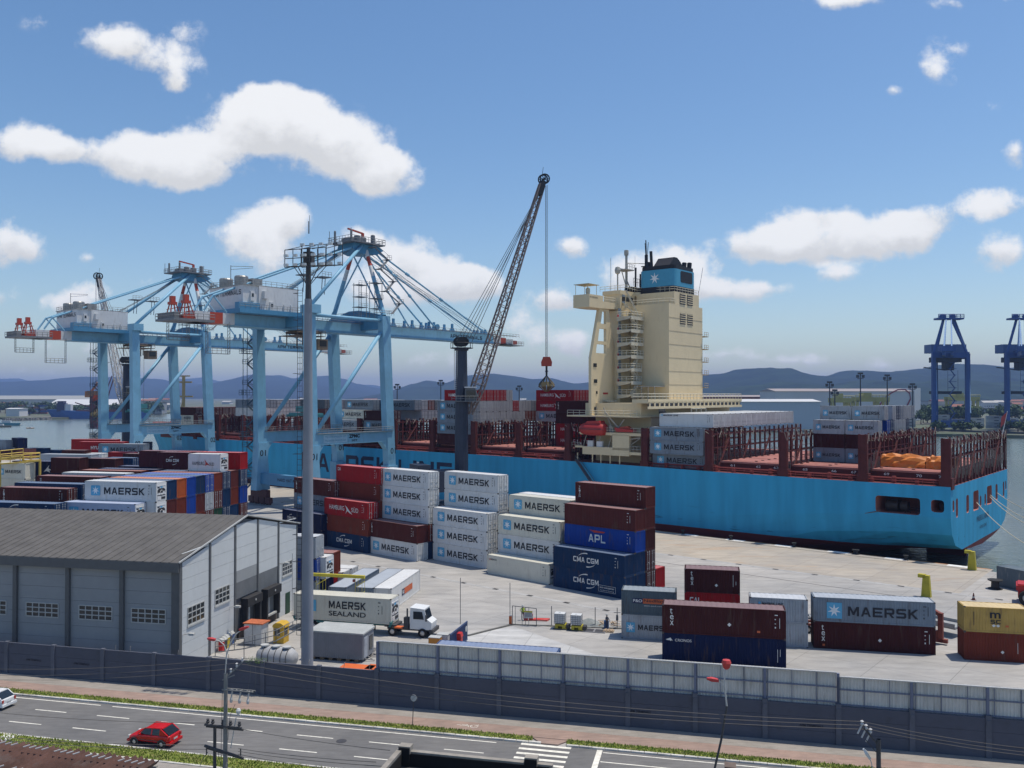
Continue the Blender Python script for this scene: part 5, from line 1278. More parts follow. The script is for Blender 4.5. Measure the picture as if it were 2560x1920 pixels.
    # numbers, maker's plate and notices
    for sx in (-1, 1):
        for p, zz in ((-31.0, 13.2), (-6.2, 13.4)):
            m = MB(); g_ = glyphs(num, .01); yy = -30.6 if p < -20 else -6.0
            m.add(([(sx * X + 1.31, yy + a * 1.7, zz - 1.1 + c * 1.5) for a, b_, c in g_[0]], g_[1])); m.build('number', blk, g)
    m = MB()
    g_ = glyphs('ZPMC', .05); m.add(([(X + .93, -19.2 + a * 3.4, 16.85 + c * .9) for a, b_, c in g_[0]], g_[1]))
    g_ = glyphs('50T', .02); m.add(([(X + .93, -18.4 + a * 1.9, 16.0 + c * .5) for a, b_, c in g_[0]], g_[1])); m.build('lettering', blk, g)
    m = MB(); m.box(X + .9, -26.8, 15.9, X + .92, -19.7, 17.8); m.build('notice_panel', mat('notice_pale_blue', (.3, .48, .6), .6), g)
    m = MB(); g_ = glyphs('TML LOCK SPREADER  50T', .0); m.add(([(X + .93, -26.5 + a * 6.4, 17.1 + c * .45) for a, b_, c in g_[0]], g_[1])); g_ = glyphs('TML UNDER SPREADER  65T', 0); m.add(([(X + .93, -26.5 + a * 6.4, 16.2 + c * .45) for a, b_, c in g_[0]], g_[1])); m.build('lettering', cbd, g)
    return g


gantry(141.1, '01', 'nearer light blue gantry crane, numbered 01, boom reaching over the ship amidships')
gantry(226.2, '02', 'farther light blue gantry crane, numbered 02, at the left over the bow')

# ---------------------------------------------------------------- mobile harbour cranes
nv = mat('harbour_crane_navy', (.025, .035, .06), .5, .15, .5)
lat = mat('boom_lattice_grey', (.2, .15, .13), .6, .15)


def harbour_crane(base, tip, pivot_z, top_z, lab, latm, load):
    bx, by = base; g = thing('harbour_crane', lab, 'mobile crane', (bx, by, 0))
    T = Vector((tip[0] - bx, tip[1] - by, tip[2])); h = Vector((T.x, T.y, 0)).normalized(); sd_ = Vector((-h.y, h.x, 0))
    MB().box(-6, -4, 1, 6, 4, 3.2).box(-8.5, -6, 0, -6.5, 6, 1.2).box(6.5, -6, 0, 8.5, 6, 1.2).build('chassis', nv, g)
    MB().lathe([(2.6, 3.2), (2.6, 4.4), (0, 4.4)], n=20).build('slewing_ring', nv, g)
    m = MB(); m.beam((-h * 1.6) + Vector((0, 0, 8.2)), (-h * 11) + Vector((0, 0, 8.2)), 6, 4.6); m.build('machinery_house', nv, g)
    m = MB(); m.beam((-h * 8.5) + Vector((0, 0, 11.)), (-h * 11.4) + Vector((0, 0, 11.)), 5.6, 2); m.build('counterweight', nv, g)
    m = MB(); m.lathe([(1.55, 4.4), (1.5, 20), (1.25, top_z - 1.5), (1.6, top_z - 1.3), (1.6, top_z - .9)], n=10); m.build('tower', nv, g)
    m = MB(); m.lathe([(2.6, top_z - .9), (2.6, top_z - .75), (0, top_z - .75)], n=10)
    for i in range(6):
        q = sd_ * (-1.3 + i * .5); 
        c = q + h * ((i % 2) * .9 - .6) + Vector((0, 0, top_z + .6))
        m.lathe([(0, -.12), (1.1, -.12), (1.1, .12), (0, .12)], tuple(c), 14, 'y' if abs(sd_.y) > .5 else 'x')
    for k in range(10): t = 2 * math.pi * k / 10; p = Vector((2.5 * math.cos(t), 2.5 * math.sin(t), top_z - .75)); t2 = t + .63; p2 = Vector((2.5 * math.cos(t2), 2.5 * math.sin(t2), top_z - .75)); m.tube(p, p + Vector((0, 0, 1.1)), .05, 4); m.tube(p + Vector((0, 0, 1.1)), p2 + Vector((0, 0, 1.1)), .05, 4)
    m.build('tower_head', mat('sheave_black', (.015, .015, .017), .5), g)
    m = MB(); lx = -sd_ * .3
    for k in range(20):
        z = top_z - 10 + k * .45; c = Vector((-1.2, -.9, 0)).normalized() * 1.5
        m.tube((c.x - .3, c.y, z), (c.x + .3, c.y, z), .05, 4)
    for e in (-.35, .35): m.tube((c.x + e, c.y, top_z - 10.2), (c.x + e, c.y, top_z - 1), .06, 4)
    m.build('ladder', mat('ladder_pale', (.5, .5, .5), .5), g)
    # cab on the near side
    m = MB(); cz = pivot_z + 3; m.prism([(.9, cz), (3.4, cz), (3.7, cz + 1.2), (3.2, cz + 2.8), (.9, cz + 3)], -2.6, -.6, 'y'); cab = m.build('cab', mat('cab_grey', (.1, .11, .12), .5), g)
    MB().box(.8, -2.8, cz + 2.95, 3.4, -.4, cz + 3.2).build('roof', cwh, cab); MB().box(1.2, -2.64, cz + .5, 3.3, -2.6, cz + 2.4).build('window', glz, cab)
    m = MB(); m.rail([(-2, -3, cz), (4, -3, cz)], 1.1, .05, 1.); m.box(-2, -3, cz - .12, 4, 1.5, cz); m.build('platform', cgr, g)
    # lattice boom
    P0 = h * 1.9 + Vector((0, 0, pivot_z)); d_ = (T - P0); Lb = d_.length; d_.normalize(); up = sd_.cross(d_).normalized()
    if up.z < 0: up = -up
    def sec(t):
        w = 2.0 if t < .12 else (2.2 - 1.5 * max(0, t - .12)); hh = .5 + 20 * t if t < .1 else 2.5 - 1.5 * (t - .1); hh = min(hh, 2.5)
        c = P0 + d_ * Lb * t
        return [c + sd_ * w * i / 2 + up * hh * j / 2 for i, j in ((-1, -1), (1, -1), (1, 1), (-1, 1))]
    m = MB(); n = 24; pr = sec(0)
    for i in range(1, n + 1):
        q = sec(i / n)
        for a in range(4): m.tube(pr[a], q[a], .21, 5, cap=False)
        for a in range(4):
            b_ = (a + 1) % 4
            m.tube(pr[a] if i % 2 else pr[b_], q[b_] if i % 2 else q[a], .085, 4, cap=False)
            m.tube(q[a], q[b_], .08, 4, cap=False)
        pr = q
    m.build('boom', latm, g)
    m = MB()
    for i in (-1, 1):
        c = T + sd_ * i * .45; m.lathe([(.95, -.1), (1.25, -.14), (1.25, .14), (.95, .1)], tuple(c + h * .5 + Vector((0, 0, 1.4))), 20, 'y'); m.lathe([(0, -.1), (.3, -.1), (.3, .1), (0, .1)], tuple(c + h * .5 + Vector((0, 0, 1.4))), 10, 'y')
        for k in range(8): t = math.pi * k / 4; cc_ = c + h * .5 + Vector((0, 0, 1.4)); m.tube(cc_, cc_ + Vector((math.cos(t) * 1.1, 0, math.sin(t) * 1.1)), .06, 4)
    m.beam(T - d_ * 2.6, T + d_ * .9, 1.5, 1.1); m.tube(T + Vector((0, 0, 2)), T + Vector((.3, 0, 4.2)), .05, 4)
    m.build('boom_head', mat('sheave_black', (0, 0, 0)), g)
    m = MB(); th = Vector((0, 0, top_z + .8))
    for i in range(5): q = sd_ * (-1 + i * .5); m.tube(th + q + h * (-1.6 + i * 1.15), T - d_ * (.6 + (i % 3) * 1.2) + q * .6 + h * 0, .07, 4, cap=False)
    zl = load
    for i, q in enumerate((-.5, .1, .5)): m.tube(T + h * 1.2 + sd_ * q, Vector((T.x, T.y, 0)) + h * 1.2 + sd_ * q * .9 + Vector((0, 0, zl + 7)), .05, 4, cap=False)
    m.build('wire_rope', wire, g)
    m = MB(); c = Vector((T.x, T.y, 0)) + h * 1.2
    m.prism([(-1.2, zl + 5.2), (1.2, zl + 5.2), (1.3, zl + 6.2), (.8, zl + 7.4), (-.8, zl + 7.4), (-1.3, zl + 6.2)], -.55, .55, 'y')
    for v in range(len(m.v)): m.v[v] = (m.v[v][0] + c.x, m.v[v][1] + c.y, m.v[v][2])
    m.build('hook_block', crd, g)
    m = MB(); m.tube(c + Vector((0, 0, zl + 5.2)), c + Vector((0, 0, zl + 3)), .25, 6); m.lathe([(.2, zl + 4.2), (.45, zl + 4), (.2, zl + 3.8)], (c.x, c.y, 0), 8)
    for k in range(4):
        t = k * math.pi / 2 + .5; e = Vector((math.cos(t), math.sin(t), 0)); m.tube(c + Vector((0, 0, zl + 3)), c + e * 1.9 + Vector((0, 0, zl + 1.1)), .12, 5)
    m.build('suspension', mat('sheave_black', (0, 0, 0)), g)
    m = MB()
    for k in range(8):
        t = k * math.pi / 4; e = Vector((math.cos(t), math.sin(t), 0)); f = Vector((math.cos(t + .7), math.sin(t + .7), 0)); z_ = lambda q: Vector((0, 0, zl + q))
        m.quad(c + e * 1.5 + z_(1.5), c + f * 1.5 + z_(1.5), c + f * 2.0 + z_(.4), c + e * 2.0 + z_(.4)); m.quad(c + e * 2.0 + z_(.4), c + f * 2.0 + z_(.4), c + f * .4 + z_(-.9), c + e * .4 + z_(-.9))
        m.tube(c + e * 1.9 + z_(.8), c + e * .3 + z_(2.6), .1, 4)
    m.build('grab', mat('grab_olive', (.12, .1, .05), .7, .35, 2), g)
    return g


b0 = QF(98.4, -12.5)
t0 = D(1355, 462, 204)
harbour_crane(b0[:2], t0, 23., 38.8, 'dark navy mobile harbour crane with grey lattice boom and hanging grab amidships', lat, 29.0)
b1 = D(317, 1000, 288)
t1 = D(247, 700, 300)
harbour_crane(b1[:2], t1, 24, 38.5, 'dark mobile harbour crane with pale lattice boom behind the farther gantry crane', mat('boom_lattice_pale', (.4, .4, .4), .5), 20.)
# ---------------------------------------------------------------- container ship (local x towards the stern = -s, y away from the quay)
hullm = bpy.data.materials.new('hull_paint'); hullm.use_nodes = True; N = hullm.node_tree.nodes; L = hullm.node_tree.links; p = N['Principled BSDF']; p.inputs['Roughness'].default_value = .6; p.inputs['Specular IOR Level'].default_value = .2
t = N.new('ShaderNodeTexCoord'); sp = N.new('ShaderNodeSeparateXYZ'); L.new(t.outputs['Object'], sp.inputs[0])
n1 = N.new('ShaderNodeTexNoise'); n1.inputs['Scale'].default_value = .12; n1.inputs['Detail'].default_value = 8; L.new(t.outputs['Object'], n1.inputs['Vector'])
n2 = N.new('ShaderNodeTexNoise'); n2.inputs['Scale'].default_value = 1; n2.inputs['Detail'].default_value = 5; mp = N.new('ShaderNodeMapping'); mp.inputs['Scale'].default_value = (.5, .5, .06)
L.new(t.outputs['Object'], mp.inputs[0]); L.new(mp.outputs[0], n2.inputs['Vector'])
mx = N.new('ShaderNodeMix'); mx.data_type = 'RGBA'; L.new(n1.outputs['Fac'], mx.inputs[0]); mx.inputs[6].default_value = (.035, .31, .54, 1); mx.inputs[7].default_value = (.045, .37, .6, 1)
r = N.new('ShaderNodeMapRange'); L.new(n2.outputs['Fac'], r.inputs[0]); r.inputs[1].default_value = .35; r.inputs[2].default_value = .7; r.inputs[3].default_value = 1.06; r.inputs[4].default_value = .86
m2 = N.new('ShaderNodeMix'); m2.data_type = 'RGBA'; m2.blend_type = 'MULTIPLY'; m2.inputs[0].default_value = 1; L.new(mx.outputs[2], m2.inputs[6]); L.new(r.outputs[0], m2.inputs[7])
# scuffs low on the side
n3 = N.new('ShaderNodeTexNoise'); n3.inputs['Scale'].default_value = .9; n3.inputs['Detail'].default_value = 8; mp3 = N.new('ShaderNodeMapping'); mp3.inputs['Scale'].default_value = (.25, 1, 1.6); L.new(t.outputs['Object'], mp3.inputs[0]); L.new(mp3.outputs[0], n3.inputs['Vector'])
rs = N.new('ShaderNodeMapRange'); L.new(n3.outputs['Fac'], rs.inputs[0]); rs.inputs[1].default_value = .62; rs.inputs[2].default_value = .7; rs.inputs[4].default_value = .6
zl = N.new('ShaderNodeMapRange'); L.new(sp.outputs[2], zl.inputs[0]); zl.inputs[1].default_value = 6; zl.inputs[2].default_value = 2.5
ms = N.new('ShaderNodeMath'); ms.operation = 'MULTIPLY'; L.new(rs.outputs[0], ms.inputs[0]); L.new(zl.outputs[0], ms.inputs[1])
m25 = N.new('ShaderNodeMix'); m25.data_type = 'RGBA'; L.new(ms.outputs[0], m25.inputs[0]); L.new(m2.outputs[2], m25.inputs[6]); m25.inputs[7].default_value = (.02, .08, .13, 1)
st = N.new('ShaderNodeMath'); st.operation = 'LESS_THAN'; L.new(sp.outputs[2], st.inputs[0]); st.inputs[1].default_value = 1.0
m3 = N.new('ShaderNodeMix'); m3.data_type = 'RGBA'; L.new(st.outputs[0], m3.inputs[0]); L.new(m25.outputs[2], m3.inputs[6]); m3.inputs[7].default_value = (.12, .02, .02, 1)
L.new(m3.outputs[2], p.inputs['Base Color'])
deckm = mat('deck_red', (.2, .05, .045), .75, .3, .35, dirt=(.1, .04, .035))
hatchm = mat('hatch_pink', (.33, .13, .11), .8, .2, .3, dirt=(.42, .33, .28))
brm = mat('bridge_dark_red', (.085, .014, .013), .75, .25, .6)
cavm = mat('cavity_pink', (.4, .16, .13), .8, .15)
cream = mat('superstructure_cream', (.68, .565, .36), .65, .05, .25, streak=True, dirt=(.6, .49, .3))
crail = mat('rail_cream', (.55, .52, .42), .6)
redm = mat('lifeboat_red', (.42, .035, .03), .45, .1)
lash = mat('lashing_rod_pale', (.3, .26, .22), .7, .3)
SH = thing('container_ship', 'very long sky blue container ship moored along the quay, cream deckhouse towards the stern', 'ship', QF(0, 0), -QYAW)
B = 46.
ST = {0: [(0, 12.2), (0, 7), (.8, 4.2), (3, 2.2), (7.5, 1.0), (14, .4), (23, 0)], 9: [(0, 12.2), (0, 7), (.7, 4), (2.8, 1.8), (7, .3), (14, -.5), (23, -1)],
      22: [(0, 12.2), (0, 6), (.5, 2.8), (2.2, .2), (6, -2.2), (14, -3.6), (23, -4)], 40: [(0, 12.3), (0, 4), (.3, 1), (1.2, -2.4), (4, -5), (12, -6.5), (23, -7)],
      65: [(0, 12.6), (0, 2), (.1, -1), (.6, -4), (2.5, -6.5), (10, -7.8), (23, -8)], 100: [(0, 12.9), (0, 1), (0, -2), (.2, -5), (2, -7.5), (10, -8), (23, -8)],
      215: [(0, 12.9), (0, 1), (.4, -2), (1.5, -5), (4, -7.5), (12, -8), (23, -8)], 245: [(.6, 13.2), (2.2, 4), (4.2, -1), (6, -5), (9, -7.5), (15, -8), (23, -8)],
      270: [(4.5, 14.6), (8.2, 5), (12, -1), (14, -5), (16, -7.5), (19, -8), (23, -8)], 288: [(12.5, 15.6), (16.2, 6), (19.3, -1), (20.2, -5), (21, -7.5), (22, -8), (23, -8)],
      299: [(21.2, 16.4), (22.2, 8), (22.8, -1), (22.8, -5), (22.9, -7.5), (22.95, -8), (23, -8)]}
sk = sorted(ST); m = MB(); nr = 13
ring = lambda s: [(-s - (4.5 * (z + 8) / 24 if s > 280 else 0) * ((s - 280) / 19 if s > 280 else 0), y, z) for y, z in ST[s]] + [(-s - (4.5 * (z + 8) / 24 if s > 280 else 0) * ((s - 280) / 19 if s > 280 else 0), B - y, z) for y, z in reversed(ST[s][:-1])]
for s in sk: m.v += ring(s)
for i in range(len(sk) - 1):
    for j in range(nr - 1): a = i * nr + j; m.f.append((a, a + 1, a + nr + 1, a + nr)); m.m.append(0)
    m.f.append((i * nr, i * nr + nr, i * nr + 2 * nr - 1, i * nr + nr - 1)); m.m.append(1)
m.f.append(tuple(range(nr))); m.m.append(0); e = (len(sk) - 1) * nr; m.f.append(tuple(range(e, e + nr))); m.m.append(0)
hull = m.build('hull', [hullm, deckm, cavm], SH)
# real mooring-deck openings cut through side and transom
cut = MB(); cut.mi = 2
def rbox(x0, x1, y0, y1, z0, z1): cut.box(x0, y0, z0, x1, y1, z1)
def rounded(a0, a1, z0, z1, r, lo, hi, axis):
    pts = []
    for cx, cz, t0 in ((a1 - r, z1 - r, 0), (a0 + r, z1 - r, 90), (a0 + r, z0 + r, 180), (a1 - r, z0 + r, 270)):
        for k in range(4): t = R(t0 + 30 * k); pts.append((cx + r * math.cos(t), cz + r * math.sin(t)))
    cut.prism(pts, lo, hi, axis)
rounded(-11.9, -4.7, 7.15, 10.0, .5, -2, 8, 'y'); rounded(-3.0, -1.0, 7.9, 9.95, .5, -2, 8, 'y')
for (y0, y1, z0, z1) in ((1.2, 2.3, 8.0, 9.9), (3.4, 4.8, 6.8, 10.0), (10.7, 12.6, 6.8, 9.9), (15.9, 20.1, 6.6, 10.1), (21.1, 22.3, 6.9, 8.9), (24.9, 26.2, 6.8, 8.9), (27, 31.2, 6.6, 10.1), (34.6, 36.5, 6.8, 9.9), (41.6, 42.9, 6.8, 9.9), (43.9, 44.9, 8.0, 9.9)):
    rounded(y0, y1, z0, z1, min(.55, (y1 - y0) * .45), -.75, 2, 'x')
co = cut.build('cutter', [hullm, deckm, cavm], SH)
bo = hull.modifiers.new('b', 'BOOLEAN'); bo.operation = 'DIFFERENCE'; bo.object = co; bo.solver = 'EXACT'
bo.use_self = True
dg = bpy.context.evaluated_depsgraph_get(); dg.update()
me = bpy.data.meshes.new_from_object(hull.evaluated_get(dg)); hull.modifiers.clear()
if len(me.polygons) > 60: hull.data = me
bpy.data.objects.remove(co)
print('hull polys', len(hull.data.polygons))
m = MB(); m.box(-10.9, 3, 7.2, -8.8, 4, 9.2); m.lathe([(0, 0), (.9, 0), (.9, 2), (0, 2)], (-10.8, 2.6, 8.2), 14, 'x'); m.lathe([(0, 0), (.9, 0), (.9, 1.2), (0, 1.2)], (-8.4, 2.6, 8.2), 14, 'x'); m.rail([(-7.4, 1.2, 7.2), (-4.8, 1.2, 7.2)], 1.0, .05, .8); m.lathe([(0, 0), (.5, 0), (.5, 1.2), (0, 1.3)], (-2, 3, 7.95), 12)
m.build('mooring_winch', mat('winch_dark', (.03, .025, .025), .6), SH)
# rudder and counter
MB().prism([(-9.2, -8), (-2.2, -8), (-2.8, .2), (-9.6, 0)], 22.4, 23.6, 'y').build('rudder', brm, SH)
# lettering on the side and stern
navyp = mat('hull_lettering', (.006, .014, .05), .6)
m = MB(); g_ = block('MAERSK'); m.add(([(-174.6 + a * 38.3, -.03, 5.4 + c * 5.2) for a, b_, c in g_[0]], g_[1])); m.build('lettering', navyp, SH); m = MB(); g_ = block('LINE'); m.add(([(-132.9 + a * 19.4, -.03, 5.4 + c * 5.0) for a, b_, c in g_[0]], g_[1])); m.build('lettering', navyp, SH)
m = MB(); g_ = glyphs('MAERSK LABREA', .0); m.add(([(.03, 18.4 + a * 10.2, 4.4 + c * 1.0) for a, b_, c in g_[0]], g_[1])); g_ = glyphs('HONG KONG', 0); m.add(([(.03, 20.8 + a * 5.6, 2.9 + c * .6) for a, b_, c in g_[0]], g_[1])); m.build('stern_name', mat('stern_name_navy', (.01, .03, .08), .6), SH)
m = MB()
for s_, z in ((126, 9.3), (157, 4.2)): m.box(-s_, -.03, z, -s_ + .8, -.02, z + .8); m.prism([(-s_ - .3, z), (-s_ + 1.1, z), (-s_ + .4, z - .9)], -.03, -.02, 'y')
m.build('hull_mark', lg_white, SH)
# coamings, hatch covers, deck edge clutter
bays = [1 + 14.35 * i for i in range(5)]
allb = [(0.9 + 14.4 * i, 13.2 + 14.4 * i) for i in range(4)] + [(91.2 + 14.25 * i - 12.2, 91.2 + 14.25 * i) for i in range(13)]
for i, (s0, s1) in enumerate(allb):
    zt_ = 14.35 if i < 4 else 14.9
    m = MB(); m.mi = 0; m.box(-s1 - .3, 2.6, 12.2, -s0 + .3, 43.4, zt_ - .35); m.mi = 1; m.box(-s1, 2.4, zt_ - .35, -s0, 43.6, zt_)
    m.mi = 0
    for k in range(5): y = 4 + k * 9; m.box(-s1 - .02, y - .08, zt_ - .3, -s0 + .02, y + .08, zt_ + .03)
    hb = m.build('hatch', [brm, hatchm], SH)
    m = MB(); m.mi = 0
    for y in range(5, 43, 3):
        for s_ in (s0 + .8, s1 - .8, (s0 + s1) / 2): m.box(-s_ - .25, y - .15, zt_, -s_ + .25, y + .15, zt_ + .12)
    m.build('twistlock_socket', mat('socket_dark', (.06, .02, .02), .7), hb)
    if i < 6:
        m = MB()
        for k, (sx_, nn_) in enumerate(((s1 - 2, f'{69 - 4 * i}'), (s0 + 5, f'{70 - 4 * i}'), (s0 + 1.5, f'{71 - 4 * i}'))): g_ = glyphs(nn_, .01); m.add(([(-sx_ + a * .9, 2.37, 13.35 + c * .45) for a, b_, c in g_[0]], g_[1]))
        m.build('bay_number', lg_white, hb)
m = MB(); m.rail([(-58, .3, 12.3), (-1, .3, 12.2)], 1.05, .045, 1.7); m.rail([(-245, .5, 12.95), (-78, .3, 12.9)], 1.05, .06, 2.2)
for k in range(60): s_ = 2 + k * 3.7; m.box(-s_, .8, 12.2, -s_ + .5, 1.6, 12.9 + (k % 3) * .25) if not 58 < s_ < 78 else None
m.tube((-57, 1.4, 13.1), (-2, 1.4, 13.0), .12, 6); m.tube((-240, 1.4, 13.6), (-80, 1.4, 13.5), .14, 6); m.tube((-240, 2.0, 13.9), (-80, 2.0, 13.8), .1, 6)
m.build('deck_rail', mat('deck_pipe_red', (.22, .04, .035), .7, .3), SH)
# foredeck: breakwater and windlasses
m = MB(); m.beam((-262, 6, 15.5), (-262, 40, 15.5), .4, 4.2, up=(0, 0, 1)); m.beam((-262, 6, 16.4), (-256, 4, 14), .3, 3)
m.prism([(-262, 13), (-262, 17.6), (-256, 13)], 8, 8.3, 'y'); m.build('breakwater', mat('breakwater_red', (.32, .03, .025), .6, .2), SH)
m = MB()
for y in (15, 31): m.lathe([(0, -1.2), (2.2, -1.2), (2.2, -1), (1, -1), (1, 1), (2.2, 1), (2.2, 1.2), (0, 1.2)], (-272, y, 16.6), 18, 'y')
m.build('windlass', mat('winch_dark', (0, 0, 0)), SH)


# lashing bridges
def lashing(s, z0=12.2, z1=19.4, y0=.2, y1=45.8, seed=0, near=True):
    m = MB(); rnd = random.Random(seed); ny = 18; dx = .55
    ys = [y0 + (y1 - y0) * i / ny for i in range(ny + 1)]
    for i, y in enumerate(ys):
        w = .38
        for e in (-dx, dx): m.box(-s + e - .13, y - w / 2, z0, -s + e + .13, y + w / 2, z1 + (.6 if i % 2 == 0 else .2))
    for z in (z0 + 2.2, z0 + 4.6, z1 - .45):
        for e in (-dx, dx): m.box(-s + e - .1, y0, z, -s + e + .1, y1, z + .24)
        m.box(-s - dx, y0, z - .02, -s + dx, y1, z + .02)
    for z in (z0 + 3.3, z0 + 5.6): m.box(-s + dx + .1, y0, z, -s + dx + .16, y1, z + .07)
    m.box(-s - 1.0, y0 - .15, z0 - .5, -s + .95, y0 + 1.5, z0 + 1.4); m.box(-s - .75, y0 - .12, z0 + 1.4, -s + .75, y0 + .75, z1 + .5)
    for i in range(1, ny, 4):
        m.tube((-s + dx + .15, ys[i], z0 + .4), (-s + dx + .15, ys[i + 2] if i + 2 <= ny else ys[i], z1 - 1.2), .2, 6)
    o = m.build('lashing_bridge', brm, SH)
    m = MB()
    for i in range(ny):
        for k in range(3):
            ya = ys[i] + rnd.uniform(0, 1.8); yb = ya + rnd.uniform(-1.2, 1.2); m.tube((-s + dx + .2, ya, z1 - .6 - rnd.uniform(0, .5)), (-s + dx * rnd.choice((-1, 1)) + .2, yb, z1 + rnd.uniform(.2, .9)), .06, 4, cap=False)
        for k in range(3):
            yy = ys[i] + .4 + k * .65; m.tube((-s + dx + .16, yy, z0 + rnd.uniform(.6, 2)), (-s + dx + .16, yy + .1, z0 + rnd.uniform(3, 5.4)), .045, 4, cap=False)
    m.build('lashing_rod', lash, o)
    return o


lashing(.75, 12.2, 19.6, seed=1)
for i, s in enumerate((14.1, 28.5, 43.6, 58.2)): lashing(s, 12.2, 19.9, seed=2 + i)
for i in range(12): lashing(91.2 + 14.25 * i + 1.0, 12.9, 20.4, seed=10 + i)
lashing(78., 12.9, 20.4, seed=40)

# ---- deckhouse
DH = thing('deckhouse', 'x', 'x', (0, 0, 0)); del DH['label']; del DH['category']; DH.parent = SH
# (child parts below use this body mesh instead of the empty)
bpy.data.objects.remove(DH)
m = MB()
m.box(-74.5, 6.2, 12.5, -60.2, 43.8, 22.6)            # lower house
m.box(-74.5, 2.2, 22.9, -60.2, 43.8, 25.6)
m.box(-74.2, 9.6, 25.6, -70.2, 36.4, 46.4)            # accommodation
m.box(-70.2, 17.5, 25.6, -68, 36, 46.3)
m.box(-70, 13.6, 26.4, -60, 29.3, 47.8)                # engine casing
m.box(-69.9, 16.1, 47.8, -60.05, 27.7, 50.6)
m.box(-75, 10.2, 46.4, -70.5, 35.8, 50.8); m.prism([(-75.2, 10), (-70.4, 10), (-70.4, 16.2), (-69.2, 16.6), (-69.2, 17.4), (-75.2, 17.4)], 50.2, 51.1)
body = m.build('deckhouse', cream, SH)
m = MB()
for y in (.4, 45.6):
    sg = 1 if y < 20 else -1
    def q(a, z): return (y + sg * a, z)
    # wing support: outline with three window openings built as strips
    out_l = [(0, 12.5), (0, 35.5), (3.2, 46.2)]
    def lx(z): return 0 if z < 35.5 else (z - 35.5) / (46.2 - 35.5) * 3.1
    def rx(z): return 9.6 if z < 35.8 else 9.6 - (z - 35.8) / (46.2 - 35.8) * 2.6
    holes = [(36.6, 38.6), (39.3, 42.1), (43.2, 46.0)]
    z_prev = 12.5
    def strip(za, zb_, la, lb, ra, rb): m.prism([q(la, za), q(ra, za), q(rb, zb_), q(lb, zb_)], -72.4, -71.7, 'x')
    for (h0, h1) in holes:
        strip(z_prev, h0, lx(z_prev) if z_prev > 12.5 else 0, lx(h0), rx(z_prev), rx(h0)) if z_prev > 13 else (strip(22.9, 35.5, 0, 0, 9.6, 9.6), strip(35.5, h0, 0, lx(h0), 9.6, rx(h0)))
        L0, L1 = lx(h0), lx(h1); hl0, hl1 = L0 + 1.5, L1 + 1.3; hr = 5.9
        strip(h0, h1, L0, L1, hl0, hl1); strip(h0, h1, hr, hr, rx(h0), rx(h1)); z_prev = h1
    strip(46.0, 46.5, 3.0, 3.2, rx(46), rx(46.2))
    m.prism([q(9.6, 26), q(19.2, 26.4), q(9.6, 35)], -72.2, -71.4, 'x')
    m.prism([q(-1.4, 46.5), q(3.4, 46.5), q(10, 46.8), q(10, 48.1), q(3.9, 48.1), q(3.9, 49.3), q(-1.4, 49.3)], -75.5, -71.2, 'x')
wing = m.build('bridge_wing', cream, SH)
m = MB()
for sg, y0 in ((1, -1), (-1, 47)):
    for x in (-75, -71.8):
        for y in (0.2, 3.6): m.tube((x, y0 + sg * y, 49.3), (x, y0 + sg * y, 51.6), .06, 5)
    m.box(-75.4, min(y0, y0 + sg * 4.2), 51.55, -71.4, max(y0, y0 + sg * 4.2), 51.65)
m.build('canopy', mat('canopy_straw', (.5, .42, .25), .7), wing)
m = MB(); m.rail([(-71.3, 4, 48.1), (-71.3, 10, 48.1)], 1.1, .05, 1.4); m.lathe([(.35, 49.3), (.5, 50), (.5, 50.7), (0, 51.1)], (-73, 1, 0), 10); m.build('handrail', crail, wing)
m = MB(); g_ = glyphs('NO SMOKING', .0); m.add(([(-71.18, -.9 + a * 3.2, 48.5 + c * .4) for a, b_, c in g_[0]], g_[1])); m.build('lettering', drk, wing)
# decks and balconies
m = MB(); m.box(-78, 0, 22.6, -59.6, 46, 22.9); m.box(-61.2, .2, 25.6, -57.4, 44.5, 26.4)
m.box(-75, .4, 18.9, -58.2, 5, 19.2)
for k in range(22): y = 1.0 + k * 2.0; m.box(-57.45, y - .25, 24.9, -57.3, y + .25, 25.9)
m.box(-57.46, .2, 25.9, -57.25, 44.5, 26.4); m.box(-57.46, .2, 24.4, -57.25, 44.5, 24.95)
m.build('deck_balcony', cream, SH)
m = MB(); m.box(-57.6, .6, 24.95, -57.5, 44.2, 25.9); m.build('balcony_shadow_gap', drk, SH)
m = MB(); r_ = m.rail
r_([(-57.4, .3, 26.4), (-57.4, 44.4, 26.4)], 1.2, .06, 1.5); r_([(-61, .3, 26.4), (-57.4, .3, 26.4)], 1.2, .06, 1.2); r_([(-78, .2, 22.9), (-60, .2, 22.9)], 1.1, .05, 1.6); r_([(-69, .5, 19.2), (-58.3, .5, 19.2)], 1.1, .05, 1.3); r_([(-58.3, .5, 19.2), (-58.3, 5, 19.2)], 1.1, .05, 1.3)
r_([(-59.95, 16.2, 47.8), (-59.95, 13.7, 47.8), (-69.5, 13.7, 47.8)], 1.1, .05, 1.3); r_([(-69.2, 10.2, 51.1), (-70.3, 17, 51.1), (-60.1, 16.3, 50.6), (-60.1, 27.6, 50.6)], 1.1, .05, 1.3); r_([(-76, 10.2, 51.1), (-69.2, 10.2, 51.1)], 1.1, .05, 1.3)
m.build('handrail', crail, body)
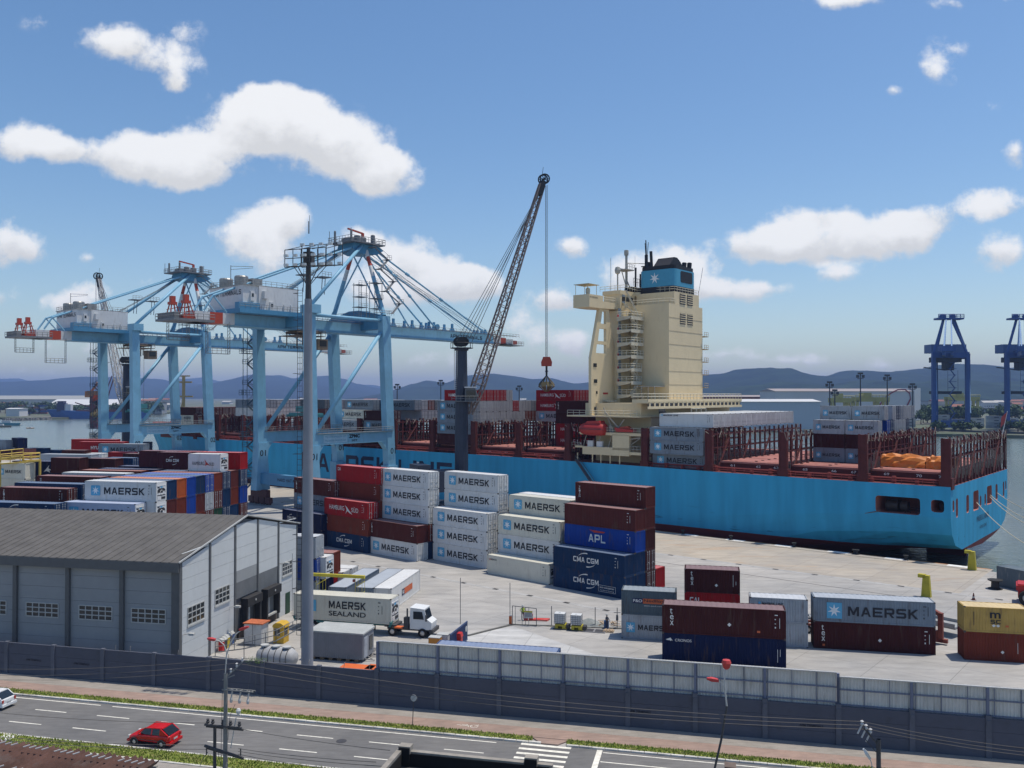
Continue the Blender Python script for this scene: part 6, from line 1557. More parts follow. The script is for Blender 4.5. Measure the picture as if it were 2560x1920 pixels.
# stair platforms down the aft wall
m = MB(); z = 44.6
for i in range(7):
    wdt = 13.4 if i < 4 else 12.6
    m.box(-70.2, 8.2, z, -66.4, wdt, z + .25); m.prism([(-70.2, z), (-66.4, z), (-67.4, z - .35), (-70.2, z - .7)], 8.3, 8.5, 'y'); m.box(-66.42, 8.2, z - .45, -66.36, wdt, z + .3)
    m.rail([(-70.1, 8.2, z + .25), (-66.4, 8.2, z + .25), (-66.4, wdt, z + .25)], 1.1, .06, 1.2)
    if i < 6:
        m.beam((-67.2, 9.5 if i % 2 else 12.3, z - 2.6), (-67.2, 12.3 if i % 2 else 9.5, z), .9, .15); m.tube((-66.8, 9.5 if i % 2 else 12.3, z - 1.6), (-66.8, 12.3 if i % 2 else 9.5, z + 1.0), .05, 4)
        m.tube((-66.4, 10.6, z - 2.9), (-66.4, 10.6, z), .07, 5)
    z -= 2.9
m.beam((-67.4, 13.0, 44.9), (-70.2, 10.6, 48.3), .9, .15); m.beam((-66.8, 12, 45.0), (-68.6, 9.6, 50.8), .8, .12)
m.beam((-59, 3.2, 26), (-59, .9, 26), .3); m.beam((-71.2, 5.5, 26.2), (-68.5, 7.5, 22.9), .9, .15); m.box(-71.6, 4.8, 25.9, -69.8, 7.6, 26.1)
m.build('stair_platform', crail, body)
m = MB(); z = 44.85
for i in range(7): m.box(-70.22, 8.9, z, -70.12, 9.9, z + 2); z -= 2.9
m.box(-70.55, 11, 48.2, -70.4, 12, 50.2); m.box(-71.66, 2.0, 22.9, -71.6, 3.0, 24.8); m.box(-71.66, 4.2, 22.9, -71.6, 5.2, 24.9)
m.build('door', mat('door_blue_grey', (.22, .27, .32), .5), body)
m = MB(); z = 44.85
for i in range(6): m.box(-70.2, 8.3, z, -70, 8.8, z + .7); z -= 2.9
m.box(-71.7, 5, 27.5, -71.6, 6.8, 27.9); m.build('fire_locker', redm, body)
m = MB()
for y in (10.9, 12.6, 14.2): m.box(-70.45, y, 48.7, -70.36, y + 1.2, 49.7)
for z, y in ((33.5, 1.2), (30.0, 1.4)): m.box(-71.69, y, z, -71.6, y + 1.2, z + .8)
m.box(-71.69, 2.2, 27.6, -71.6, 2.7, 28.2); m.box(-71.69, 1.5, 24.0, -71.6, 2.1, 24.7); m.box(-60.19, 9.5, 23.1, -60.1, 12.2, 24.9); m.box(-60.5, 19.5, 47.9, -60, 19.6, 48)
m.build('window', glz, body)
m = MB()
for y0 in (18.6, 22.0):
    for z0 in (43.4, 47.9):
        m.mi = 0; m.box(-60.0, y0, z0, -59.93, y0 + 2.5, z0 + 2.5); m.mi = 1
        for k in range(5): m.box(-59.95, y0, z0 + .25 + k * .5, -59.86, y0 + 2.5, z0 + .42 + k * .5)
m.build('louvre', [drk, cream], body)
m = MB()
for z in (29.6, 32.6, 35.6, 38.6, 41.6, 44.6): m.box(-60.0, 13.55, z, -59.96, 29.35, z + .07)
for z in (29, 32, 35, 38, 41): m.box(-61, 29.3, z, -59.5, 31.2, z + .2); m.rail([(-59.5, 29.3, z), (-59.5, 31.2, z)], 1.1, .05, .8)
m.build('panel_seam', mat('seam_tan', (.34, .28, .19), .7), body)
m = MB(); m.box(-66, 9, 29.2, -61, 13.5, 29.3); [m.tube((x, 9.1, 26.4), (x, 9.1, 29.2), .06, 4) for x in (-66, -64.3, -62.6, -61)]; m.build('awning', mat('awning_grey', (.3, .33, .36), .6), body)
m = MB(); m.box(-57.3, 18.5, 21.6, -57.1, 25.5, 21.8); m.box(-57.3, 18.5, 24.2, -57.1, 25.5, 24.4)
for y in (18.5, 20.8, 23.1, 25.4): m.beam((-57.2, y, 21.6), (-57.2, y, 24.4), .2)
m.rail([(-57, 17, 22.4), (-57, 27, 22.4)], 1.0, .06, 1.2); m.build('crane_frame', crail, body)
# funnel
fm_ = mat('funnel_sky_blue', (.06, .3, .46), .5, .06); fk = mat('funnel_black', (.012, .012, .016), .6)
def fring(y0, y1, x0, x1, r): 
    pts = []
    for cx, cy, t0 in ((x1 - r, y1 - r, 0), (x0 + r, y1 - r, 90), (x0 + r, y0 + r, 180), (x1 - r, y0 + r, 270)):
        for k in range(4): t = R(t0 + 30 * k); pts.append((cx + r * math.cos(t), cy + r * math.sin(t)))
    return pts
m = MB(); m.mi = 1; m.prism(fring(16.6, 27, -69.6, -60.4, 1.2), 50.6, 52.0); m.mi = 0; m.prism(fring(16.65, 26.95, -69.5, -60.45, 1.2), 52.0, 55.9); m.mi = 1; m.prism(fring(16.8, 26.8, -69.3, -60.6, 1.2), 55.9, 56.8)
fo = m.build('funnel', [fm_, fk], SH)
m = MB(); m.prism([(17.4, 56.8), (26, 56.8), (25, 57.3), (23.3, 57.4), (22.5, 58.1), (21, 58.9), (19.6, 58.9), (18.6, 57.9)], -66.2, -62, 'x')
for x, y in ((-68.4, 19), (-62.4, 24.8), (-61.6, 25.8), (-68.6, 24)): m.tube((x, y, 56.6), (x, y + .3, 58.2), .55, 10)
m.tube((-67.2, 18.4, 56.8), (-67.4, 18.4, 60.6), .35, 8); m.build('exhaust_pipe', fk, fo)
m = MB(); m.prism([(20.0, 53), (24.9, 53), (25.2, 53.3), (25.2, 55.3), (24.9, 55.6), (20.0, 55.6), (19.7, 55.3), (19.7, 53.3)], -60.5, -60.4, 'x'); m.build('grille', fk, fo)
m = MB(); star(m, -65.4, 54, 1.35, 16.62, 7, .35); m.build('logo', lg_star, fo)
# masts
m = MB(); m.tube((-73.5, 17.5, 51), (-73.5, 17.5, 60.4), .3, 8); m.beam((-74.4, 15.2, 57), (-74.4, 19.8, 57), .2); m.box(-75, 15, 56.5, -72, 18.6, 56.7); m.rail([(-72, 15, 56.7), (-72, 18.6, 56.7)], 1.2, .05, .8)
m.tube((-73.5, 17.5, 58.4), (-70.8, 21.5, 58.4), .09, 5); m.tube((-73.5, 17.5, 52.8), (-72.5, 14.5, 51), .15, 6); m.tube((-73.5, 17.5, 54.5), (-73.5, 20.5, 51), .15, 6); m.tube((-73.5, 15.4, 56.4), (-73.5, 17.6, 52.4), .13, 6)
m.lathe([(.5, 60.2), (.55, 60.8), (.5, 61.4), (0, 61.5)], (-73.5, 17.5, 0), 8); m.tube((-72.5, 12.2, 51.1), (-72.5, 12.2, 55.2), .18, 6); m.lathe([(0, 55), (.55, 55.3), (.7, 56), (.5, 56.7), (0, 56.9)], (-72.5, 12.2, 0), 10)
m.tube((-72, 8.6, 51), (-72.2, 8.9, 58.4), .06, 4); m.tube((-60.5, 28.2, 50.6), (-60, 29.6, 57.4), .06, 4); m.tube((-72, 18.9, 51), (-72, 18.9, 60), .04, 4); m.build('mast', mat('mast_pale', (.38, .37, .33), .6, .1), SH)
m = MB(); m.tube((-70.5, 21.5, 51), (-70.5, 21.5, 60.5), .4, 8); m.tube((-70.5, 21.5, 60.5), (-70.7, 21.6, 64), .14, 5); m.tube((-70.5, 21.2, 60.5), (-70.5, 20.9, 63.2), .08, 4); m.tube((-70.5, 22, 60.5), (-70.5, 22.4, 63.6), .08, 4); m.box(-71.4, 20.6, 57.6, -69.6, 24, 57.8); m.box(-71, 21, 54.4, -70, 23.4, 56.8); m.tube((-70.5, 23.6, 57.6), (-70.5, 21.5, 55), .1, 5)
m.tube((-71.5, 18.2, 51), (-71.5, 18.4, 57.2), .25, 6); m.tube((-71, 19.6, 51), (-71, 19.6, 55.8), .2, 6); m.prism([(15.8, 52.4), (20.8, 52.4), (19.4, 51), (17, 51)], -73, -70.5, 'x'); m.rail([(-70.5, 15.8, 52.6), (-70.5, 20.8, 52.6)], 1.8, .05, .9); m.build('radar_mast', fk, SH)
# boat deck structure near the quay side
m = MB(); m.box(-66.2, .3, 15.6, -62, 1.2, 18.9); m.box(-74, .3, 14.4, -62, 1.0, 16.1); m.box(-74.6, .3, 18.7, -58.2, .9, 19.3); m.box(-62.3, .4, 14.7, -58.4, 1.0, 15.3); m.box(-76, .4, 15.8, -74, 1, 16.2)
for s_ in (75.6, 71.6, 69.4, 67, 64.6): m.tube((-s_, .7, 12.4), (-s_, .7, 14.6), .15, 6)
m.box(-74.4, .9, 14.9, -58.4, 4.6, 15.1)
m.build('boat_deck', cream, SH)
m = MB(); m.rail([(-77, .5, 15.9), (-74.4, .5, 15.9)], 1, .05, .9); m.rail([(-62, .5, 15.3), (-58.4, .5, 15.3), (-58.4, 4, 15.3)], 1.2, .06, 1)
for s_ in (74.2, 70.4, 67.6): m.beam((-s_, .9, 16.1), (-s_ + .8, 1.1, 18.8), .15)
m.beam((-61.9, .9, 18), (-59.4, .6, 18.4), .2); m.beam((-61.9, .9, 16.8), (-59.4, .6, 18.3), .12)
m.beam((-64.4, 1.6, 19.3), (-68.0, .3, 23.6), .3); m.beam((-66.6, 1.5, 19.3), (-68.8, .9, 24.6), .22); m.tube((-67.4, 1.5, 19.3), (-67.4, 1.5, 20.8), .5, 8); m.beam((-63.6, 1, 22.2), (-65.8, 1.2, 19.6), .2)
m.build('davit', mat('davit_grey', (.35, .33, .28), .6, .2), SH)
m = MB(); m.box(-72.8, .5, 16.1, -71.4, 1.1, 17.4); m.box(-70.4, .5, 16.1, -69, 1.1, 17.3); m.build('raft_locker', cwh, SH)
lb = thing('lifeboat', 'large enclosed red lifeboat hanging beside the cream deckhouse', 'lifeboat', QF(71, .2, 19.9), -QYAW)
m = MB(); m.lathe([(0, -3.6), (.7, -3.4), (1.25, -2.6), (1.5, -1), (1.5, 2), (1.35, 2.9), (1.2, 3.1), (0, 3.15)], (0, 0, 0), 14, 'x')
m.v = [(a, b_ * 1.05, c * (1.0 if c > 0 else .92)) for a, b_, c in m.v]; m.build('hull', redm, lb, smooth=True)
MB().prism([(-1.6, 1.2), (2.4, 1.3), (2.2, 1.9), (-1.0, 1.75)], -1.0, 1.0, 'y').build('canopy', redm, lb)
MB().box(-2.6, -1.62, .02, 3, -1.5, .12).build('fender', drk, lb)
rb = thing('rescue_boat', 'small open red rescue boat on the deck right of the big lifeboat', 'rescue boat', QF(63.2, .9, 19.5), -QYAW)
m = MB(); m.prism([(-2.4, .9), (2.2, .5), (2.2, 0), (-1.9, 0)], -.8, .8, 'y'); m.build('hull', redm, rb); MB().prism([(-1.4, 1.0), (.6, 1.25), (1.8, .6), (-1, .8)], -.5, .5, 'y').build('cover', crd, rb)
# gangway
gw = thing('gangway', 'dark accommodation ladder slanting down the blue hull from the main deck', 'gangway', QF(75, -.7, 13.2), -QYAW)
m = MB(); m.beam((0, 0, 0), (11.5, -.9, -12.4), .9, .2); m.tube((0, -.4, .9), (11.5, -1.3, -11.5), .06, 5); m.tube((0, .4, .9), (11.5, -.5, -11.5), .06, 5)
for i in range(16): t = i / 15; m.tube((11.5 * t, -.4 - .9 * t, -12.4 * t), (11.5 * t, -.4 - .9 * t, -12.4 * t + .95), .04, 4)
m.build('ladder', mat('gangway_grey', (.07, .075, .09), .6), gw)
# orange tarpaulins, white roof beyond, flag
om = mat('tarpaulin_orange', (.62, .2, .03), .5, .1)
for i, (s_, w, lb_) in enumerate(((10.2, 8.4, 'long lumpy orange tarpaulin bundle on the aft hatch'), (3.6, 4.6, 'shorter orange tarpaulin bundle near the stern lashing bridge'))):
    m = MB(); n = 10; nn_ = 12; rnd = random.Random(i + 4)
    for a in range(n + 1):
        for b_ in range(nn_):
            t = math.pi * b_ / (nn_ - 1); rr_ = (.65 + .35 * math.sin(math.pi * min(max(a / n, .03), .97)) ** .3) * (1 + .12 * rnd.uniform(-1, 1)); m.v.append((-w / 2 + w * a / n + rnd.uniform(-.12, .12), -1.7 * math.cos(t) * rr_, 2.3 * math.sin(t) * rr_))
    for a in range(n):
        for b_ in range(nn_ - 1): k = a * nn_ + b_; m.f.append((k, k + 1, k + nn_ + 1, k + nn_)); m.m.append(0)
    for a in (0, n): m.f.append(tuple(a * nn_ + b_ for b_ in range(nn_))); m.m.append(0)
    o = m.build('tarpaulin', om, None, QF(s_, 9.5, 14.4), -QYAW); tag(o, lb_, 'tarpaulin', 'orange covers on the aft hatch')
fl = thing('ensign', 'dark red ensign on a leaning staff at the stern rail', 'flag', QF(-.2, 40.5, 19.5), -QYAW)
MB().tube((0, 0, 0), (.6, 1.6, 4.6), .07, 5).build('staff', cwh, fl)
m = MB(); pts = [(.6, 1.6, 4.5), (.3, -.2, 3.9), (.1, -1.6, 3.4)]; pb_ = [(.25, .7, 2.1), (.1, -.7, 1.7), (0, -1.9, 1.3)]
for i in range(2): m.quad(pts[i], pts[i + 1], pb_[i + 1], pb_[i])
m.build('flag_cloth', mat('ensign_red', (.25, .02, .025), .7), fl)
# mooring lines
ropem = mat('mooring_rope', (.5, .47, .38), .8)
def rope(a, b_, sag, lab, r=.07, mt=ropem):
    a = Vector(a); b_ = Vector(b_); pts = [a.lerp(b_, t / 12) - Vector((0, 0, sag * 4 * (t / 12) * (1 - t / 12))) for t in range(13)]
    m = MB().path(pts, r, 5); tag(m.build('mooring_line', mt), lab, 'mooring line', 'mooring lines of the blue ship')
rope(QF(-.1, 18, 8), D(2620, 1385, 128), 1.2, 'lowest pale mooring line running right from the stern'); rope(QF(-.1, 29, 8), D(2620, 1330, 138), 1., 'middle pale mooring line running right from the stern'); rope(QF(-.1, 29.5, 8.3), D(2630, 1316, 140), 1., 'upper of the two close mooring lines at the stern'); rope(QF(-.1, 35.5, 8.2), D(2630, 1290, 150), .8, 'highest pale mooring line running right from the stern')
rope(QF(11, -.1, 7.4), (*G(1772, 1331)[:2], .8), .5, 'dark mooring line along the hull side down to the quay', .09, mat('dark_rope', (.12, .09, .08), .8))

# ---- containers on the ship
def ship_box(s_aft, p, z, cn, LL=L40, lgx=None, en='door', kd='dry', lb='', H=2.75):
    o = container(QF(s_aft + LL, p, z), -QYAW, cn, LL, H, kd, en, lgx, lb, 'containers aboard the blue ship')
    return o


FARB = MB(); FARC = {}
def far_box(s_aft, p, z, cn, H):
    if cn not in FARC: FARC[cn] = len(FARC)
    m = FARB; m.mi = FARC[cn]; x = -s_aft; m.box(x - L40, p, z, x, p + CW, z + H - .06)
    m.mi = 20
    for y in (.12, CW / 2, CW - .12): m.box(x, p + y - .03, z + .1, x + .03, p + y + .03, z + H - .2)
    for q in (.15, H / 2, H - .3): m.box(x, p + .1, z + q, x + .025, p + CW - .1, z + q + .07)
    m.mi = 21
    for y in (.45, .9, CW - .9, CW - .45): m.box(x, p + y - .035, z + .12, x + .06, p + y + .035, z + H - .25)


def hatch_bay(s_aft, desc, rows, z0=14.9, H=2.75, pitch=2.55):
    """rows: {row index: [colour or (colour, logo, end, kind), bottom to top]}"""
    for r_, its in rows.items():
        for t_, it in enumerate(its):
            if not it: continue
            if isinstance(it, str): it = (it,)
            cn, lgx, en, kd = (list(it) + [None] * 4)[:4]
            if s_aft > 130 and r_ > 3 and not lgx: far_box(s_aft, .6 + pitch * r_, z0 + t_ * H, cn, H); continue
            nm = ['first', 'second', 'third', 'fourth', 'fifth', 'sixth', 'seventh', 'eighth', 'ninth', 'tenth', 'eleventh', 'twelfth', '13th', '14th', '15th', '16th', '17th', '18th'][r_]
            lb = f"{CN[cn]} container, {TIER[t_]} tier, {nm} row from quay side, {desc}"
            ship_box(s_aft, .6 + pitch * r_, z0 + t_ * H, cn, L40, lgx, en or 'door', kd or 'dry', lb, H)


def ap_(c, n, s=0): return [None] * s + [c] * n


# aft bay behind the deckhouse: white reefer row and the three grey ones at the side
for i, (c_, z, lb) in enumerate((('grey', 12.5, 'grey star container, lowest of the three at the ship side behind the deckhouse, in shade'), ('grey', 15.25, 'grey star container, middle of the three at the ship side behind the deckhouse'), ('grey', 18.0, 'grey star container, top of the three at the ship side behind the deckhouse'))):
    ship_box(44.9, .5 if i else 1.6, z, c_, L40, 'star_name', 'door', 'dry', lb)
for r_ in range(16):
    ship_box(43.6, 2.2 + 2.55 * r_, 20.8, 'white', L40, 'small_line' if r_ == 0 else None, 'door', 'reefer', f"white roofed container, {ON[r_] if r_ < 10 else str(r_ + 1) + 'th'} of the long top row behind the deckhouse")
# second bay from the stern
for (s0, p0, z0_, cn, lgx, lb) in ((21.5, 12.8, 14.4, 'grey', 'star_name_short', 'forward lowest grey star container on the aft deck'), (15.3, 12.8, 14.4, 'grey', 'star_name_short', 'after lowest grey star container on the aft deck'), (21.5, 12.8, 17.1, 'dbrown', None, 'forward dark brown container in the aft deck stack'), (15.3, 12.8, 17.1, 'dbrown', None, 'after dark brown container in the aft deck stack'),
                           (21.5, 12.8, 19.8, 'palegrey', 'star_name_short', 'forward pale grey container of the third tier on the aft deck'), (15.3, 12.8, 19.8, 'palegrey', 'star_name_short', 'after pale grey container of the third tier on the aft deck'), (21.5, 16.6, 22.5, 'palegrey', 'star_name_short', 'forward pale grey container topmost on the aft deck'), (15.3, 16.6, 22.5, 'palegrey', 'star_name_short', 'after pale grey container topmost on the aft deck')):
    container(QF(s0 + L20, p0, z0_), -QYAW, cn, L20, 2.7, 'dry', 'door', lgx, lb, 'containers aboard the blue ship')
ec = ['blue', 'palegrey', 'palegrey', 'navy', 'palegrey', 'navy', 'palegrey', 'grey', 'grey', 'palegrey']
for r_ in range(1, 8):
    for t_ in range(2 if r_ == 1 else 4):
        if r_ == 1 and t_ > 2: continue
        container(QF(15.3 + L20, 12.8 + (3.8 if t_ == 3 else 0) + 2.55 * r_, 14.4 + t_ * 2.7), -QYAW, ec[(r_ * 3 + t_ * 2) % 10], L20, 2.7, 'dry', 'door', None, f"{CN[ec[(r_ * 3 + t_ * 2) % 10]]} container door end, {TIER[t_]} tier, {ON[r_]} row in the stack on the aft deck", 'containers aboard the blue ship')
# forward bays, aft to forward
rd = random.Random(21)
def mixrow(n, pal): return [rd.choice(pal) for _ in range(n)]
P1 = ['palegrey', 'palegrey', 'grey', 'palegrey', 'grey', 'rust']
d1 = 'bay just forward of deckhouse'
rows = {5: [('red', 'sud'), ('red', 'sud'), 'dbrown', ('dbrown', 'triton')]}
for r_ in range(6, 11): rows[r_] = ['red', 'red', 'dbrown', 'dbrown']
hatch_bay(79., d1, {k: v for k, v in rows.items()})
rows = {r_: [None, None] + [('palegrey', 'star_name' if r_ == 9 else None), 'palegrey', 'palegrey'] for r_ in range(9, 15)}
rows[9] = [None, None, ('palegrey', 'star_name'), ('red', 'sud'), ('red', 'sud')]; rows[10] = [None, None, 'palegrey', 'palegrey', 'red']; rows[11] = [None, None, 'palegrey', 'palegrey', 'red']; rows[12] = [None, None, 'grey', 'palegrey', 'red']
rows[8] = [None, None, None]
hatch_bay(93.2, 'second bay forward of deckhouse', rows)
rows = {}
for r_ in range(0, 17):
    a = ['dbrown', 'palegrey', 'palegrey', 'palegrey']
    if r_ == 0: a = ['dbrown', ('grey', 'star_name'), ('grey', 'star_name'), ('grey', 'star_name')]
    elif r_ == 1: a = [None, None, 'palegrey', 'palegrey', ('red', 'sud')]
    elif r_ in (2, 3, 4): a = [None, None, 'palegrey', 'palegrey', 'red']
    elif r_ == 5: a = [None, None, 'palegrey', 'palegrey', 'palegrey']
    elif r_ == 6: a = [None, None, 'palegrey', 'red']
    else: a = [None, None, rd.choice(P1), rd.choice(P1)]
    rows[r_] = a
hatch_bay(107., 'third bay forward of deckhouse', rows)
rows = {0: ['teal', ('grey', 'star_name'), ('dbrown', 'triton')]}
rows[3] = [None, None, None, ('grey', 'star_name')]
for r_ in range(4, 17): rows[r_] = [None, None, rd.choice(['palegrey', 'dbrown', 'grey']), rd.choice(['palegrey', 'palegrey', 'rust'])]
rows[6] = [None, None, 'palegrey', ('slate', 'pando')]
hatch_bay(135.5, 'fifth bay forward of deckhouse', rows)
rows = {0: ['dbrown', ('palegrey', 'star_name'), None], 1: [None, 'dbrown', ('offwhite', 'star_name')], 2: [None, None, 'grey', ('grey', 'star_name')]}
for r_ in range(3, 17): rows[r_] = [None, None, rd.choice(['palegrey', 'dbrown', 'dnavy']), rd.choice(['palegrey', 'grey', 'navy'])]
hatch_bay(149.8, 'sixth bay forward of deckhouse', rows)
rows = {4: [None, None, 'brown', ('slate', 'pando')], 5: [None, None, 'brown', ('grey', 'star_name')]}
for r_ in range(6, 17): rows[r_] = [None, None, rd.choice(['brown', 'palegrey']), rd.choice(['palegrey', 'grey'])]
hatch_bay(178.2, 'eighth bay forward of deckhouse', rows)
rows = {}
for r_ in range(2, 17): rows[r_] = [None, None, 'white' if r_ < 9 else 'palegrey', rd.choice(['palegrey', 'palegrey', 'grey', 'brown'])]
hatch_bay(206.7, 'tenth bay forward of deckhouse', {k: v for k, v in rows.items() if k < 12})
rows = {0: [('offwhite', 'star_name'), ('offwhite', 'two_line'), 'dbrown'], 1: ['grey', 'grey', 'brown', ]}
for r_ in range(2, 9): rows[r_] = ['brown', 'brown', 'brown']
hatch_bay(235., 'bay nearest the bow', rows)
fl_ = [None] * 22
for c_, i in FARC.items(): fl_[i] = mat('far_paint_' + CN[c_].replace(' ', '_').replace('-', '_'), C[c_], .6, .15, .4)
fl_[20] = castm; fl_[21] = rodm
for i in range(22): fl_[i] = fl_[i] or castm
tag(FARB.build('container_stacks', fl_, None, QF(0, 0), -QYAW), 'crowded rows of container door ends on the far bays towards the bow', 'shipping containers', kind='stuff')
print('containers', NCONT[0])
# ---------------------------------------------------------------- vehicles
tyrem = mat('tyre_rubber', (.018, .018, .018), .85); rimm = mat('rim_metal', (.45, .45, .46), .35, .05, metal=.6)
glass = mat('car_glass', (.015, .022, .03), .08, .05, spec=.7)
def wheel(par, x, y, r, w=.22, rim=True):
    t = MB().lathe([(r * .55, -w / 2), (r * .93, -w / 2), (r, -w * .35), (r, w * .35), (r * .93, w / 2), (r * .55, w / 2)], (0, 0, 0), 20, 'y').build('wheel', tyrem, par, (x, y, r))
    MB().lathe([(0, -w * .42), (r * .3, -w * .47), (r * .56, -w * .36), (r * .56, w * .36), (r * .3, w * .47), (0, w * .42)], (0, 0, 0), 14, 'y').build('rim', rimm, t)
    return t


def hatchback(loc, rz, lab, paintm):
    """nose towards -x"""
    c = thing('parked_car' if False else 'car', lab, 'car', loc, rz)
    # lengthwise sections: x, half width low, half width high, z low, z belt
    S = [(-1.88, .62, .5, .38, .58), (-1.8, .78, .66, .26, .7), (-1.4, .82, .74, .22, .82), (-.95, .83, .76, .22, .9), (-.4, .84, .8, .22, .93), (.6, .84, .8, .22, .95), (1.3, .83, .79, .22, .97), (1.75, .8, .74, .26, .95), (1.88, .72, .66, .36, .9)]
    m = MB(); n = 8
    for x, wl_, wh_, zl_, zh_ in S:
        zm = (zl_ + zh_) / 2; m.v += [(x, -wl_ * .92, zl_), (x, -wl_, zm), (x, -wh_, zh_ - .05), (x, -wh_ * .9, zh_), (x, wh_ * .9, zh_), (x, wh_, zh_ - .05), (x, wl_, zm), (x, wl_ * .92, zl_)]
    for i in range(len(S) - 1):
        for j in range(n): k = i * n + j; k2 = i * n + (j + 1) % n; m.f.append((k, k2, k2 + n, k + n)); m.m.append(0)
    for e in (0, (len(S) - 1) * n): m.f.append(tuple(range(e, e + n))); m.m.append(0)
    bd = m.build('body', paintm, c, smooth=True); sb_ = bd.modifiers.new('u', 'SUBSURF'); sb_.levels = 2; sb_.render_levels = 2
    # cabin: pillars and roof painted, glass set in
    m = MB(); A_ = [(-.95, .9), (-.35, 1.36), (1.05, 1.42), (1.68, .97)]
    def pt(x, z): w = .76 - (z - .92) * .28; return w
    top = [(-.35, 1.36), (0, 1.41), (.6, 1.44), (1.05, 1.42)]
    for (xa, za), (xb, zb_) in zip(top[:-1], top[1:]): m.quad((xa, -pt(xa, za), za), (xb, -pt(xb, zb_), zb_), (xb, pt(xb, zb_), zb_), (xa, pt(xa, za), za))
    for sg in (-1, 1):
        m.beam((-.95, sg * .75, .92), (-.35, sg * .635, 1.37), .07, .06); m.beam((-.35, sg * .635, 1.37), (1.05, sg * .62, 1.42), .07, .06); m.beam((.28, sg * .775, .93), (.28, sg * .63, 1.4), .08, .05)
        m.prism([(.95, .93), (1.72, .95), (1.12, 1.4), (1.02, 1.4)], sg * .70 - .05, sg * .70 + .04, 'y')
    m.beam((1.12, -.6, 1.4), (1.12, .6, 1.4), .1, .06); m.build('roof', paintm, c)
    g_ = MB(); g_.quad((-.93, -.72, .93), (-.93, .72, .93), (-.36, .62, 1.35), (-.36, -.62, 1.35)); g_.build('windscreen', glass, c)
    g_ = MB(); g_.quad((1.78, -.66, .96), (1.78, .66, .96), (1.15, .58, 1.38), (1.15, -.58, 1.38)); g_.build('rear_window', glass, c)
    for sg in (-1, 1):
        g_ = MB(); g_.quad((-.8, sg * .765, .94), (.24, sg * .775, .94), (.24, sg * .64, 1.35), (-.34, sg * .64, 1.35)); g_.quad((.32, sg * .775, .94), (.98, sg * .765, .94), (.98, sg * .645, 1.36), (.32, sg * .64, 1.36)); g_.build('side_window', glass, c)
    for x in (-1.22, 1.2):
        for sg in (-1, 1): wheel(c, x, sg * .76, .3)
    m = MB()
    for x in (-1.22, 1.2):
        for sg in (-1, 1): m.lathe([(.3, -.02), (.36, 0), (.3, .02)], (x, sg * .845, .3), 18, 'y')
    m.build('wheel_arch', drk, c)
    for sg in (-1, 1): MB().box(-1.87, sg * .6 - .13, .56, -1.76, sg * .6 + .13, .7).build('headlight', lampg, c); MB().box(1.84, sg * .66 - .08, .6, 1.9, sg * .66 + .08, .86).build('tail_light', redm, c); MB().box(-.7, sg * .9 - .09, .9, -.6, sg * .9 + .07, 1.02).build('mirror', paintm, c)
    MB().box(1.88, -.24, .52, 1.91, .24, .64).build('number_plate', mat('plate_grey', (.45, .45, .45), .5), c)
    MB().box(1.6, -.8, .26, 1.96, .8, .46).box(-1.95, -.76, .26, -1.7, .76, .42).build('bumper', paintm, c)
    for sg in (-1, 1): MB().box(-.8, sg * .845 - .005, .5, 1.6, sg * .845 + .008, .54).build('trim', drk, c)
    return c


carred = mat('car_paint_red', (.5, .006, .008), .25, .03, spec=.6)
x, y = G(383, 1858)
k_, d_ = toW(x, y)
hatchback(WF(25.35, -11.35), -WYAW - .02, 'bright red hatchback driving along the near lane of the street', carred)
carwh = mat('car_paint_white', (.7, .72, .73), .25, .03, spec=.6)
kq = toW(*G(17, 1786))[0]; hatchback(WF(kq - 2.9, -7.6), -WYAW, 'white car whose tail just enters the picture at the left edge', carwh)
x, y = G(1736, 1990)
kk, dd_ = toW(x, y)
hatchback(WF(kk, dd_), math.pi - WYAW + math.pi, 'white car with dark windows half cut by the bottom edge of the picture', mat('car_paint_white', (0, 0, 0)))

# terminal tractor and chassis
tw = thing('terminal_tractor', 'white terminal tractor with dark chassis pulling the worn white container', 'truck', WF(truck_k, truck_d), -R(14))
whp = mat('cab_white', (.66, .68, .68), .4, .05, spec=.5)
X0 = 13.2
m = MB(); m.prism([(X0 + 1.2, .9), (X0 + 3.7, .9), (X0 + 3.8, 1.7), (X0 + 3.2, 2.1), (X0 + 2.9, 3.15), (X0 + 1.3, 3.25), (X0 + 1.2, 2.9)], .15, 1.95, 'y'); cab = m.build('cab', whp, tw)
MB().prism([(X0 + 1.6, 2.05), (X0 + 2.85, 2.05), (X0 + 2.65, 2.9), (X0 + 1.6, 2.9)], .12, .16, 'y').build('side_window', glass, cab)
MB().quad((X0 + 3.24, .25, 2.1), (X0 + 3.24, 1.85, 2.1), (X0 + 2.95, 1.85, 3.05), (X0 + 2.95, .25, 3.05)).build('windscreen', glass, cab)
MB().prism([(X0 + 1.2, 3.24), (X0 + 2.95, 3.14), (X0 + 2.95, 3.22), (X0 + 1.2, 3.34)], .05, 2.05, 'y').build('roof', whp, cab)
m = MB(); m.box(X0 - 1.6, .3, .7, X0 + 3.6, 2.1, .95); m.box(X0 + 3.5, .1, .55, X0 + 3.95, 2.3, .95); m.box(X0 - 1.9, .2, .95, X0 - .5, 2.2, 1.2); m.tube((X0 + .9, .1, .9), (X0 + .9, .1, 3.2), .1, 8); m.box(X0 + .5, .0, .9, X0 + 1.05, .5, 2.2); m.box(X0 + 3.1, -.05, 1.9, X0 + 3.25, .08, 2.6); m.build('frame', drk, tw)
MB().box(X0 - .6, -.05, .9, X0 + .35, .7, 1.05).build('step', orm, tw)
for x_, ys_ in ((X0 - .9, (.15, 2.2)), (X0 + 2.7, (.2, 2.1))):
    for y_ in ys_: wheel(tw, x_, y_, .52, .38)
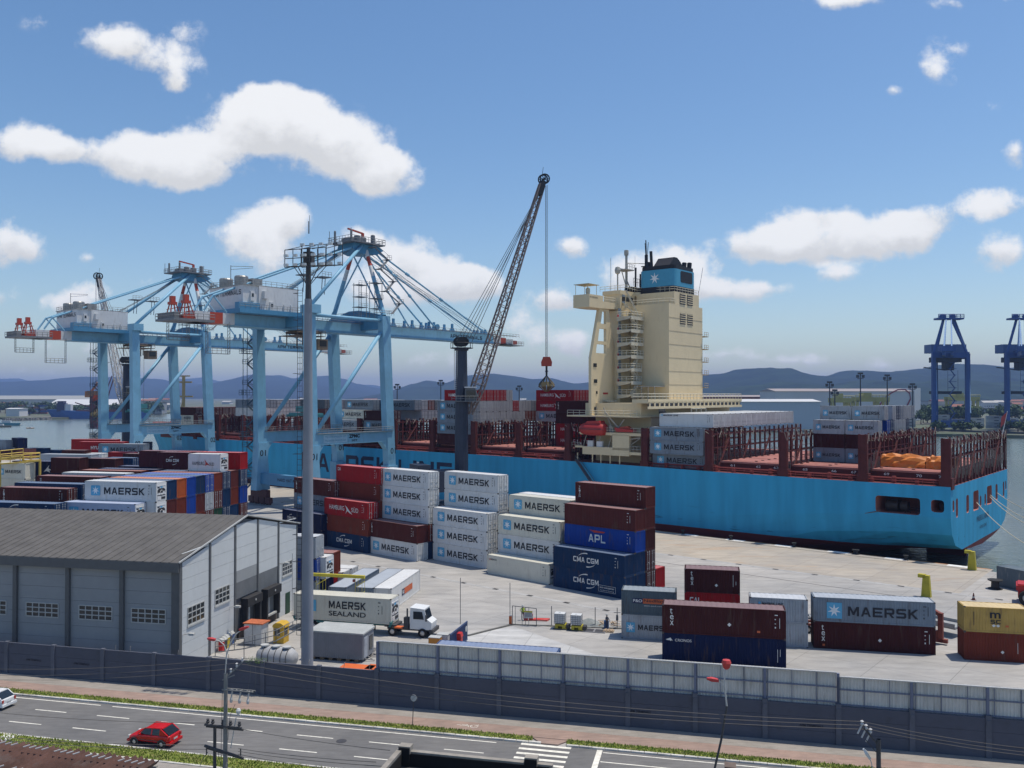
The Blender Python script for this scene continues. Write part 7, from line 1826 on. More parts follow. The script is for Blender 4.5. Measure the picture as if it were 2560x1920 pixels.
ch = thing('container_chassis', 'teal skeletal trailer carrying the worn white container', 'trailer', WF(truck_k, truck_d), -R(14))
tealm = mat('chassis_teal', (.03, .15, .16), .6, .2)
m = MB(); m.box(0, .5, .95, 12.2, .8, 1.2); m.box(0, 1.65, .95, 12.2, 1.95, 1.2)
for x_ in (.1, 3, 6, 9, 11.9): m.box(x_, 0, .98, x_ + .25, 2.44, 1.22)
for x_ in (0, 12.0): m.prism([(0, 1.2), (.25, 1.2), (.4, 1.7), (-.1, 1.5)], x_, x_ + .25, 'x')
m.box(3.2, .0, .85, 4.6, .5, 1.2); m.build('frame', tealm, ch)
for x_ in (1.3, 2.55):
    for y_ in (.25, 2.2): wheel(ch, x_, y_, .5, .4)
MB().beam((9.4, .5, 0), (9.4, .5, 1), .14).beam((9.4, 1.95, 0), (9.4, 1.95, 1), .14).build('landing_leg', drk, ch)

# red reach stacker at the right edge
x, y = G(2548, 1506)
rs = thing('reach_stacker', 'red reach stacker with black mast half cut by the right edge', 'reach stacker', (x + .3, y, 0), -R(30))
stred = mat('stacker_red', (.42, .015, .012), .45, .1)
m = MB(); m.box(-.4, -1.2, .8, 6, 1.6, 2.6); m.prism([(-.6, 1.8), (2.2, 1.8), (2.4, 2.8), (-.6, 2.4)], -1.4, 1.8, 'y'); m.build('body', stred, rs)
wheel(rs, .6, -1.6, .95, .6); wheel(rs, .6, 1.9, .95, .6); wheel(rs, 5, -1.6, .85, .6)
m = MB(); m.beam((1.6, .2, 2.6), (2.1, .2, 7.3), .5, .7); m.beam((1.2, .2, 5.6), (3, .2, 5.2), .5); m.box(1.4, -.6, 6.6, 2.6, .9, 7.3); m.build('mast', fk, rs)
m = MB(); m.box(1.9, -1.1, 2.7, 3.4, .6, 5); m.build('cab', stred, rs); MB().box(1.87, -1.12, 3.3, 3.3, -1.08, 4.8).build('window', glass, rs)
m = MB(); [m.box(.3, -1.43, .9 + i * .3, 1.8, -1.41, 1.05 + i * .3) for i in range(4)]; m.build('hazard_stripe', whp, rs)

# trailers standing between the right container stacks
x, y = G(2300, 1545)
tr = thing('flat_trailer', 'grey flat trailer bed standing behind the yellow container', 'trailer', (*G(2366, 1585)[:2], 0), -R(52))
m = MB(); m.box(-7, -1.2, 1.1, 1.5, 1.2, 1.25); m.box(-7, -1.25, 1.25, 1.5, -1.15, 1.6); m.box(-7, 1.15, 1.25, 1.5, 1.25, 1.6); m.box(-6.8, -.5, .8, 1.2, .5, 1.1); m.build('bed', mat('trailer_bed', (.3, .31, .31), .6, .2), tr)
for x_ in (-5.8, -4.6):
    for y_ in (-1, 1): wheel(tr, x_, y_, .5, .35)
x, y = G(2352, 1610)
o = thing('lifting_frame', 'rusty red steel lifting arm standing right of the dark brown container', 'lifting frame', (x, y, 0), -R(40))
m = MB(); m.beam((0, 0, .2), (0, 0, 3.4), .5); m.beam((0, 0, 3.2), (-1.6, .6, 3.7), .4); m.beam((-1.8, 0, .4), (.7, 0, .4), .5, .4); m.prism([(-1.4, .6), (-.3, .6), (-.3, 1.5)], -.15, .15, 'y'); m.build('frame', mat('frame_rust_red', (.2, .05, .035), .7, .25), o)
x, y = G(2028, 1590)
for i in range(3):
    tg = thing('skeletal_trailer', ['nearest', 'middle', 'farthest'][i] + ' skeletal trailer end glimpsed between the brown stacks', 'trailer', (x + i * .3, y + 1 + i * 2.9, 0), -R(12), 'trailers parked between the right stacks')
    MB().box(-5, 0, .9, 1.2, .2, 1.15).box(-5, 1.5, .9, 1.2, 1.7, 1.15).box(.9, -.2, .9, 1.2, 1.9, 1.15).build('frame', mat('trailer_bed', (0, 0, 0)) if i else mat('frame_rust_red', (0, 0, 0)), tg)
    wheel(tg, 0, .1, .45, .3); wheel(tg, 0, 1.7, .45, .3)

# yellow quay stops, cone, bollard reel
yl = mat('stop_yellow', (.42, .36, .03), .6, .15)
for i, (u, v, lb) in enumerate(((2432, 1425, 'yellow hooked rail stop at the very end of the quay edge'), (2318, 1492, 'yellow hooked rail stop rising behind the big grey star container'))):
    x, y = G(u, v); o = thing('rail_stop', lb, 'rail stop', (x, y, 0), -QYAW, 'yellow crane rail stops')
    MB().prism([(-.7, 0), (.5, 0), (.3, 2.9), (-.3, 2.9), (-.5, 2.6)], -.35, .35, 'y').build('post', yl, o); MB().box(-1.1, -.35, 2.55, -.2, .35, 3.0).build('hook', yl, o)
x, y = G(2434, 1500); o = thing('traffic_cone', 'dark traffic cone alone on the concrete near the quay corner', 'cone', (x, y, 0))
MB().box(-.25, -.25, 0, .25, .25, .06).lathe([(.2, .06), (.05, .95), (0, .96)], n=12).build('cone', mat('cone_dark', (.12, .03, .02), .7), o); MB().lathe([(.16, .3), (.13, .5)], n=12).build('band', wfr, o)
x, y = G(2488, 1472); o = thing('mooring_bollard', 'large black mushroom bollard left of the slate grey container', 'bollard', (x, y, 0))
MB().lathe([(.95, 0), (.95, .08), (.55, .15), (.5, 1.0), (.9, 1.15), (1.0, 1.3), (0, 1.35)], n=18).build('post', blm, o)

# fence area: gate, fence, worker, IBC tanks etc.
stz = mat('fence_steel', (.09, .1, .11), .6)
gx0, gy0 = G(1281, 1562); gx1, gy1 = G(1341, 1566)
gt = thing('yard_gate', 'open dark steel pipe gate with yellow and white warning board', 'gate', (gx0, gy0, 0), -math.atan2(gy0 - gy1, gx1 - gx0)); gw_ = math.dist((gx0, gy0), (gx1, gy1))
m = MB(); m.path([(0, 0, .05), (0, 0, 2.25), (gw_, 0, 2.1), (gw_, 0, 0), (0, 0, .05)], .045, 6); [m.tube((x_, 0, 0), (x_, 0, 2.2), .03, 5) for x_ in (.35, 1.2, 1.6, 2.0)]; m.build('frame', stz, gt)
sg_ = MB().box(1.45, -.06, .95, 2.45, -.03, 1.75).build('sign_board', wfr, gt); MB().box(1.45, -.08, 1.6, 2.45, -.06, 1.78).build('header', yl, sg_)
m = MB(); [m.box(1.55, -.07, 1.1 + i * .1, 2.35 - (i % 2) * .1, -.062, 1.13 + i * .1) for i in range(5)]; m.build('text_lines', lg_navy, sg_)
o = thing('gate_post', 'short orange gate post with white cap at the left end of the gate', 'post', (*G(1276, 1562), 0)); MB().box(-.17, -.17, 0, .17, .17, 1.05).build('post', mat('post_orange', (.45, .1, .02), .6), o); MB().box(-.15, -.15, 1.05, .15, .15, 1.15).build('cap', wfr, o)
for i, (u, v, h_, lb) in enumerate(((1275, 1560, 3.3, 'tall thin pole rising above the orange gate post'), (1151, 1560, 3.9, 'tall thin pole left of the blue fence panel'))):
    x, y = G(u, v); tag(MB().tube((0, 0, 0), (0, 0, h_ + 1.6), .04, 5).build('thin_pole', stz, None, (x, y, 0)), lb, 'pole')
fp = [G(1343, 1566), G(1379, 1564), G(1488, 1567), G(1543, 1568), G(1600, 1571)]
fe = thing('mesh_fence', 'wire mesh fence on thin dark posts between gate and grey container', 'fence', (fp[0][0], fp[0][1], 0))
for q in fp[1:]: MB().tube((q[0] - fp[0][0], q[1] - fp[0][1], 0), (q[0] - fp[0][0], q[1] - fp[0][1], 2.3), .045, 6).build('post', stz, fe)
m = MB()
for a_, b_ in zip(fp[:-1], fp[1:]):
    a = Vector((a_[0] - fp[0][0], a_[1] - fp[0][1], 0)); b = Vector((b_[0] - fp[0][0], b_[1] - fp[0][1], 0))
    for z in (.1, .7, 1.3, 2.2): m.tube(a + Vector((0, 0, z)), b + Vector((0, 0, z)), .012, 3, cap=False)
m.build('wires', mat('fence_wire', (.3, .32, .33), .5), fe)
x0_, y0_ = G(1170, 1590); x1_, y1_ = G(1281, 1562)
struct('kerb_line', MB().beam((x0_, y0_, .06), (x1_, y1_, .06), .3, .12).beam((x1_, y1_, .05), (fp[-1][0] + 6, fp[-1][1] - 1.4, .05), .25, .1), mat('dark_kerb', (.12, .12, .11), .8))
# blue gate panel and red bin near the wall
x, y = G(1168, 1603); x2, y2 = G(1125, 1640)
o = thing('blue_gate', 'dark blue barred gate leaf with round emblem standing beside the red box', 'gate', (x2, y2, 0), math.atan2(y - y2, x - x2)); lw = math.dist((x, y), (x2, y2))
m = MB(); m.box(0, -.05, .15, lw, .05, .3); m.box(0, -.05, 2.1, lw, .05, 2.25); t_ = 0
while t_ < lw: m.box(t_, -.03, .2, t_ + .06, .03, 2.2); t_ += .16
m.build('leaf', mat('gate_blue', (.02, .05, .14), .5), o); MB().lathe([(0, -.07), (.32, -.07), (.32, -.05)], (lw - .5, 0, 1.5), 16, 'y').build('emblem', wfr, o)
o = thing('red_box', 'red box with rounded hood against the blue gate', 'box', (*G(1131, 1625), 0), -WYAW)
MB().box(0, 0, 0, .95, .7, 1.4).build('body', stred, o); MB().prism([(-.05, 1.4), (1, 1.4), (.9, 1.8), (.05, 1.8)], -.05, .75, 'y').build('hood', mat('hood_red', (.5, .03, .03), .5), o)
for i, (u, v, cl, lb) in enumerate(((1071, 1640, 'orange', 'orange fronted crate with papers on top left of the red box'), (1092, 1632, 'white', 'white topped crate between the orange crate and blue gate'))):
    o = thing('crate', lb, 'crate', (*G(u, v), 0), -WYAW); MB().box(0, 0, 0, 1.2, .9, 1.9).build('body', mat('crate_' + cl, (.5, .2, .03) if cl == 'orange' else (.5, .5, .52), .6), o); MB().box(-.03, -.03, 1.9, 1.23, .93, 1.96).build('top', wfr, o)
# IBC tanks on yellow bases
for i, (u, v) in enumerate(((1385, 1573), (1426, 1577))):
    o = thing('liquid_tank', ('left' if i == 0 else 'right') + ' caged white tank on a yellow and black base by the fence', 'tank', (*G(u, v), 0), -R(14), 'caged white tanks by the fence')
    MB().box(0, 0, 0, 1.5, 1.1, .12).box(.1, -.02, .12, .45, 1.1, .55).box(.95, -.02, .12, 1.35, 1.1, .55).box(.1, 0, .4, 1.35, 1.1, .6).build('base', yl, o)
    MB().box(-.1, -.1, 0, 1.75, -.05, .12).box(1.4, .1, .1, 1.8, 1, .55).build('skid', drk, o)
    tk = MB().box(.03, .03, .72, 1.22, 1.07, 1.82).lathe([(.12, 1.82), (.12, 1.88), (0, 1.88)], (.6, .5, 0), 10).build('tank', mat('tank_white_plastic', (.6, .62, .62), .4, .05), o)
    m = MB()
    for k in range(7): x_ = .02 + k * .2; m.tube((x_, 0, .62), (x_, 0, 1.8), .018, 4); m.tube((x_, 1.1, .62), (x_, 1.1, 1.8), .018, 4)
    for k in range(6): z_ = .66 + k * .22; m.path([(0, 0, z_), (1.24, 0, z_), (1.24, 1.1, z_), (0, 1.1, z_), (0, 0, z_)], .018, 4)
    m.build('cage', mat('cage_dark', (.12, .12, .12), .5), o)
o = thing('steel_plates', 'pair of grey steel trays lying on the ground right of the white tanks', 'trays', (*G(1456, 1580), 0), -R(14)); MB().box(0, 0, 0, 2.6, 1.3, .1).build('tray', mat('plate_steel', (.22, .22, .23), .5), o); MB().box(.15, .15, .1, 1.2, 1.15, .13).box(1.4, .15, .1, 2.45, 1.15, .13).build('panel', drk, o)
o = thing('pallet_boards', 'small pile of pale boards beside the grey steel trays', 'pallet', (*G(1507, 1581), 0), -R(14)); m = MB(); [m.box(i * .18, 0, 0, i * .18 + .12, 1.1, .14 + (i % 2) * .05) for i in range(7)]; m.box(0, .2, .16, 1.2, .35, .22); m.build('boards', mat('board_wood', (.4, .3, .2), .9, .3), o)
m = MB(); rnd = random.Random(9)
for r_ in range(6):
    for k in range(12): t = 2 * math.pi * k / 12; q = 1.5 * (1 - r_ / 6); m.v.append((q * math.cos(t) * 1.3 + rnd.uniform(-.06, .06), q * math.sin(t), .85 * r_ / 6 + rnd.uniform(-.04, .04)))
for r_ in range(5):
    for k in range(12): j = (k + 1) % 12; m.f.append((r_ * 12 + k, r_ * 12 + j, r_ * 12 + 12 + j, r_ * 12 + 12 + k)); m.m.append(0)
m.f.append(tuple(60 + k for k in range(12))); m.m.append(0)
tag(m.build('gravel_pile', ground_mat('gravel', (.28, .3, .29), (.2, .22, .215), 2, 6, bump=.6), None, (*G(1472, 1562), 0)), 'low heap of grey gravel behind the white tanks', 'gravel pile')
tag(MB().prism([(0, 0), (1.8, -.3), (2.2, .5), (.3, .7)], 0, .18).build('red_sheet', mat('sheet_red', (.5, .04, .03), .6), None, (*G(1330, 1552), 0)), 'red sheet lying flat on the ground beyond the gate', 'sheet')
for i in range(2):
    o = thing('barrier_block', ('left' if i == 0 else 'right') + ' small red and white block beside the worker at the gate', 'barrier', (*G(1310 + 12 * i, 1552), 0)); MB().box(0, 0, 0, .5, .35, .8).build('block', stred, o); MB().box(-.01, -.01, .3, .51, .36, .5).build('band', wfr, o)
o = thing('blue_drum', 'blue plastic drum standing in the timber litter', 'drum', (*G(1516, 1571), 0)); MB().lathe([(.28, 0), (.3, .05), (.3, .85), (.28, .9), (0, .9)], n=14).build('drum', mat('drum_blue', (.02, .09, .22), .5), o)
m = MB(); rnd = random.Random(4)
for i in range(26): a = rnd.uniform(0, 6.3); cx, cy = rnd.gauss(0, 1.1), rnd.gauss(0, .5); m.beam((cx, cy, .05 + rnd.random() * .2), (cx + math.cos(a) * .9, cy + math.sin(a) * .9, .1 + rnd.random() * .3), .1, .05)
tag(m.build('timber_litter', mat('board_wood', (0, 0, 0)), None, (*G(1512, 1562), 0)), 'loose heap of broken timber around the blue drum', 'timber', kind='stuff')
o = thing('wire_pole', 'thin pole with small crossbars next to the slate container', 'pole', (*G(1543, 1572), 0)); MB().tube((0, 0, 0), (0, 0, 2.4), .04, 5).beam((-.4, 0, 1.9), (.4, 0, 1.9), .06).lathe([(0, .9), (.15, 1), (.12, 1.6), (0, 1.7)], n=8).build('pole', stz, o)


# people: one skinned body each
def person(loc, rz, lab, pose='arms', top=(.35, .5, .04), legs=(.02, .03, .09)):
    pr = thing('person', lab, 'person', loc, rz)
    V = [(0, 0, .95, .15), (0, 0, 1.15, .15), (0, 0, 1.38, .16), (0, 0, 1.5, .06), (0, -.01, 1.6, .075), (0, -.01, 1.7, .085)]
    E_ = [(0, 1), (1, 2), (2, 3), (3, 4), (4, 5)]
    def add(par, pts):
        for x_, y_, z_, r_ in pts: V.append((x_, y_, z_, r_)); E_.append((par, len(V) - 1)); par = len(V) - 1
    for sg in (-1, 1): add(0, [(sg * .1, 0, .88, .095), (sg * .12, 0, .5, .065), (sg * .13, .01, .1, .045), (sg * .14, -.12, .05, .04)])
    if pose == 'arms':
        add(2, [(-.19, 0, 1.42, .055), (-.38, .02, 1.2, .045), (-.2, -.08, 1.05, .035)]); add(2, [(.19, 0, 1.42, .055), (.3, .02, 1.16, .045), (.27, -.12, .95, .035)])
    else:
        add(2, [(-.19, 0, 1.4, .055), (-.3, -.15, 1.2, .045), (-.3, -.32, 1.3, .035)]); add(2, [(.19, 0, 1.4, .055), (.25, -.1, 1.15, .045), (.2, -.3, 1.1, .035)])
    me_ = bpy.data.meshes.new('body'); me_.from_pydata([v[:3] for v in V], E_, []); o_ = bpy.data.objects.new('body', me_); COL.objects.link(o_)
    sm = o_.modifiers.new('s', 'SKIN'); o_.modifiers.new('u', 'SUBSURF').render_levels = 1; o_.modifiers['u'].levels = 1
    for v, q in zip(me_.skin_vertices[0].data, V): v.radius = (q[3], q[3])
    me_.skin_vertices[0].data[0].use_root = True
    dg_ = bpy.context.evaluated_depsgraph_get(); m3_ = bpy.data.meshes.new_from_object(o_.evaluated_get(dg_)); bpy.data.objects.remove(o_)
    for nm_, c_ in (('skin', (.3, .17, .11)), ('vest', top), ('trousers', legs)): m3_.materials.append(mat('person_' + nm_ + str(round(sum(c_) * 1000)), c_, .8))
    for p_ in m3_.polygons:
        z_ = p_.center.z; p_.material_index = 2 if z_ < .98 else 1 if z_ < 1.47 and not (abs(p_.center.x) > .24 and z_ < 1.22) else 0
    b_ = bpy.data.objects.new('body', m3_); COL.objects.link(b_); b_.parent = pr
    for p_ in m3_.polygons: p_.use_smooth = True
    MB().lathe([(.15, 1.68), (.13, 1.78), (.08, 1.84), (0, 1.86)], n=14).box(-.08, -.2, 1.68, .08, -.1, 1.7).build('helmet', wfr, pr)
    m_ = MB()
    for sg in (-1, 1): m_.box(sg * .035 - .012, -.1, 1.64, sg * .035 + .012, -.088, 1.66)
    m_.box(-.012, -.115, 1.6, .012, -.085, 1.64); m_.build('face_details', drk, pr)
    # hands with fingers
    for sg, (hx, hy, hz) in ((-1, (-.2, -.08, 1.03) if pose == 'arms' else (-.3, -.34, 1.3)), (1, (.27, -.13, .93) if pose == 'arms' else (.2, -.32, 1.1))):
        m_ = MB(); m_.box(hx - .035, hy - .015, hz - .08, hx + .035, hy + .015, hz + .01)
        for k in range(4): m_.tube((hx - .028 + k * .019, hy, hz - .08), (hx - .03 + k * .02, hy - .02, hz - .15 + abs(k - 1.5) * .012), .009, 5)
        m_.tube((hx + sg * -.035, hy, hz - .02), (hx + sg * -.06, hy - .02, hz - .08), .01, 5); m_.build('hand', mat('person_skin' + str(round(.58 * 1000)), (.3, .17, .11), .8), pr)
    return pr


person((*G(1307, 1550), 0), math.pi * .1, 'person in lime yellow vest, dark blue trousers and white helmet standing at the gate')
person((*G(1517, 1574), 0), math.pi * .2, 'person in dark clothes and white helmet working among the timber', 'work', (.05, .06, .08), (.04, .05, .1))

# ---------------------------------------------------------------- street furniture
conc = mat('pole_concrete', (.22, .22, .21), .85, .2, 1.2); dkp = mat('pole_dark', (.06, .06, .065), .7, .2); insu = mat('insulator_pale', (.5, .5, .5), .4); lred = mat('lamp_red', (.5, .05, .045), .45, .08)
lwh = mat('lamp_arm_white', (.5, .5, .48), .5)


def at(u, v, y): return Vector(D(u, v, y))


def lamp_head(m, p, dirv, big=1.):
    d = Vector(dirv).normalized(); m.beam(p - d * .32 * big, p + d * .12 * big, .24 * big, .16 * big, .36 * big, .2 * big); m.beam(p + d * .12 * big, p + d * .42 * big, .36 * big, .2 * big, .16 * big, .1 * big)


# main utility pole
PY = 61.5
pb = at(563, 1975, PY); up_ = thing('utility_pole', 'grey concrete utility pole with crossarms and transformer arms beside the street', 'utility pole', (pb.x, pb.y, 0), -WYAW)
def loc(u, v, y=PY, par=None):
    q = at(u, v, y); d = Vector((q.x - pb.x, q.y - pb.y)); return Vector((d.dot(WX), d.dot(WY), q.z))
zt_ = loc(567, 1683).z
MB().lathe([(.17, 0), (.13, zt_)], n=14).build('pole', conc, up_)
a1 = loc(518, 1777).z
m = MB(); z1_ = loc(505, 1778).z
m.beam((-2.1, 0, z1_) if False else (loc(506, 1815).x, -.1, loc(506, 1815).z), (loc(612, 1815).x, -.1, loc(612, 1815).z + .0), .12, .12)
m.beam((loc(506, 1818).x, .12, loc(506, 1822).z), (loc(612, 1822).x, .12, loc(612, 1822).z), .12, .12)
m.beam((loc(506, 1872).x, -.1, loc(506, 1868).z), (loc(612, 1890).x, -.1, loc(612, 1888).z), .12, .16); m.beam((loc(506, 1872).x, .15, loc(506, 1876).z), (loc(612, 1890).x, .15, loc(612, 1894).z), .12, .16)
for x_ in (-1.4, -1.0, -.2, .4, 1.1): m.lathe([(.1, 0), (.14, .12), (.08, .2), (.12, .3), (0, .36)], (x_, .0, loc(560, 1812).z), 8)
for x_ in (-1.5, 1.2): m.tube((x_, 0, loc(560, 1885).z - .2), (x_ * 1.0, 0, loc(560, 1885).z + .5), .05, 5)
m.build('crossarm', dkp, up_)
MB().lathe([(.12, 0), (.11, loc(532, 1820).z)], (loc(532, 1850).x, .05, 0), 10).build('side_pole', dkp, up_)
m = MB(); zz = loc(560, 1723).z
for e in (-.15, .15): m.beam((-.2, e, zz), (loc(645, 1725).x, e, zz), .08)
for k in range(6): m.beam((k * .42, -.15, zz), (k * .42, .15, zz), .06)
m.build('upper_arm', conc, up_)
m = MB()
for k in range(3): x_ = .55 + k * .65; m.tube((x_, 0, zz), (x_ - .1, 0, zz - .55), .06, 6); m.lathe([(.09, zz - .9), (.11, zz - .7), (.06, zz - .55)], (x_ - .1, 0, 0), 8)
m.build('fuse_insulator', insu, up_)
m = MB(); q0 = loc(562, 1697); q1 = loc(606, 1655); m.beam(q0, q1, .08, .1); m.beam(loc(556, 1700), loc(586, 1688), .07, .07); m.build('head_arm', conc, up_)
m = MB(); heads = []
for t in (.35, .68, 1.0):
    q = q0.lerp(q1, t); m.lathe([(.05, 0), (.09, .1), (.05, .18), (.1, .28), (0, .34)], tuple(q), 8); heads.append(q + Vector((0, 0, .3)))
m.build('insulator', insu, up_)
m = MB(); base_ = loc(563, 1680)
la = [loc(563, 1690), loc(566, 1640), loc(576, 1608), loc(590, 1585), loc(603, 1575)]; lb_ = [loc(566, 1660), loc(566, 1628), loc(560, 1612), loc(548, 1602), loc(536, 1599)]
m.path(la, .045, 6); m.path(lb_, .035, 6); m.path([loc(577, 1870), loc(590, 1795)], .04, 5); m.build('lamp_arm', lwh, up_)
m = MB(); lamp_head(m, loc(609, 1571), (1, 0, .35)); lamp_head(m, loc(530, 1598), (-1, 0, .1), .85); m.build('lamp', lred, up_)
m = MB(); m.lathe([(.06, -.25), (.14, -.1), (.18, .08), (.1, .22), (0, .25)], tuple(loc(596, 1779)), 10); m.build('lamp', lampg, up_, label='pale round street lamp on a short arm')
m = MB()
for p_ in ((loc(645, 1745), loc(655, 1610)), ): pass
m.path([loc(618, 1735), loc(626, 1690), loc(627, 1660)], .015, 4); m.path([loc(636, 1735), loc(640, 1690), loc(638, 1665)], .015, 4); m.path([loc(556, 1720), loc(553, 1860), loc(552, 1960)], .02, 4); m.path([loc(570, 1850), loc(575, 1790), loc(588, 1760)], .015, 4)
m.path([loc(520, 1880), loc(505, 1900), loc(500, 1915)], .02, 4); m.path([loc(545, 1880), loc(550, 1905), loc(560, 1925)], .02, 4); m.build('jumper_wire', wire, up_)

# second pole at the right
PY2 = 52.0
pb2 = at(2197, 1985, PY2); up2 = thing('utility_pole', 'dark utility pole with slanting crossarm at the lower right corner', 'utility pole', (pb2.x, pb2.y, 0), -WYAW)
def loc2(u, v): q = at(u, v, PY2); d = Vector((q.x - pb2.x, q.y - pb2.y)); return Vector((d.dot(WX), d.dot(WY), q.z))
MB().lathe([(.16, 0), (.13, loc2(2196, 1848).z)], n=12).build('pole', dkp, up2)
m = MB(); m.beam(loc2(2192, 1858), loc2(2158, 1818), .1, .1); m.beam(loc2(2190, 1880), loc2(2165, 1850), .05); m.build('crossarm', dkp, up2)
m = MB(); h2 = []
for (u, v) in ((2155, 1812), (2165, 1822), (2176, 1832)): q = loc2(u, v); m.lathe([(.05, -.05), (.1, .05), (.05, .12), (.11, .22), (0, .3)], tuple(q), 8); m.tube(q, q + Vector((-.25, .0, -.55)), .05, 5); h2.append(q)
m.build('insulator', insu, up2)
m = MB(); m.path([loc2(2182, 1925), loc2(2178, 1905), loc2(2172, 1892)], .03, 5); m.build('lamp_arm', lwh, up2); m = MB(); lamp_head(m, loc2(2168, 1886), (-.6, 0, .9), .9); m.build('lamp', lampg, up2)


def wloc(o_, q): return Vector((o_.location.x, o_.location.y, 0)) + Vector((WX.x, WX.y, 0)) * q.x + Vector((WY.x, WY.y, 0)) * q.y + Vector((0, 0, q.z))


def cable(a, b_, sag, lab, r=.014, n=16):
    pts = [a.lerp(b_, t / n) - Vector((0, 0, sag * 4 * (t / n) * (1 - t / n))) for t in range(n + 1)]
    tag(MB().path(pts, r, 4).build('overhead_wire', mat('overhead_wire', (.12, .11, .10), .6), None), lab, 'cable', 'overhead wires along the street')


for i in range(3):
    nm = ['lowest', 'middle', 'highest'][i]
    cable(wloc(up_, heads[i]), wloc(up2, h2[2 - i] + Vector((0, 0, .2))), .75, nm + ' of three thin wires between the two utility poles', .016)
    cable(wloc(up_, heads[i]), Vector(D(-30, [1699, 1688, 1672][i], 70)), .3, nm + ' of three thin wires running left from the concrete pole', .014)
    cable(wloc(up2, h2[2 - i] + Vector((0, 0, .2))), Vector(D(2620, [1895, 1887, 1877][i], 46)), .15, nm + ' of three thin wires running right from the dark pole', .016)
for i, (v0, v1, s_) in enumerate(((1812, 1786, .25), (1840, 1862, .3), (1848, 1873, .35))): cable(Vector(D(-20, v0 - 32 if i == 0 else v0, 66)), wloc(up_, Vector((-1.5, 0, loc(560, v1 + 26 if i == 0 else v1 + 5).z))), .2, ['upper', 'middle', 'lower'][i] + ' thick cable running left from the lower crossarms', .022)
for i, (v0, v1, u1) in enumerate(((1818, 1876, 975), (1868, 1905, 940), (1875, 1916, 960), (1882, 1930, 900))): cable(wloc(up_, Vector((1.0, 0, loc(600, v0).z))), Vector(D(u1, v1, 42)), .1, ['first', 'second', 'third', 'fourth'][i] + ' thick cable running right from the lower crossarms to the black parapet roof', .02)

# slender street lamp at the lower right
LY = 54.; lb0 = at(1772, 1990, LY)
sl = thing('street_lamp', 'slender leaning street lamp with two red heads at the lower right', 'street lamp', (lb0.x, lb0.y, 0), -WYAW)
def loc3(u, v): q = at(u, v, LY); d = Vector((q.x - lb0.x, q.y - lb0.y)); return Vector((d.dot(WX), d.dot(WY), q.z))
MB().path([Vector((0, 0, 0)), loc3(1787, 1920), loc3(1803, 1850), loc3(1817, 1765)], .07, 8).build('pole', dkp, sl)
MB().path([loc3(1817, 1765), loc3(1813, 1730), loc3(1811, 1700), loc3(1814, 1672)], .05, 8).path([loc3(1813, 1735), loc3(1808, 1715), loc3(1801, 1705), loc3(1792, 1702)], .035, 6).build('lamp_arm', lwh, sl)
m = MB(); p_ = loc3(1816, 1661); m.lathe([(.1, -.3), (.2, -.22), (.3, .1), (.24, .28), (0, .32)], tuple(p_), 8); m.build('lamp', lred, sl); m = MB(); lamp_head(m, loc3(1784, 1699), (-1, 0, .1), 1.0); m.build('lamp', lred, sl)
# road sign
q = G(1031, 1817.5); rsg = thing('road_sign', 'small round no-stopping sign on a thin dark post in the grass strip', 'road sign', (*q, 0), -WYAW)
zz = D(1037, 1745, q[1])[2]; MB().tube((0, 0, 0), (.12, 0, zz + .25), .035, 6).build('post', dkp, rsg); MB().lathe([(0, -.06), (.3, -.06), (.3, -.03), (0, -.03)], (.12, 0, zz), 20, 'y').build('plate', wfr, rsg); m = MB(); arc(m, .12, zz, .3, .3, 0, 360, .05, -.065, 20); m.beam((-.05, -.07, zz - .15), (.25, -.07, zz + .15), .04, .01); m.build('symbol', drk, rsg)
# bicycle mark and manhole
m = MB(); arc(m, 0, 0, .33, .33, 0, 360, .06, 0, 16); m.v = [(x_, z_, .135) for x_, y_, z_ in m.v]
for v in range(len(m.v)): m.v[v] = (m.v[v][0] + 49.0, m.v[v][1] - 2.75, .132)
for (xa, ya, xb, yb) in ((47.9, -2.6, 48.9, -2.75), (47.8, -2.9, 48.6, -2.7), (48.3, -2.5, 48.6, -3.0), (49.0, -2.75, 49.3, -2.4), (47.5, -2.75, 47.8, -2.65)): m.beam((xa, ya, .132), (xb, yb, .132), .05, .006)
wstruct('cycle_mark', m, markm)
wstruct('manhole_cover', MB().prism([(39.52 + .42 * math.cos(t * .524), -7.75 + .42 * math.sin(t * .524)) for t in range(12)], 0, .014), drk)
# foreground roofs
rusty = mat('rusty_corrugated', (.085, .043, .034), .85, .5, 1.1, dirt=(.13, .12, .115), bump=.2)
RY = 21.7; rA = Vector(D(-30, 1856, RY + .3)); rB = Vector(D(402, 1903, RY - 1.2)); zr = (rA.z + rB.z) / 2
rf = thing('corrugated_roof', 'old rusty brown corrugated roof at the lower left corner', 'roof', (rB.x, rB.y, 0), -math.atan2(rA.y - rB.y, rB.x - rA.x))
m = MB(); n = 44; wd = (rB - rA).length + 3; zb0, zb1 = rB.z, rB.z
pts = []
for i in range(n * 4 + 1):
    t = i / (n * 4); pts.append((-wd * t, .06 * math.cos(2 * math.pi * i / 4 + .0)))
for j in range(4):
    y0, y1 = -j * 1.1, -(j + 1) * 1.12; dz = .02 * (j % 2)
    for a, b_ in zip(pts[:-1], pts[1:]): 
        sa = (rA.z - rB.z) * (-a[0]) / wd; sb = (rA.z - rB.z) * (-b_[0]) / wd
        m.quad((a[0], y0 + .15 * math.sin(a[0] * 7.3) * (j == 0) * .3, rB.z + a[1] + dz - .03 * j + sa), (b_[0], y0 + .15 * math.sin(b_[0] * 7.3) * (j == 0) * .3, rB.z + b_[1] + dz - .03 * j + sb), (b_[0], y1, rB.z + b_[1] + dz - .03 * (j + 1) + sb), (a[0], y1, rB.z + a[1] + dz - .03 * (j + 1) + sa))
m.build('roof_sheets', rusty, rf)
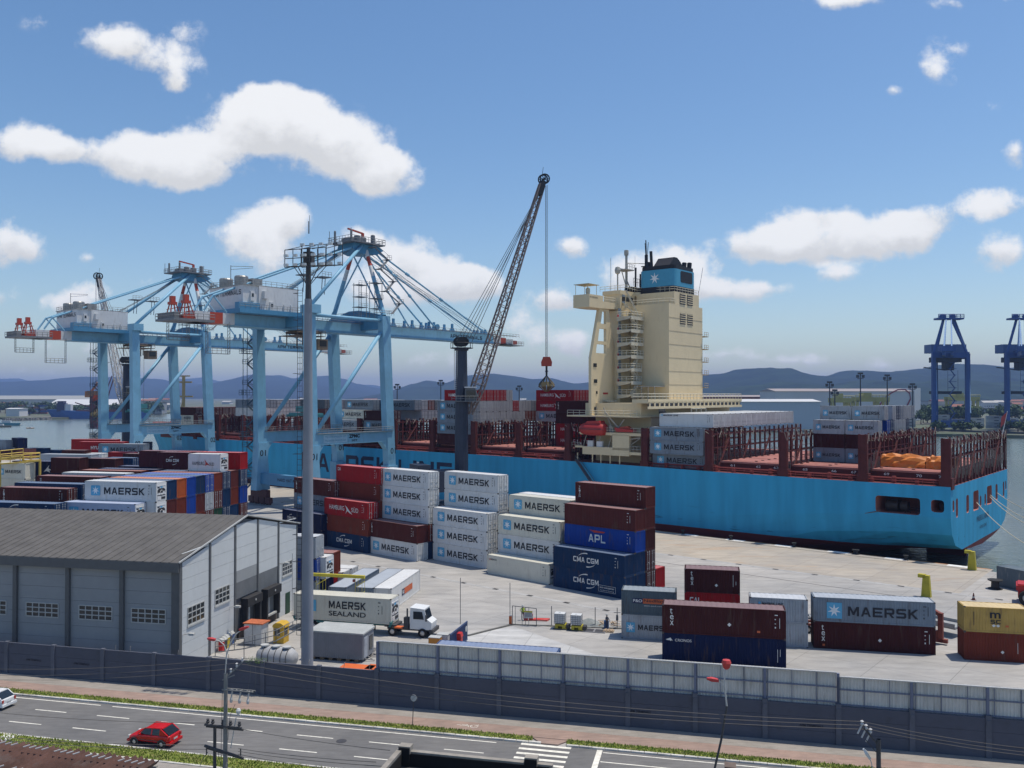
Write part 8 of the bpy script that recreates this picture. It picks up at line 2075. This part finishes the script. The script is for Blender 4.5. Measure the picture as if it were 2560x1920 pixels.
m = MB()
for j in range(2):
    for i in range(n): x_ = -wd * (i + .5) / n; m.beam((x_ - .02, -.42 - j * 1.1, rB.z + .07), (x_ + .05, -.28 - j * 1.1, rB.z + .075), .035, .02) if (i * 7 + j * 3) % 5 else None
m.build('fixing_strip', mat('old_aluminium', (.35, .35, .35), .6), rf)
MB().box(-wd, -.1, 0, -.1, .02, rB.z - .12).box(-.12, -6, 0, 0, 0, rB.z - .15).build('house_wall', mat('old_house_wall', (.3, .28, .25), .9, .2), rf)
# flat-roofed house with black parapet
HY = 38.; hA = Vector(D(1004, 1860, HY + .5)); hz = hA.z; ang = WYAW
ho = thing('flat_roof_house', 'flat roofed house with black inner parapet walls at the bottom centre', 'house', (hA.x, hA.y, 0), -ang)
wd = (Vector(D(1380, 1894, HY - 1.3)) - hA).length
pw = mat('parapet_render', (.27, .25, .22), .9, .25, 1.5); pk = mat('parapet_black_tar', (.008, .008, .009), .9); rfm = mat('roof_membrane', (.09, .085, .085), .9, .5, .9, dirt=(.25, .25, .26))
m = MB(); m.box(0, -.2, 0, wd, 0, hz - .28); m.box(-.1, -12, 0, .1, 0, hz - .25); m.box(wd - .1, -12, 0, wd + .1, 0, hz - .4); m.box(.05, -.22, hz - .28, wd, .02, hz - .2); m.box(-.05, -.3, hz - .3, .5, .12, hz + .02); m.box(wd - 1.2, -.3, hz - .3, wd - .65, .12, hz + .05); m.box(-.12, -12, hz - .26, .12, -.1, hz - .14); m.build('parapet', pw, ho)
m = MB(); m.box(.12, -.26, hz - 1.0, wd - .12, -.22, hz - .285); m.box(.11, -12, hz - 1.0, .14, -.3, hz - .3); m.box(wd - .15, -12, hz - 1.1, wd - .12, -.3, hz - .4); m.box(.0, -.34, hz - 1, .48, -.3, hz - .03); m.box(wd - 1.2, -.34, hz - 1, wd - .66, -.3, hz); m.build('parapet_inner_face', pk, ho)
MB().box(.1, -12, hz - 1.25, wd - .1, -.2, hz - .85).build('roof', rfm, ho)
tag(MB().prism([(2.4, -1.0), (5.2, -1.15), (5.4, -3.2), (1.9, -3.0)], hz - .84, hz - .81).build('green_sheet', mat('sheet_green', (.06, .13, .07), .7, .15), None, (hA.x, hA.y, 0), -ang), 'faded green sheet spread on the flat roof', 'sheet')
tag(MB().prism([(.4, -.7), (2.5, -.85), (2.3, -1.2), (.7, -.95)], hz - .84, hz - .79).build('maroon_cloth', mat('cloth_maroon', (.1, .03, .035), .9, .2), None, (hA.x, hA.y, 0), -ang), 'maroon cloth strip lying along the black parapet', 'cloth')
q = D(1828, 1912, 40); tag(MB().box(-.3, -.3, 0, .22, .3, q[2]).box(.22, -.2, 0, .55, .3, q[2] - .3).build('chimney', mat('old_brick', (.16, .12, .1), .9, .3), None, (q[0], q[1], 0), -WYAW), 'small brown masonry chimney top at the bottom edge', 'chimney')
# ---------------------------------------------------------------- far cranes, port and town across the water
fbl = mat('far_crane_blue', (.02, .07, .24), .55, .15, .2)
fbs = mat('far_crane_stay', (.2, .33, .55), .5)


def far_crane(u, ylab, lab):
    y0 = 672; x0 = D(u, 1075, y0)[0]
    g = thing('far_gantry_crane', lab, 'gantry crane', (x0, y0, 0), R(0), 'dark blue gantry cranes across the water')
    k = y0 / FPX; H = lambda v: CAM_H + (988 - v) * k
    # quay runs left-right; legs: front (water side) pair and rear pair shifted right
    Lg = {'a': (0, 0), 'b': (84 * k, 0), 'c': (30 * k + 5, 26), 'd': (114 * k + 5, 26)}
    for n_, (x, y) in Lg.items(): MB().box(x - 1.3, y - 1.3, 1, x + 1.3, y + 1.3, H(880)).build('leg', fbl, g)
    MB().box(0, -1, 2, 84 * k, 1, 7).box(30 * k + 5, 25, 2, 114 * k + 5, 27, 7).build('sill_beam', fbl, g)
    m = MB()
    for a, b_ in (('a', 'c'), ('b', 'd')): m.beam((*Lg[a], H(1035)), (*Lg[b_], H(1035)), 1.6, 3)
    for a, b_ in (('a', 'b'), ('c', 'd'), ('a', 'c'), ('b', 'd')): m.beam((*Lg[a], H(888)), (*Lg[b_], H(888)), 2.2, 4)
    m.build('portal_beam', fbl, g)
    cx = 42 * k
    tip = Vector((-46 * k, -50, H(890))); rear = Vector((cx + 22, 46, H(884)))
    for e in (-3, 3): MB().beam(tip + Vector((e, 0, 0)), rear + Vector((e, 0, 0)), 1.8, 3.2).build('girder', fbl, g)
    m = MB(); m.rail([tip + Vector((-5, 0, 1)), rear + Vector((-5, 0, 1))], 2.4, .25, 6); m.box(tip.x - 5, tip.y - 2, tip.z + 1, tip.x + 5, tip.y + 4, tip.z + 5); m.build('boom_walkway', fbl, g)
    apx = Vector((42 * k, 4, H(795)))
    m = MB()
    for n_, s_ in (('a', -3), ('b', 3), ('c', -3), ('d', 5)): m.tube((Lg[n_][0], Lg[n_][1], H(884)), apx + Vector((s_, 0, 0)), 1.0, 8)
    m.build('tower_leg', fbl, g)
    m = MB(); m.box(apx.x - 9, apx.y - 4, apx.z - 1, apx.x + 11, apx.y + 4, apx.z + .4); m.rail([(apx.x - 9, apx.y - 4, apx.z), (apx.x + 11, apx.y - 4, apx.z)], 3, .3, 3); [m.lathe([(0, -1), (2.2, -1), (2.2, 1), (0, 1)], (apx.x + q, apx.y, apx.z + 1.5), 12, 'y') for q in (-4, 4)]; m.build('apex_platform', fbl, g)
    m = MB()
    for t in (.08, .35, .55): q = tip.lerp(rear, t); m.tube(apx + Vector((-2, -2, 0)), q + Vector((-3, 0, 2)), .45, 6); m.tube(apx + Vector((2, -2, 0)), q + Vector((3, 0, 2)), .45, 6)
    m.tube((84 * k, 0, H(880)), (84 * k - 24, 0, H(1035)), .6, 6) if False else m.tube((Lg['d'][0], Lg['d'][1], H(886)), (Lg['b'][0] + 2, Lg['b'][1], H(1033)), .8, 6); m.tube((Lg['c'][0], Lg['c'][1], H(890)), (Lg['a'][0] + 2, Lg['a'][1], H(1000)), .8, 6)
    m.build('stay', fbs, g)
    MB().box(cx - 8, 14, H(880), cx + 20, 26, H(858)).build('machinery_house', mat('far_house_blue', (.05, .11, .26), .5), g)
    m = MB(); m.box(cx - 10, 2, H(905), cx + 10, 14, H(892)); m.box(cx - 2, 4, H(925), cx + 5, 10, H(905)); m.beam((cx - 18, 6, H(918)), (cx, 6, H(925)), .8); m.build('trolley', mat('far_trolley_dark', (.02, .025, .03), .7), g)
    m = MB(); [m.tube((cx - 6 + q * 8, 8, H(925)), (cx - 6 + q * 8, 8, H(980)), .12, 4) for q in range(3)]; m.box(cx - 12, 6, H(985), cx + 12, 10, H(978)); m.build('spreader', mat('far_trolley_dark', (0, 0, 0)), g)
    m = MB(); z = 8.; i = 0; xx = Lg['a'][0] + 16
    while z < H(900): m.beam((xx - 2 + 4 * (i % 2), 3, z), (xx + 2 - 4 * (i % 2), 3, z + 5), 1.2, .4); m.box(xx - 3, 2, z, xx + 3, 4, z + .3); z += 5; i += 1
    m.build('stair_tower', fbl, g)
    return g


far_crane(2335, 0, 'dark blue gantry crane across the water, complete one')
far_crane(2519, 0, 'dark blue gantry crane across the water, cut by the right edge')

fwm = mat('far_hall_white', (.55, .56, .57), .7, .06, .02); frm = mat('far_hall_roof', (.3, .26, .25), .7, .15, .02)


def hall(u0, u1, v0, v1, y, dep, m_w, m_r, name, lab, side=0., roof_h=2.):
    a = D(u0, v1, y); b_ = D(u1, v1, y); z1 = D(u0, v0, y)[2]; z0 = min(a[2], 0) - 1 if a[2] > 0 else a[2]
    o = thing(name, lab, 'warehouse' if 'hall' in name else 'building', (a[0], y, 0), side)
    w = b_[0] - a[0]
    MB().box(0, 0, -.3, w, dep, z1).build('wall', m_w, o); MB().prism([(-1, z1), (dep / 2, z1 + roof_h), (dep + 1, z1)], -1, w + 1, 'x').build('roof', m_r, o)
    return o


h1 = hall(1940, 2284, 978, 1030, 930, 60, fwm, frm, 'storage_hall', 'very long white storage hall with looping red emblem across the water', 0, 3)
k = 930 / FPX
m = MB()
ex, ez = (2262 - 1940) * k, CAM_H + (988 - 995) * k
pts = [(-30, -9), (-22, 1), (-12, 8), (-2, 12), (8, 12), (14, 8), (15, 2), (10, -6), (6, -12)]
for a, b_ in zip(pts[:-1], pts[1:]): m.beam((ex - 6 + a[0] * .8, -.4, ez - 3 + b_[1] * 0 + a[1]), (ex - 6 + b_[0] * .8, -.4, ez - 3 + b_[1]), .5, 1.3)
for a, b_ in (((-26, -10), (-10, -12)), ((-10, -12), (6, -13)), ((6, -13), (14, -11))): m.beam((ex - 6 + a[0] * .8, -.4, ez - 3 + a[1]), (ex - 6 + b_[0] * .8, -.4, ez - 3 + b_[1]), .5, .6)
m.build('emblem', mat('emblem_dark_red', (.25, .02, .03), .6), h1)
MB().prism([(2284 * 0 + (2284 - 1940) * k, -2), ((2306 - 1940) * k, 4), ((2306 - 1940) * k, 62), ((2284 - 1940) * k, 60)], 0, D(0, 970, 930)[2]).build('end_wall', fwm, h1)
hall(1830, 2050, 1004, 1022, 700, 40, mat('far_hall_bluegrey', (.4, .46, .52), .6), fwm, 'storage_hall', 'lower pale hall with white roof in front of the emblem hall', 0, 2)
hall(1700, 1962, 992, 1030, 1000, 50, mat('far_brick', (.22, .08, .06), .8), frm, 'storage_hall', 'red brick coloured hall behind the cream deckhouse', 0, 2)
hall(-60, 230, 998, 1012, 1900, 60, mat('far_hall_cream', (.4, .4, .36), .8), mat('far_roof_grey', (.3, .31, .3), .8), 'storage_hall', 'long pale hall with grey roof low on the left shore', 0, 8)
hall(120, 300, 1012, 1030, 1420, 60, mat('far_hall_cream', (0, 0, 0)), fwm, 'storage_hall', 'cream roofed shed behind the blue ship on the left shore', 0, 9)
hall(15, 48, 1022, 1043, 1120, 20, fwm, fwm, 'port_office', 'small white building with windows at the left shore', 0, 1)
# far light masts
for i, (u, v0, v1, lb) in enumerate(((2074, 957, 1015, 'left of the three over the aft containers'), (2151, 935, 1015, 'middle of the three over the aft containers'), (2218, 940, 1015, 'right of the three over the aft containers'), (2281, 962, 1030, 'beside the end of the emblem hall'), (1102, 953, 1000, 'left of the navy tower crane'), (993, 963, 1000, 'right of the nearer gantry crane'), (1298, 967, 1000, 'between boom and hanging grab'), (2087, 977, 1010, 'short one right of the left mast'))):
    y = 560 if u > 2000 else 640; x, _, z = D(u, v0, y); zb = D(u, v1, y)[2]
    o = thing('far_light_mast', 'thin distant light mast ' + lb, 'light mast', (x, y, 0), 0, 'distant light masts')
    MB().tube((0, 0, 0), (0, 0, z), .55, 6, .35).build('pole', drk, o); MB().box(-2.6, -.5, z - 2.5, -1, .5, z - .6).box(1, -.5, z - 2.5, 2.6, .5, z - .6).box(-1.6, -.5, z - .2, 1.6, .5, z + 1).beam((-2, 0, z - 3), (2, 0, z - 3), .4).build('lamp_head', drk, o)
# yellow yard cranes
ymm = mat('yard_crane_yellow', (.42, .38, .13), .7, .2, .1)
for i, (u0, u1, v0, v1, y, lb) in enumerate(((2082, 2128, 995, 1030, 760, 'left yellow rubber-tyred yard crane in front of the white hall'), (2140, 2214, 993, 1030, 770, 'right yellow rubber-tyred yard crane in front of the white hall'), (2372, 2440, 992, 1034, 860, 'yellow yard crane seen between the legs of the blue crane'))):
    k = y / FPX; w = (u1 - u0) * k; x, _, z = D(u0, v0, y); o = thing('yard_crane', lb, 'yard crane', (x, y, 0), 0, 'yellow yard cranes across the water')
    for xx in (0, w): MB().box(xx - 1, -4, 0, xx + 1, -2, z - 3).box(xx - 1, 4, 0, xx + 1, 6, z - 3).box(xx - 1.2, -6, 0, xx + 1.2, 8, 2).build('leg', ymm, o)
    m = MB(); m.box(-2, -4, z - 4, w + 2, -2, z); m.box(-2, 4, z - 4, w + 2, 6, z); m.box(w * .2, -5, z, w * .45, 7, z + 4); m.rail([(-2, -4.2, z), (w + 2, -4.2, z)], 2, .2, 3); m.box(w * .6, -3, z - 7, w * .75, 2, z - 4); m.build('beam', ymm, o)

# distant container stacks, each block one thing too small to split
rd = random.Random(77)
palA = [(.35, .37, .38), (.42, .43, .42), (.3, .31, .32), (.5, .5, .48), (.28, .3, .33)]
mats_far = {}
def fcol(c):
    if c not in mats_far: mats_far[c] = mat('far_container_%d' % len(mats_far), c, .7, .15, .2)
    return mats_far[c]
FC = MB().box(0, 0, 0, 12.2, 2.44, 2.6)
_fm = {}
NAMES_X = ['first', 'second', 'third', 'fourth', 'fifth', 'sixth', 'seventh', 'eighth', 'ninth', 'tenth', 'eleventh', 'twelfth']
def fcm(c):
    if c not in _fm: m_ = MB(); m_.mi = 0; m_.box(0, 0, 0, 12.2, 2.44, 2.6); m_.mi = 1; m_.box(5.8, -.05, .9, 9.5, 0, 1.6); _fm[c] = m_.mesh('far_container', [fcol(c), fcol((.1, .1, .12))])
    return _fm[c]
cnm = {(.35, .37, .38): 'grey', (.42, .43, .42): 'light grey', (.3, .31, .32): 'mid grey', (.5, .5, .48): 'off-white', (.28, .3, .33): 'blue-grey', (.02, .05, .2): 'blue', (.2, .05, .03): 'red-brown', (.3, .12, .05): 'orange-brown'}
def farstack(u, v, y, cols_, desc):
    x, _, _ = D(u, v, y)
    for i, c in enumerate(cols_): tag(inst('distant_container', fcm(c), None, (x, y, i * 2.6 + .2)), f"{cnm[c]} distant container, {TIER[i]} tier, {desc}", 'shipping container', 'containers across the water')
for i, u in enumerate(range(2210, 2600, 43)):
    if i in (2,): continue
    farstack(u, 1060, 700 + (i % 2) * 30, [palA[(i * 2 + t * 3) % 5] for t in range(3 if i % 3 else 4)], f'{NAMES_X[i]} stack from left on the right shore')
pb_ = [(.02, .05, .2), (.02, .05, .2), (.2, .05, .03), (.3, .12, .05), (.35, .37, .38)]
for i, u in enumerate((45, 62, 79, 96)):
    farstack(u, 1035, 1240, [pb_[(i + t * 2) % 5 if t else (2 if i != 1 else 0)] for t in range(5 if i != 2 else 4)], f'{NAMES_X[i]} stack from left on the left shore')

# blue heavy-lift ship and boats on the left
fs = thing('cargo_ship', 'small blue cargo ship with two dark red cranes moored on the left shore', 'ship', (*wat(122, 1048), 0), -R(-14))
m = MB(); Ls = 110
st_ = [(0, 9, 9, 9.5), (8, 6, 3, 9), (25, 2, 0, 7.5), (60, 0, 0, 6), (100, 0, 0, 6), (112, 2, 1, 6.5)]
for x_, e1, e2, h_ in st_: m.v += [(x_ - (4 if x_ == 0 else 0), e1 * .6, h_), (x_ + 2, e1, -2.6), (x_ + 2, 18 - e1, -2.6), (x_ - (4 if x_ == 0 else 0), 18 - e1 * .6, h_)]
for i in range(5):
    for j in range(4): a = i * 4 + j; b_ = i * 4 + (j + 1) % 4; m.f.append((a, b_, b_ + 4, a + 4)); m.m.append(0)
m.f += [(0, 1, 2, 3), (20, 21, 22, 23)]; m.m += [0, 0]; m.build('hull', mat('far_ship_blue', (.02, .09, .3), .5, .15, .1), fs)
m = MB(); m.box(8, 3, 7, 18, 15, 17); m.box(9, 2, 14, 16, 16, 20); m.build('bridge', mat('far_ship_dark', (.03, .03, .08), .6), fs); MB().box(17, 3, 8, 24, 15, 16).build('bridge_front', fwm, fs)
rdk = mat('far_ship_crane_red', (.12, .03, .035), .6)
for xx in (62, 88):
    m = MB(); m.box(xx - 3, 6, 4, xx + 3, 12, 24); m.beam((xx - 1, 8, 24), (xx + 9, 8, 52 if xx < 70 else 46), 1.2); m.beam((xx + 3, 10, 22), (xx + 11, 9, 50 if xx < 70 else 44), 1.2); m.build('deck_crane', rdk, fs)
MB().beam((28, 8, 18), (58, 8, 8), 1.2).box(30, 3, 6, 100, 15, 8.5).build('deck_gear', rdk, fs)
for i, (u, v, L_, hh, cc_, lb) in enumerate(((18, 1064, 24, 5, (.05, .2, .25), 'white and teal fishing boat at the left edge of the river'), (0, 1068, 20, 3, (.15, .14, .1), 'low brown barge at the left edge of the river'), (48, 1063, 5, 1, (.6, .6, .6), 'tiny white boat alone on the river'), (77, 1071, 6, 1.2, (.5, .3, .15), 'tiny orange and white boat on the river'))):
    x, y = wat(u, v); o = thing('boat', lb, 'boat', (x, y, -2.6), .1, None)
    MB().prism([(-L_ / 2, 0), (L_ / 2 - 1, 0), (L_ / 2, hh * .5), (-L_ / 2 - .8, hh * .6)], -1.5, 1.5, 'y').build('hull', mat(f'boat_hull_{i}', cc_, .6), o)
    MB().box(-L_ * .2, -1.2, hh * .5, L_ * .15, 1.2, hh).build('cabin', fwm, o)
MB_ = MB()
# cranes and masts among the town
o = thing('ship_mast', 'tan ship mast with crossbars rising left of the middle crane leg', 'mast', (D(459, 1000, 420)[0], 420, 0)); zz_ = D(459, 940, 420)[2]
MB().tube((0, 0, 0), (0, 0, zz_), .8, 8).beam((-4, 0, zz_ - 3), (4, 0, zz_ - 3), .8).beam((-3, 0, zz_ - 10), (4.5, 0, zz_ - 10), .8).beam((-3, 0, zz_), (3, 0, zz_), .6).beam((-4, 0, zz_ - 30), (0, 0, zz_ - 10), .4).build('mast', mat('mast_tan', (.35, .26, .12), .7), o)
o = thing('orange_deck_crane', 'orange piece of machinery beside the far gantry crane stair', 'crane', (D(238, 985, 700)[0], 700, 0)); z_ = D(238, 978, 700)[2]
MB().box(-3, -3, 0, 3, 3, z_ - 4).build('pedestal', rdk, o); MB().box(-7, -3, z_ - 5, 8, 3, z_).beam((-3, 0, z_), (2, 0, z_ + 7), 1.4).build('jib', mat('crane_orange', (.4, .15, .04), .6), o)

# town: many small houses and trees
tm = [mat('town_white', (.5, .5, .49), .8, .15, .1), mat('town_cream', (.42, .38, .3), .8, .15, .1), mat('town_grey', (.28, .29, .3), .8, .15, .1)]; tr_ = [mat('town_roof_tile', (.22, .09, .06), .85, .2, .1), mat('town_roof_pale', (.4, .39, .37), .8, .2, .1), mat('town_roof_dark', (.1, .1, .1), .8, .2, .1)]
rd = random.Random(5); hmesh = []
for i in range(9):
    w, dp, h_ = rd.uniform(12, 34), rd.uniform(10, 22), rd.uniform(5, 16)
    a_ = MB().box(0, 0, -1, w, dp, h_).mesh('far_house_wall', tm[i % 3]); b_ = (MB().prism([(-1, h_), (dp / 2, h_ + 3.5), (dp + 1, h_)], -.8, w + .8, 'x') if i % 3 != 2 else MB().box(-.5, -.5, h_, w + .5, dp + .5, h_ + .8)).mesh('far_house_roof', tr_[(i * 2 + 1) % 3])
    q = MB()
    for k in range(int(w // 4)): q.box(1.5 + k * 4, -.1, h_ * .45, 3.2 + k * 4, 0, h_ * .45 + 1.6)
    hmesh.append((a_, b_, q.mesh('far_house_windows', glz)))
ci = 0
desc = ['white walled', 'cream walled', 'grey walled', 'low white', 'wide cream', 'small grey', 'taller white', 'plain cream', 'long grey']
for zone, (ua, ub, ya, yb, n_) in {'town left behind the blue ship': (-20, 200, 1500, 3200, 34), 'town seen between the gantry crane legs': (270, 430, 1300, 3000, 26), 'town beyond the bow containers': (520, 1480, 1800, 3200, 10), 'town on the right beyond the blue cranes': (2300, 2600, 1050, 2200, 28)}.items():
    for i in range(n_):
        u = rd.uniform(ua, ub); y = rd.uniform(ya, yb); x = (u - 1280) / FPX * y; a_, b_, c_ = hmesh[ci % 9]
        o = inst('far_house', a_, None, (x, y, 0)); o.rotation_euler.z = rd.uniform(-.2, .2); inst('roof', b_, o); inst('windows', c_, o)
        tag(o, f"tiny {desc[ci % 9]} house in the {zone}", 'house', f"{desc[ci % 9]} houses in the {zone}"); ci += 1
# trees of the far shore
leafs = [mat('far_leaf_dark', (.025, .05, .02), .9, .3, .3), mat('far_leaf_mid', (.05, .085, .03), .9, .3, .3)]; trk = mat('far_trunk', (.08, .06, .04), .9)
def tree_mesh(seed, wd, h_):
    r_ = random.Random(seed); m = MB(); cl = [(Vector((r_.uniform(-.5, .5) * wd, r_.uniform(-.4, .4) * wd, h_ * r_.uniform(.45, .85))), r_.uniform(.18, .32) * wd) for _ in range(9)]
    for c, rr in cl:
        for _ in range(46):
            d = Vector((r_.gauss(0, 1), r_.gauss(0, 1), r_.gauss(0, 1))).normalized(); p = c + d * rr * r_.uniform(.6, 1.05) * (1 if d.z > -.3 else .7); s = wd * .07 * r_.uniform(.6, 1.3)
            m.mi = 0 if d.z < 0 or r_.random() < .3 else 1; t1 = Vector((r_.uniform(-1, 1), r_.uniform(-1, 1), r_.uniform(-1, 1))).normalized(); t2 = t1.cross(d).normalized()
            m.quad(p - t1 * s, p + t2 * s, p + t1 * s, p - t2 * s)
    cr = m.mesh('tree_crown', leafs); m2_ = MB().tube((0, 0, -1), (0, 0, h_ * .6), wd * .045, 7, wd * .025)
    for c, rr in cl[:4]: m2_.tube((0, 0, h_ * .4), c, wd * .02, 5, wd * .01)
    return cr, m2_.mesh('tree_trunk', trk)
tms = [tree_mesh(i, (13, 17, 11, 22)[i], (11, 12, 10, 15)[i]) for i in range(4)]
ti = 0
td = ['rounded', 'broad', 'small', 'large spreading']
for zone, (ua, ub, ya, yb, n_) in {'on the left shore': (-20, 230, 1150, 1500, 26), 'on the shore between the gantry crane legs': (280, 400, 1100, 1500, 16), 'on the right shore beyond the quay': (2300, 2600, 800, 1050, 26), 'behind the deckhouse on the far shore': (1760, 2330, 980, 1400, 14)}.items():
    for i in range(n_):
        u = rd.uniform(ua, ub); y = rd.uniform(ya, yb); x = (u - 1280) / FPX * y; cr, tk_ = tms[ti % 4]
        o = thing('tree', f"{td[ti % 4]} dark green tree {zone}", 'tree', (x, y, 0), rd.uniform(0, 6), f"{td[ti % 4]} trees {zone}"); inst('crown', cr, o); inst('trunk', tk_, o); ti += 1
for i, u in enumerate((2345, 2400, 2428, 2520, 2545, 2560)):
    x, y, _ = D(u, 1086, 648 + (i % 2) * 4); cr, tk_ = tms[2]; o = thing('bush', ['first', 'second', 'third', 'fourth', 'fifth', 'last'][i] + ' low green bush from left on the far quay wall', 'bush', (x, y, -2.2), i, 'bushes on the far quay wall'); inst('crown', cr, o); inst('trunk', tk_, o)
struct('far_quay_wall', MB().beam((*wat(2250, 1081), -.6), (*wat(2700, 1099), -.6), 3, 3.4), mat('far_quay_dark', (.06, .06, .06), .9, .3, .1))
m = MB(); rr_ = random.Random(3)
for i in range(420):
    t = rr_.random(); q = Vector(wat(20, 1052)).lerp(Vector(wat(125, 1049)), t); s = rr_.uniform(.8, 3); m.box(q.x - s, q.y - s + rr_.uniform(-8, 4), -3, q.x + s, q.y + s, -2.6 + rr_.uniform(.5, 3.2))
tag(m.build('rock_bank', mat('bank_rock', (.2, .19, .17), .9, .35, .2)), 'rubble rock bank along the left shore', 'rocks', kind='stuff')

# ---------------------------------------------------------------- hills
def hill(name, pts, y, base_drop, col, dep, seed, rough=1.):
    hm = bpy.data.materials.get(name) or bpy.data.materials.new(name); hm.use_nodes = True; N = hm.node_tree.nodes; L = hm.node_tree.links; p = N['Principled BSDF']; p.inputs['Roughness'].default_value = 1; p.inputs['Specular IOR Level'].default_value = 0
    g = N.new('ShaderNodeNewGeometry'); n1 = N.new('ShaderNodeTexNoise'); n1.inputs['Scale'].default_value = 30 / y; n1.inputs['Detail'].default_value = 10; n1.inputs['Roughness'].default_value = .7; L.new(g.outputs['Position'], n1.inputs['Vector'])
    r = N.new('ShaderNodeValToRGB'); r.color_ramp.elements[0].position = .35; r.color_ramp.elements[0].color = (col[0] * .55, col[1] * .55, col[2] * .55, 1); r.color_ramp.elements[1].position = .68; r.color_ramp.elements[1].color = (col[0] * 1.5, col[1] * 1.5, col[2] * 1.3, 1)
    L.new(n1.outputs['Fac'], r.inputs[0]); L.new(r.outputs[0], p.inputs['Base Color'])
    from mathutils import noise
    us = [q[0] for q in pts]; n = 260; rows = 14; m = MB()
    for i in range(n + 1):
        u = us[0] + (us[-1] - us[0]) * i / n
        for a, b_ in zip(pts[:-1], pts[1:]):
            if a[0] <= u <= b_[0]:
                t = (u - a[0]) / (b_[0] - a[0]); t = t * t * (3 - 2 * t) * .6 + t * .4; v = a[1] + (b_[1] - a[1]) * t; break
        ztop = CAM_H + (988 - v) * y / FPX
        for j in range(rows):
            t = j / (rows - 1); yy = y - dep * (1 - t) if t < 1 else y
            if j == rows - 1: yy = y + dep * .5; zz = -20
            else:
                t2 = j / (rows - 2); yy = y - dep * (1 - t2); x = (u - 1280) / FPX * y; prof = t2 ** .8 * (1.25 - .25 * t2)
                nz = noise.fractal(Vector((x * 3.5 / y * 3, yy * 6 / y, seed)), 1., 2., 5) * .22 * math.sin(math.pi * t2) + noise.fractal(Vector((x * 70 / y, seed, 3)), 1, 2, 4) * .012 * t2
                zz = -4 + (ztop + 4) * max(0, prof + nz * rough) if j < rows - 2 else ztop * (1 + noise.fractal(Vector((x * 90 / y, seed, 3)), 1, 2, 4) * .012)
            m.v.append(((u - 1280) / FPX * y, yy, zz))
    for i in range(n):
        for j in range(rows - 1): a = i * rows + j; m.f.append((a, a + rows, a + rows + 1, a + 1)); m.m.append(0)
    return tag(m.build(name, hm, smooth=True), kind='structure')


far_pts = [(-700, 955), (-300, 940), (0, 954), (46, 946), (95, 958), (380, 960), (472, 951), (506, 943), (550, 953), (614, 960), (800, 962), (930, 962), (990, 975), (1100, 985), (1700, 985)]
near_l = [(-900, 960), (-400, 948), (0, 962), (72, 954), (142, 950), (174, 949), (231, 950), (289, 942), (340, 945), (405, 948), (430, 953), (500, 960), (560, 962), (614, 957), (660, 948), (698, 938), (741, 948), (790, 941), (814, 939), (860, 947), (892, 959), (940, 969), (990, 982), (1080, 990), (1500, 992)]
near_m = [(900, 1000), (960, 984), (987, 975), (1030, 960), (1068, 951), (1114, 957), (1146, 947), (1175, 938), (1233, 934), (1276, 939), (1334, 948), (1374, 945), (1435, 959), (1480, 955), (1600, 950), (1700, 944), (1759, 938)]
right_p = [(1400, 985), (1600, 965), (1700, 950), (1759, 937), (1805, 934), (1845, 923), (1890, 921), (1929, 919), (1961, 929), (2002, 934), (2065, 940), (2105, 928), (2137, 926), (2180, 927), (2215, 931), (2253, 927), (2305, 921), (2348, 912), (2400, 910), (2455, 911), (2499, 921), (2560, 918), (2700, 925), (2900, 915), (3300, 930)]
right_n = [(1750, 985), (1850, 965), (1960, 955), (2060, 962), (2160, 950), (2280, 958), (2380, 945), (2480, 955), (2600, 950), (3200, 960)]
hill('hills_far', far_pts, 11500, 0, (.012, .02, .016), 3000, 1.3)
hill('hills_left', near_l, 9000, 0, (.012, .02, .016), 2600, 4.7)
hill('hills_middle', near_m, 6200, 0, (.016, .028, .018), 1500, 9.1)
hill('hills_right', right_p, 4800, 0, (.016, .028, .018), 1300, 12.2)
hill('hills_right_front', right_n, 3600, 0, (.02, .034, .02), 700, 15.2)

# ---------------------------------------------------------------- the air
hz_ = MB().box(-16000, -400, -12, 16000, 13500, 290)
hzo = hz_.build('haze', [], None)
hmv = bpy.data.materials.new('haze_air'); hmv.use_nodes = True; N = hmv.node_tree.nodes; L = hmv.node_tree.links; N.remove(N['Principled BSDF'])
pv = N.new('ShaderNodeVolumePrincipled'); pv.inputs['Color'].default_value = (.36, .54, .97, 1); pv.inputs['Density'].default_value = .00011; pv.inputs['Anisotropy'].default_value = 0
L.new(pv.outputs[0], N['Material Output'].inputs['Volume']); hzo.data.materials.append(hmv)
tag(hzo, 'pale blue air haze over the whole port', 'haze', kind='stuff')
SC.cycles.volume_step_rate = 1
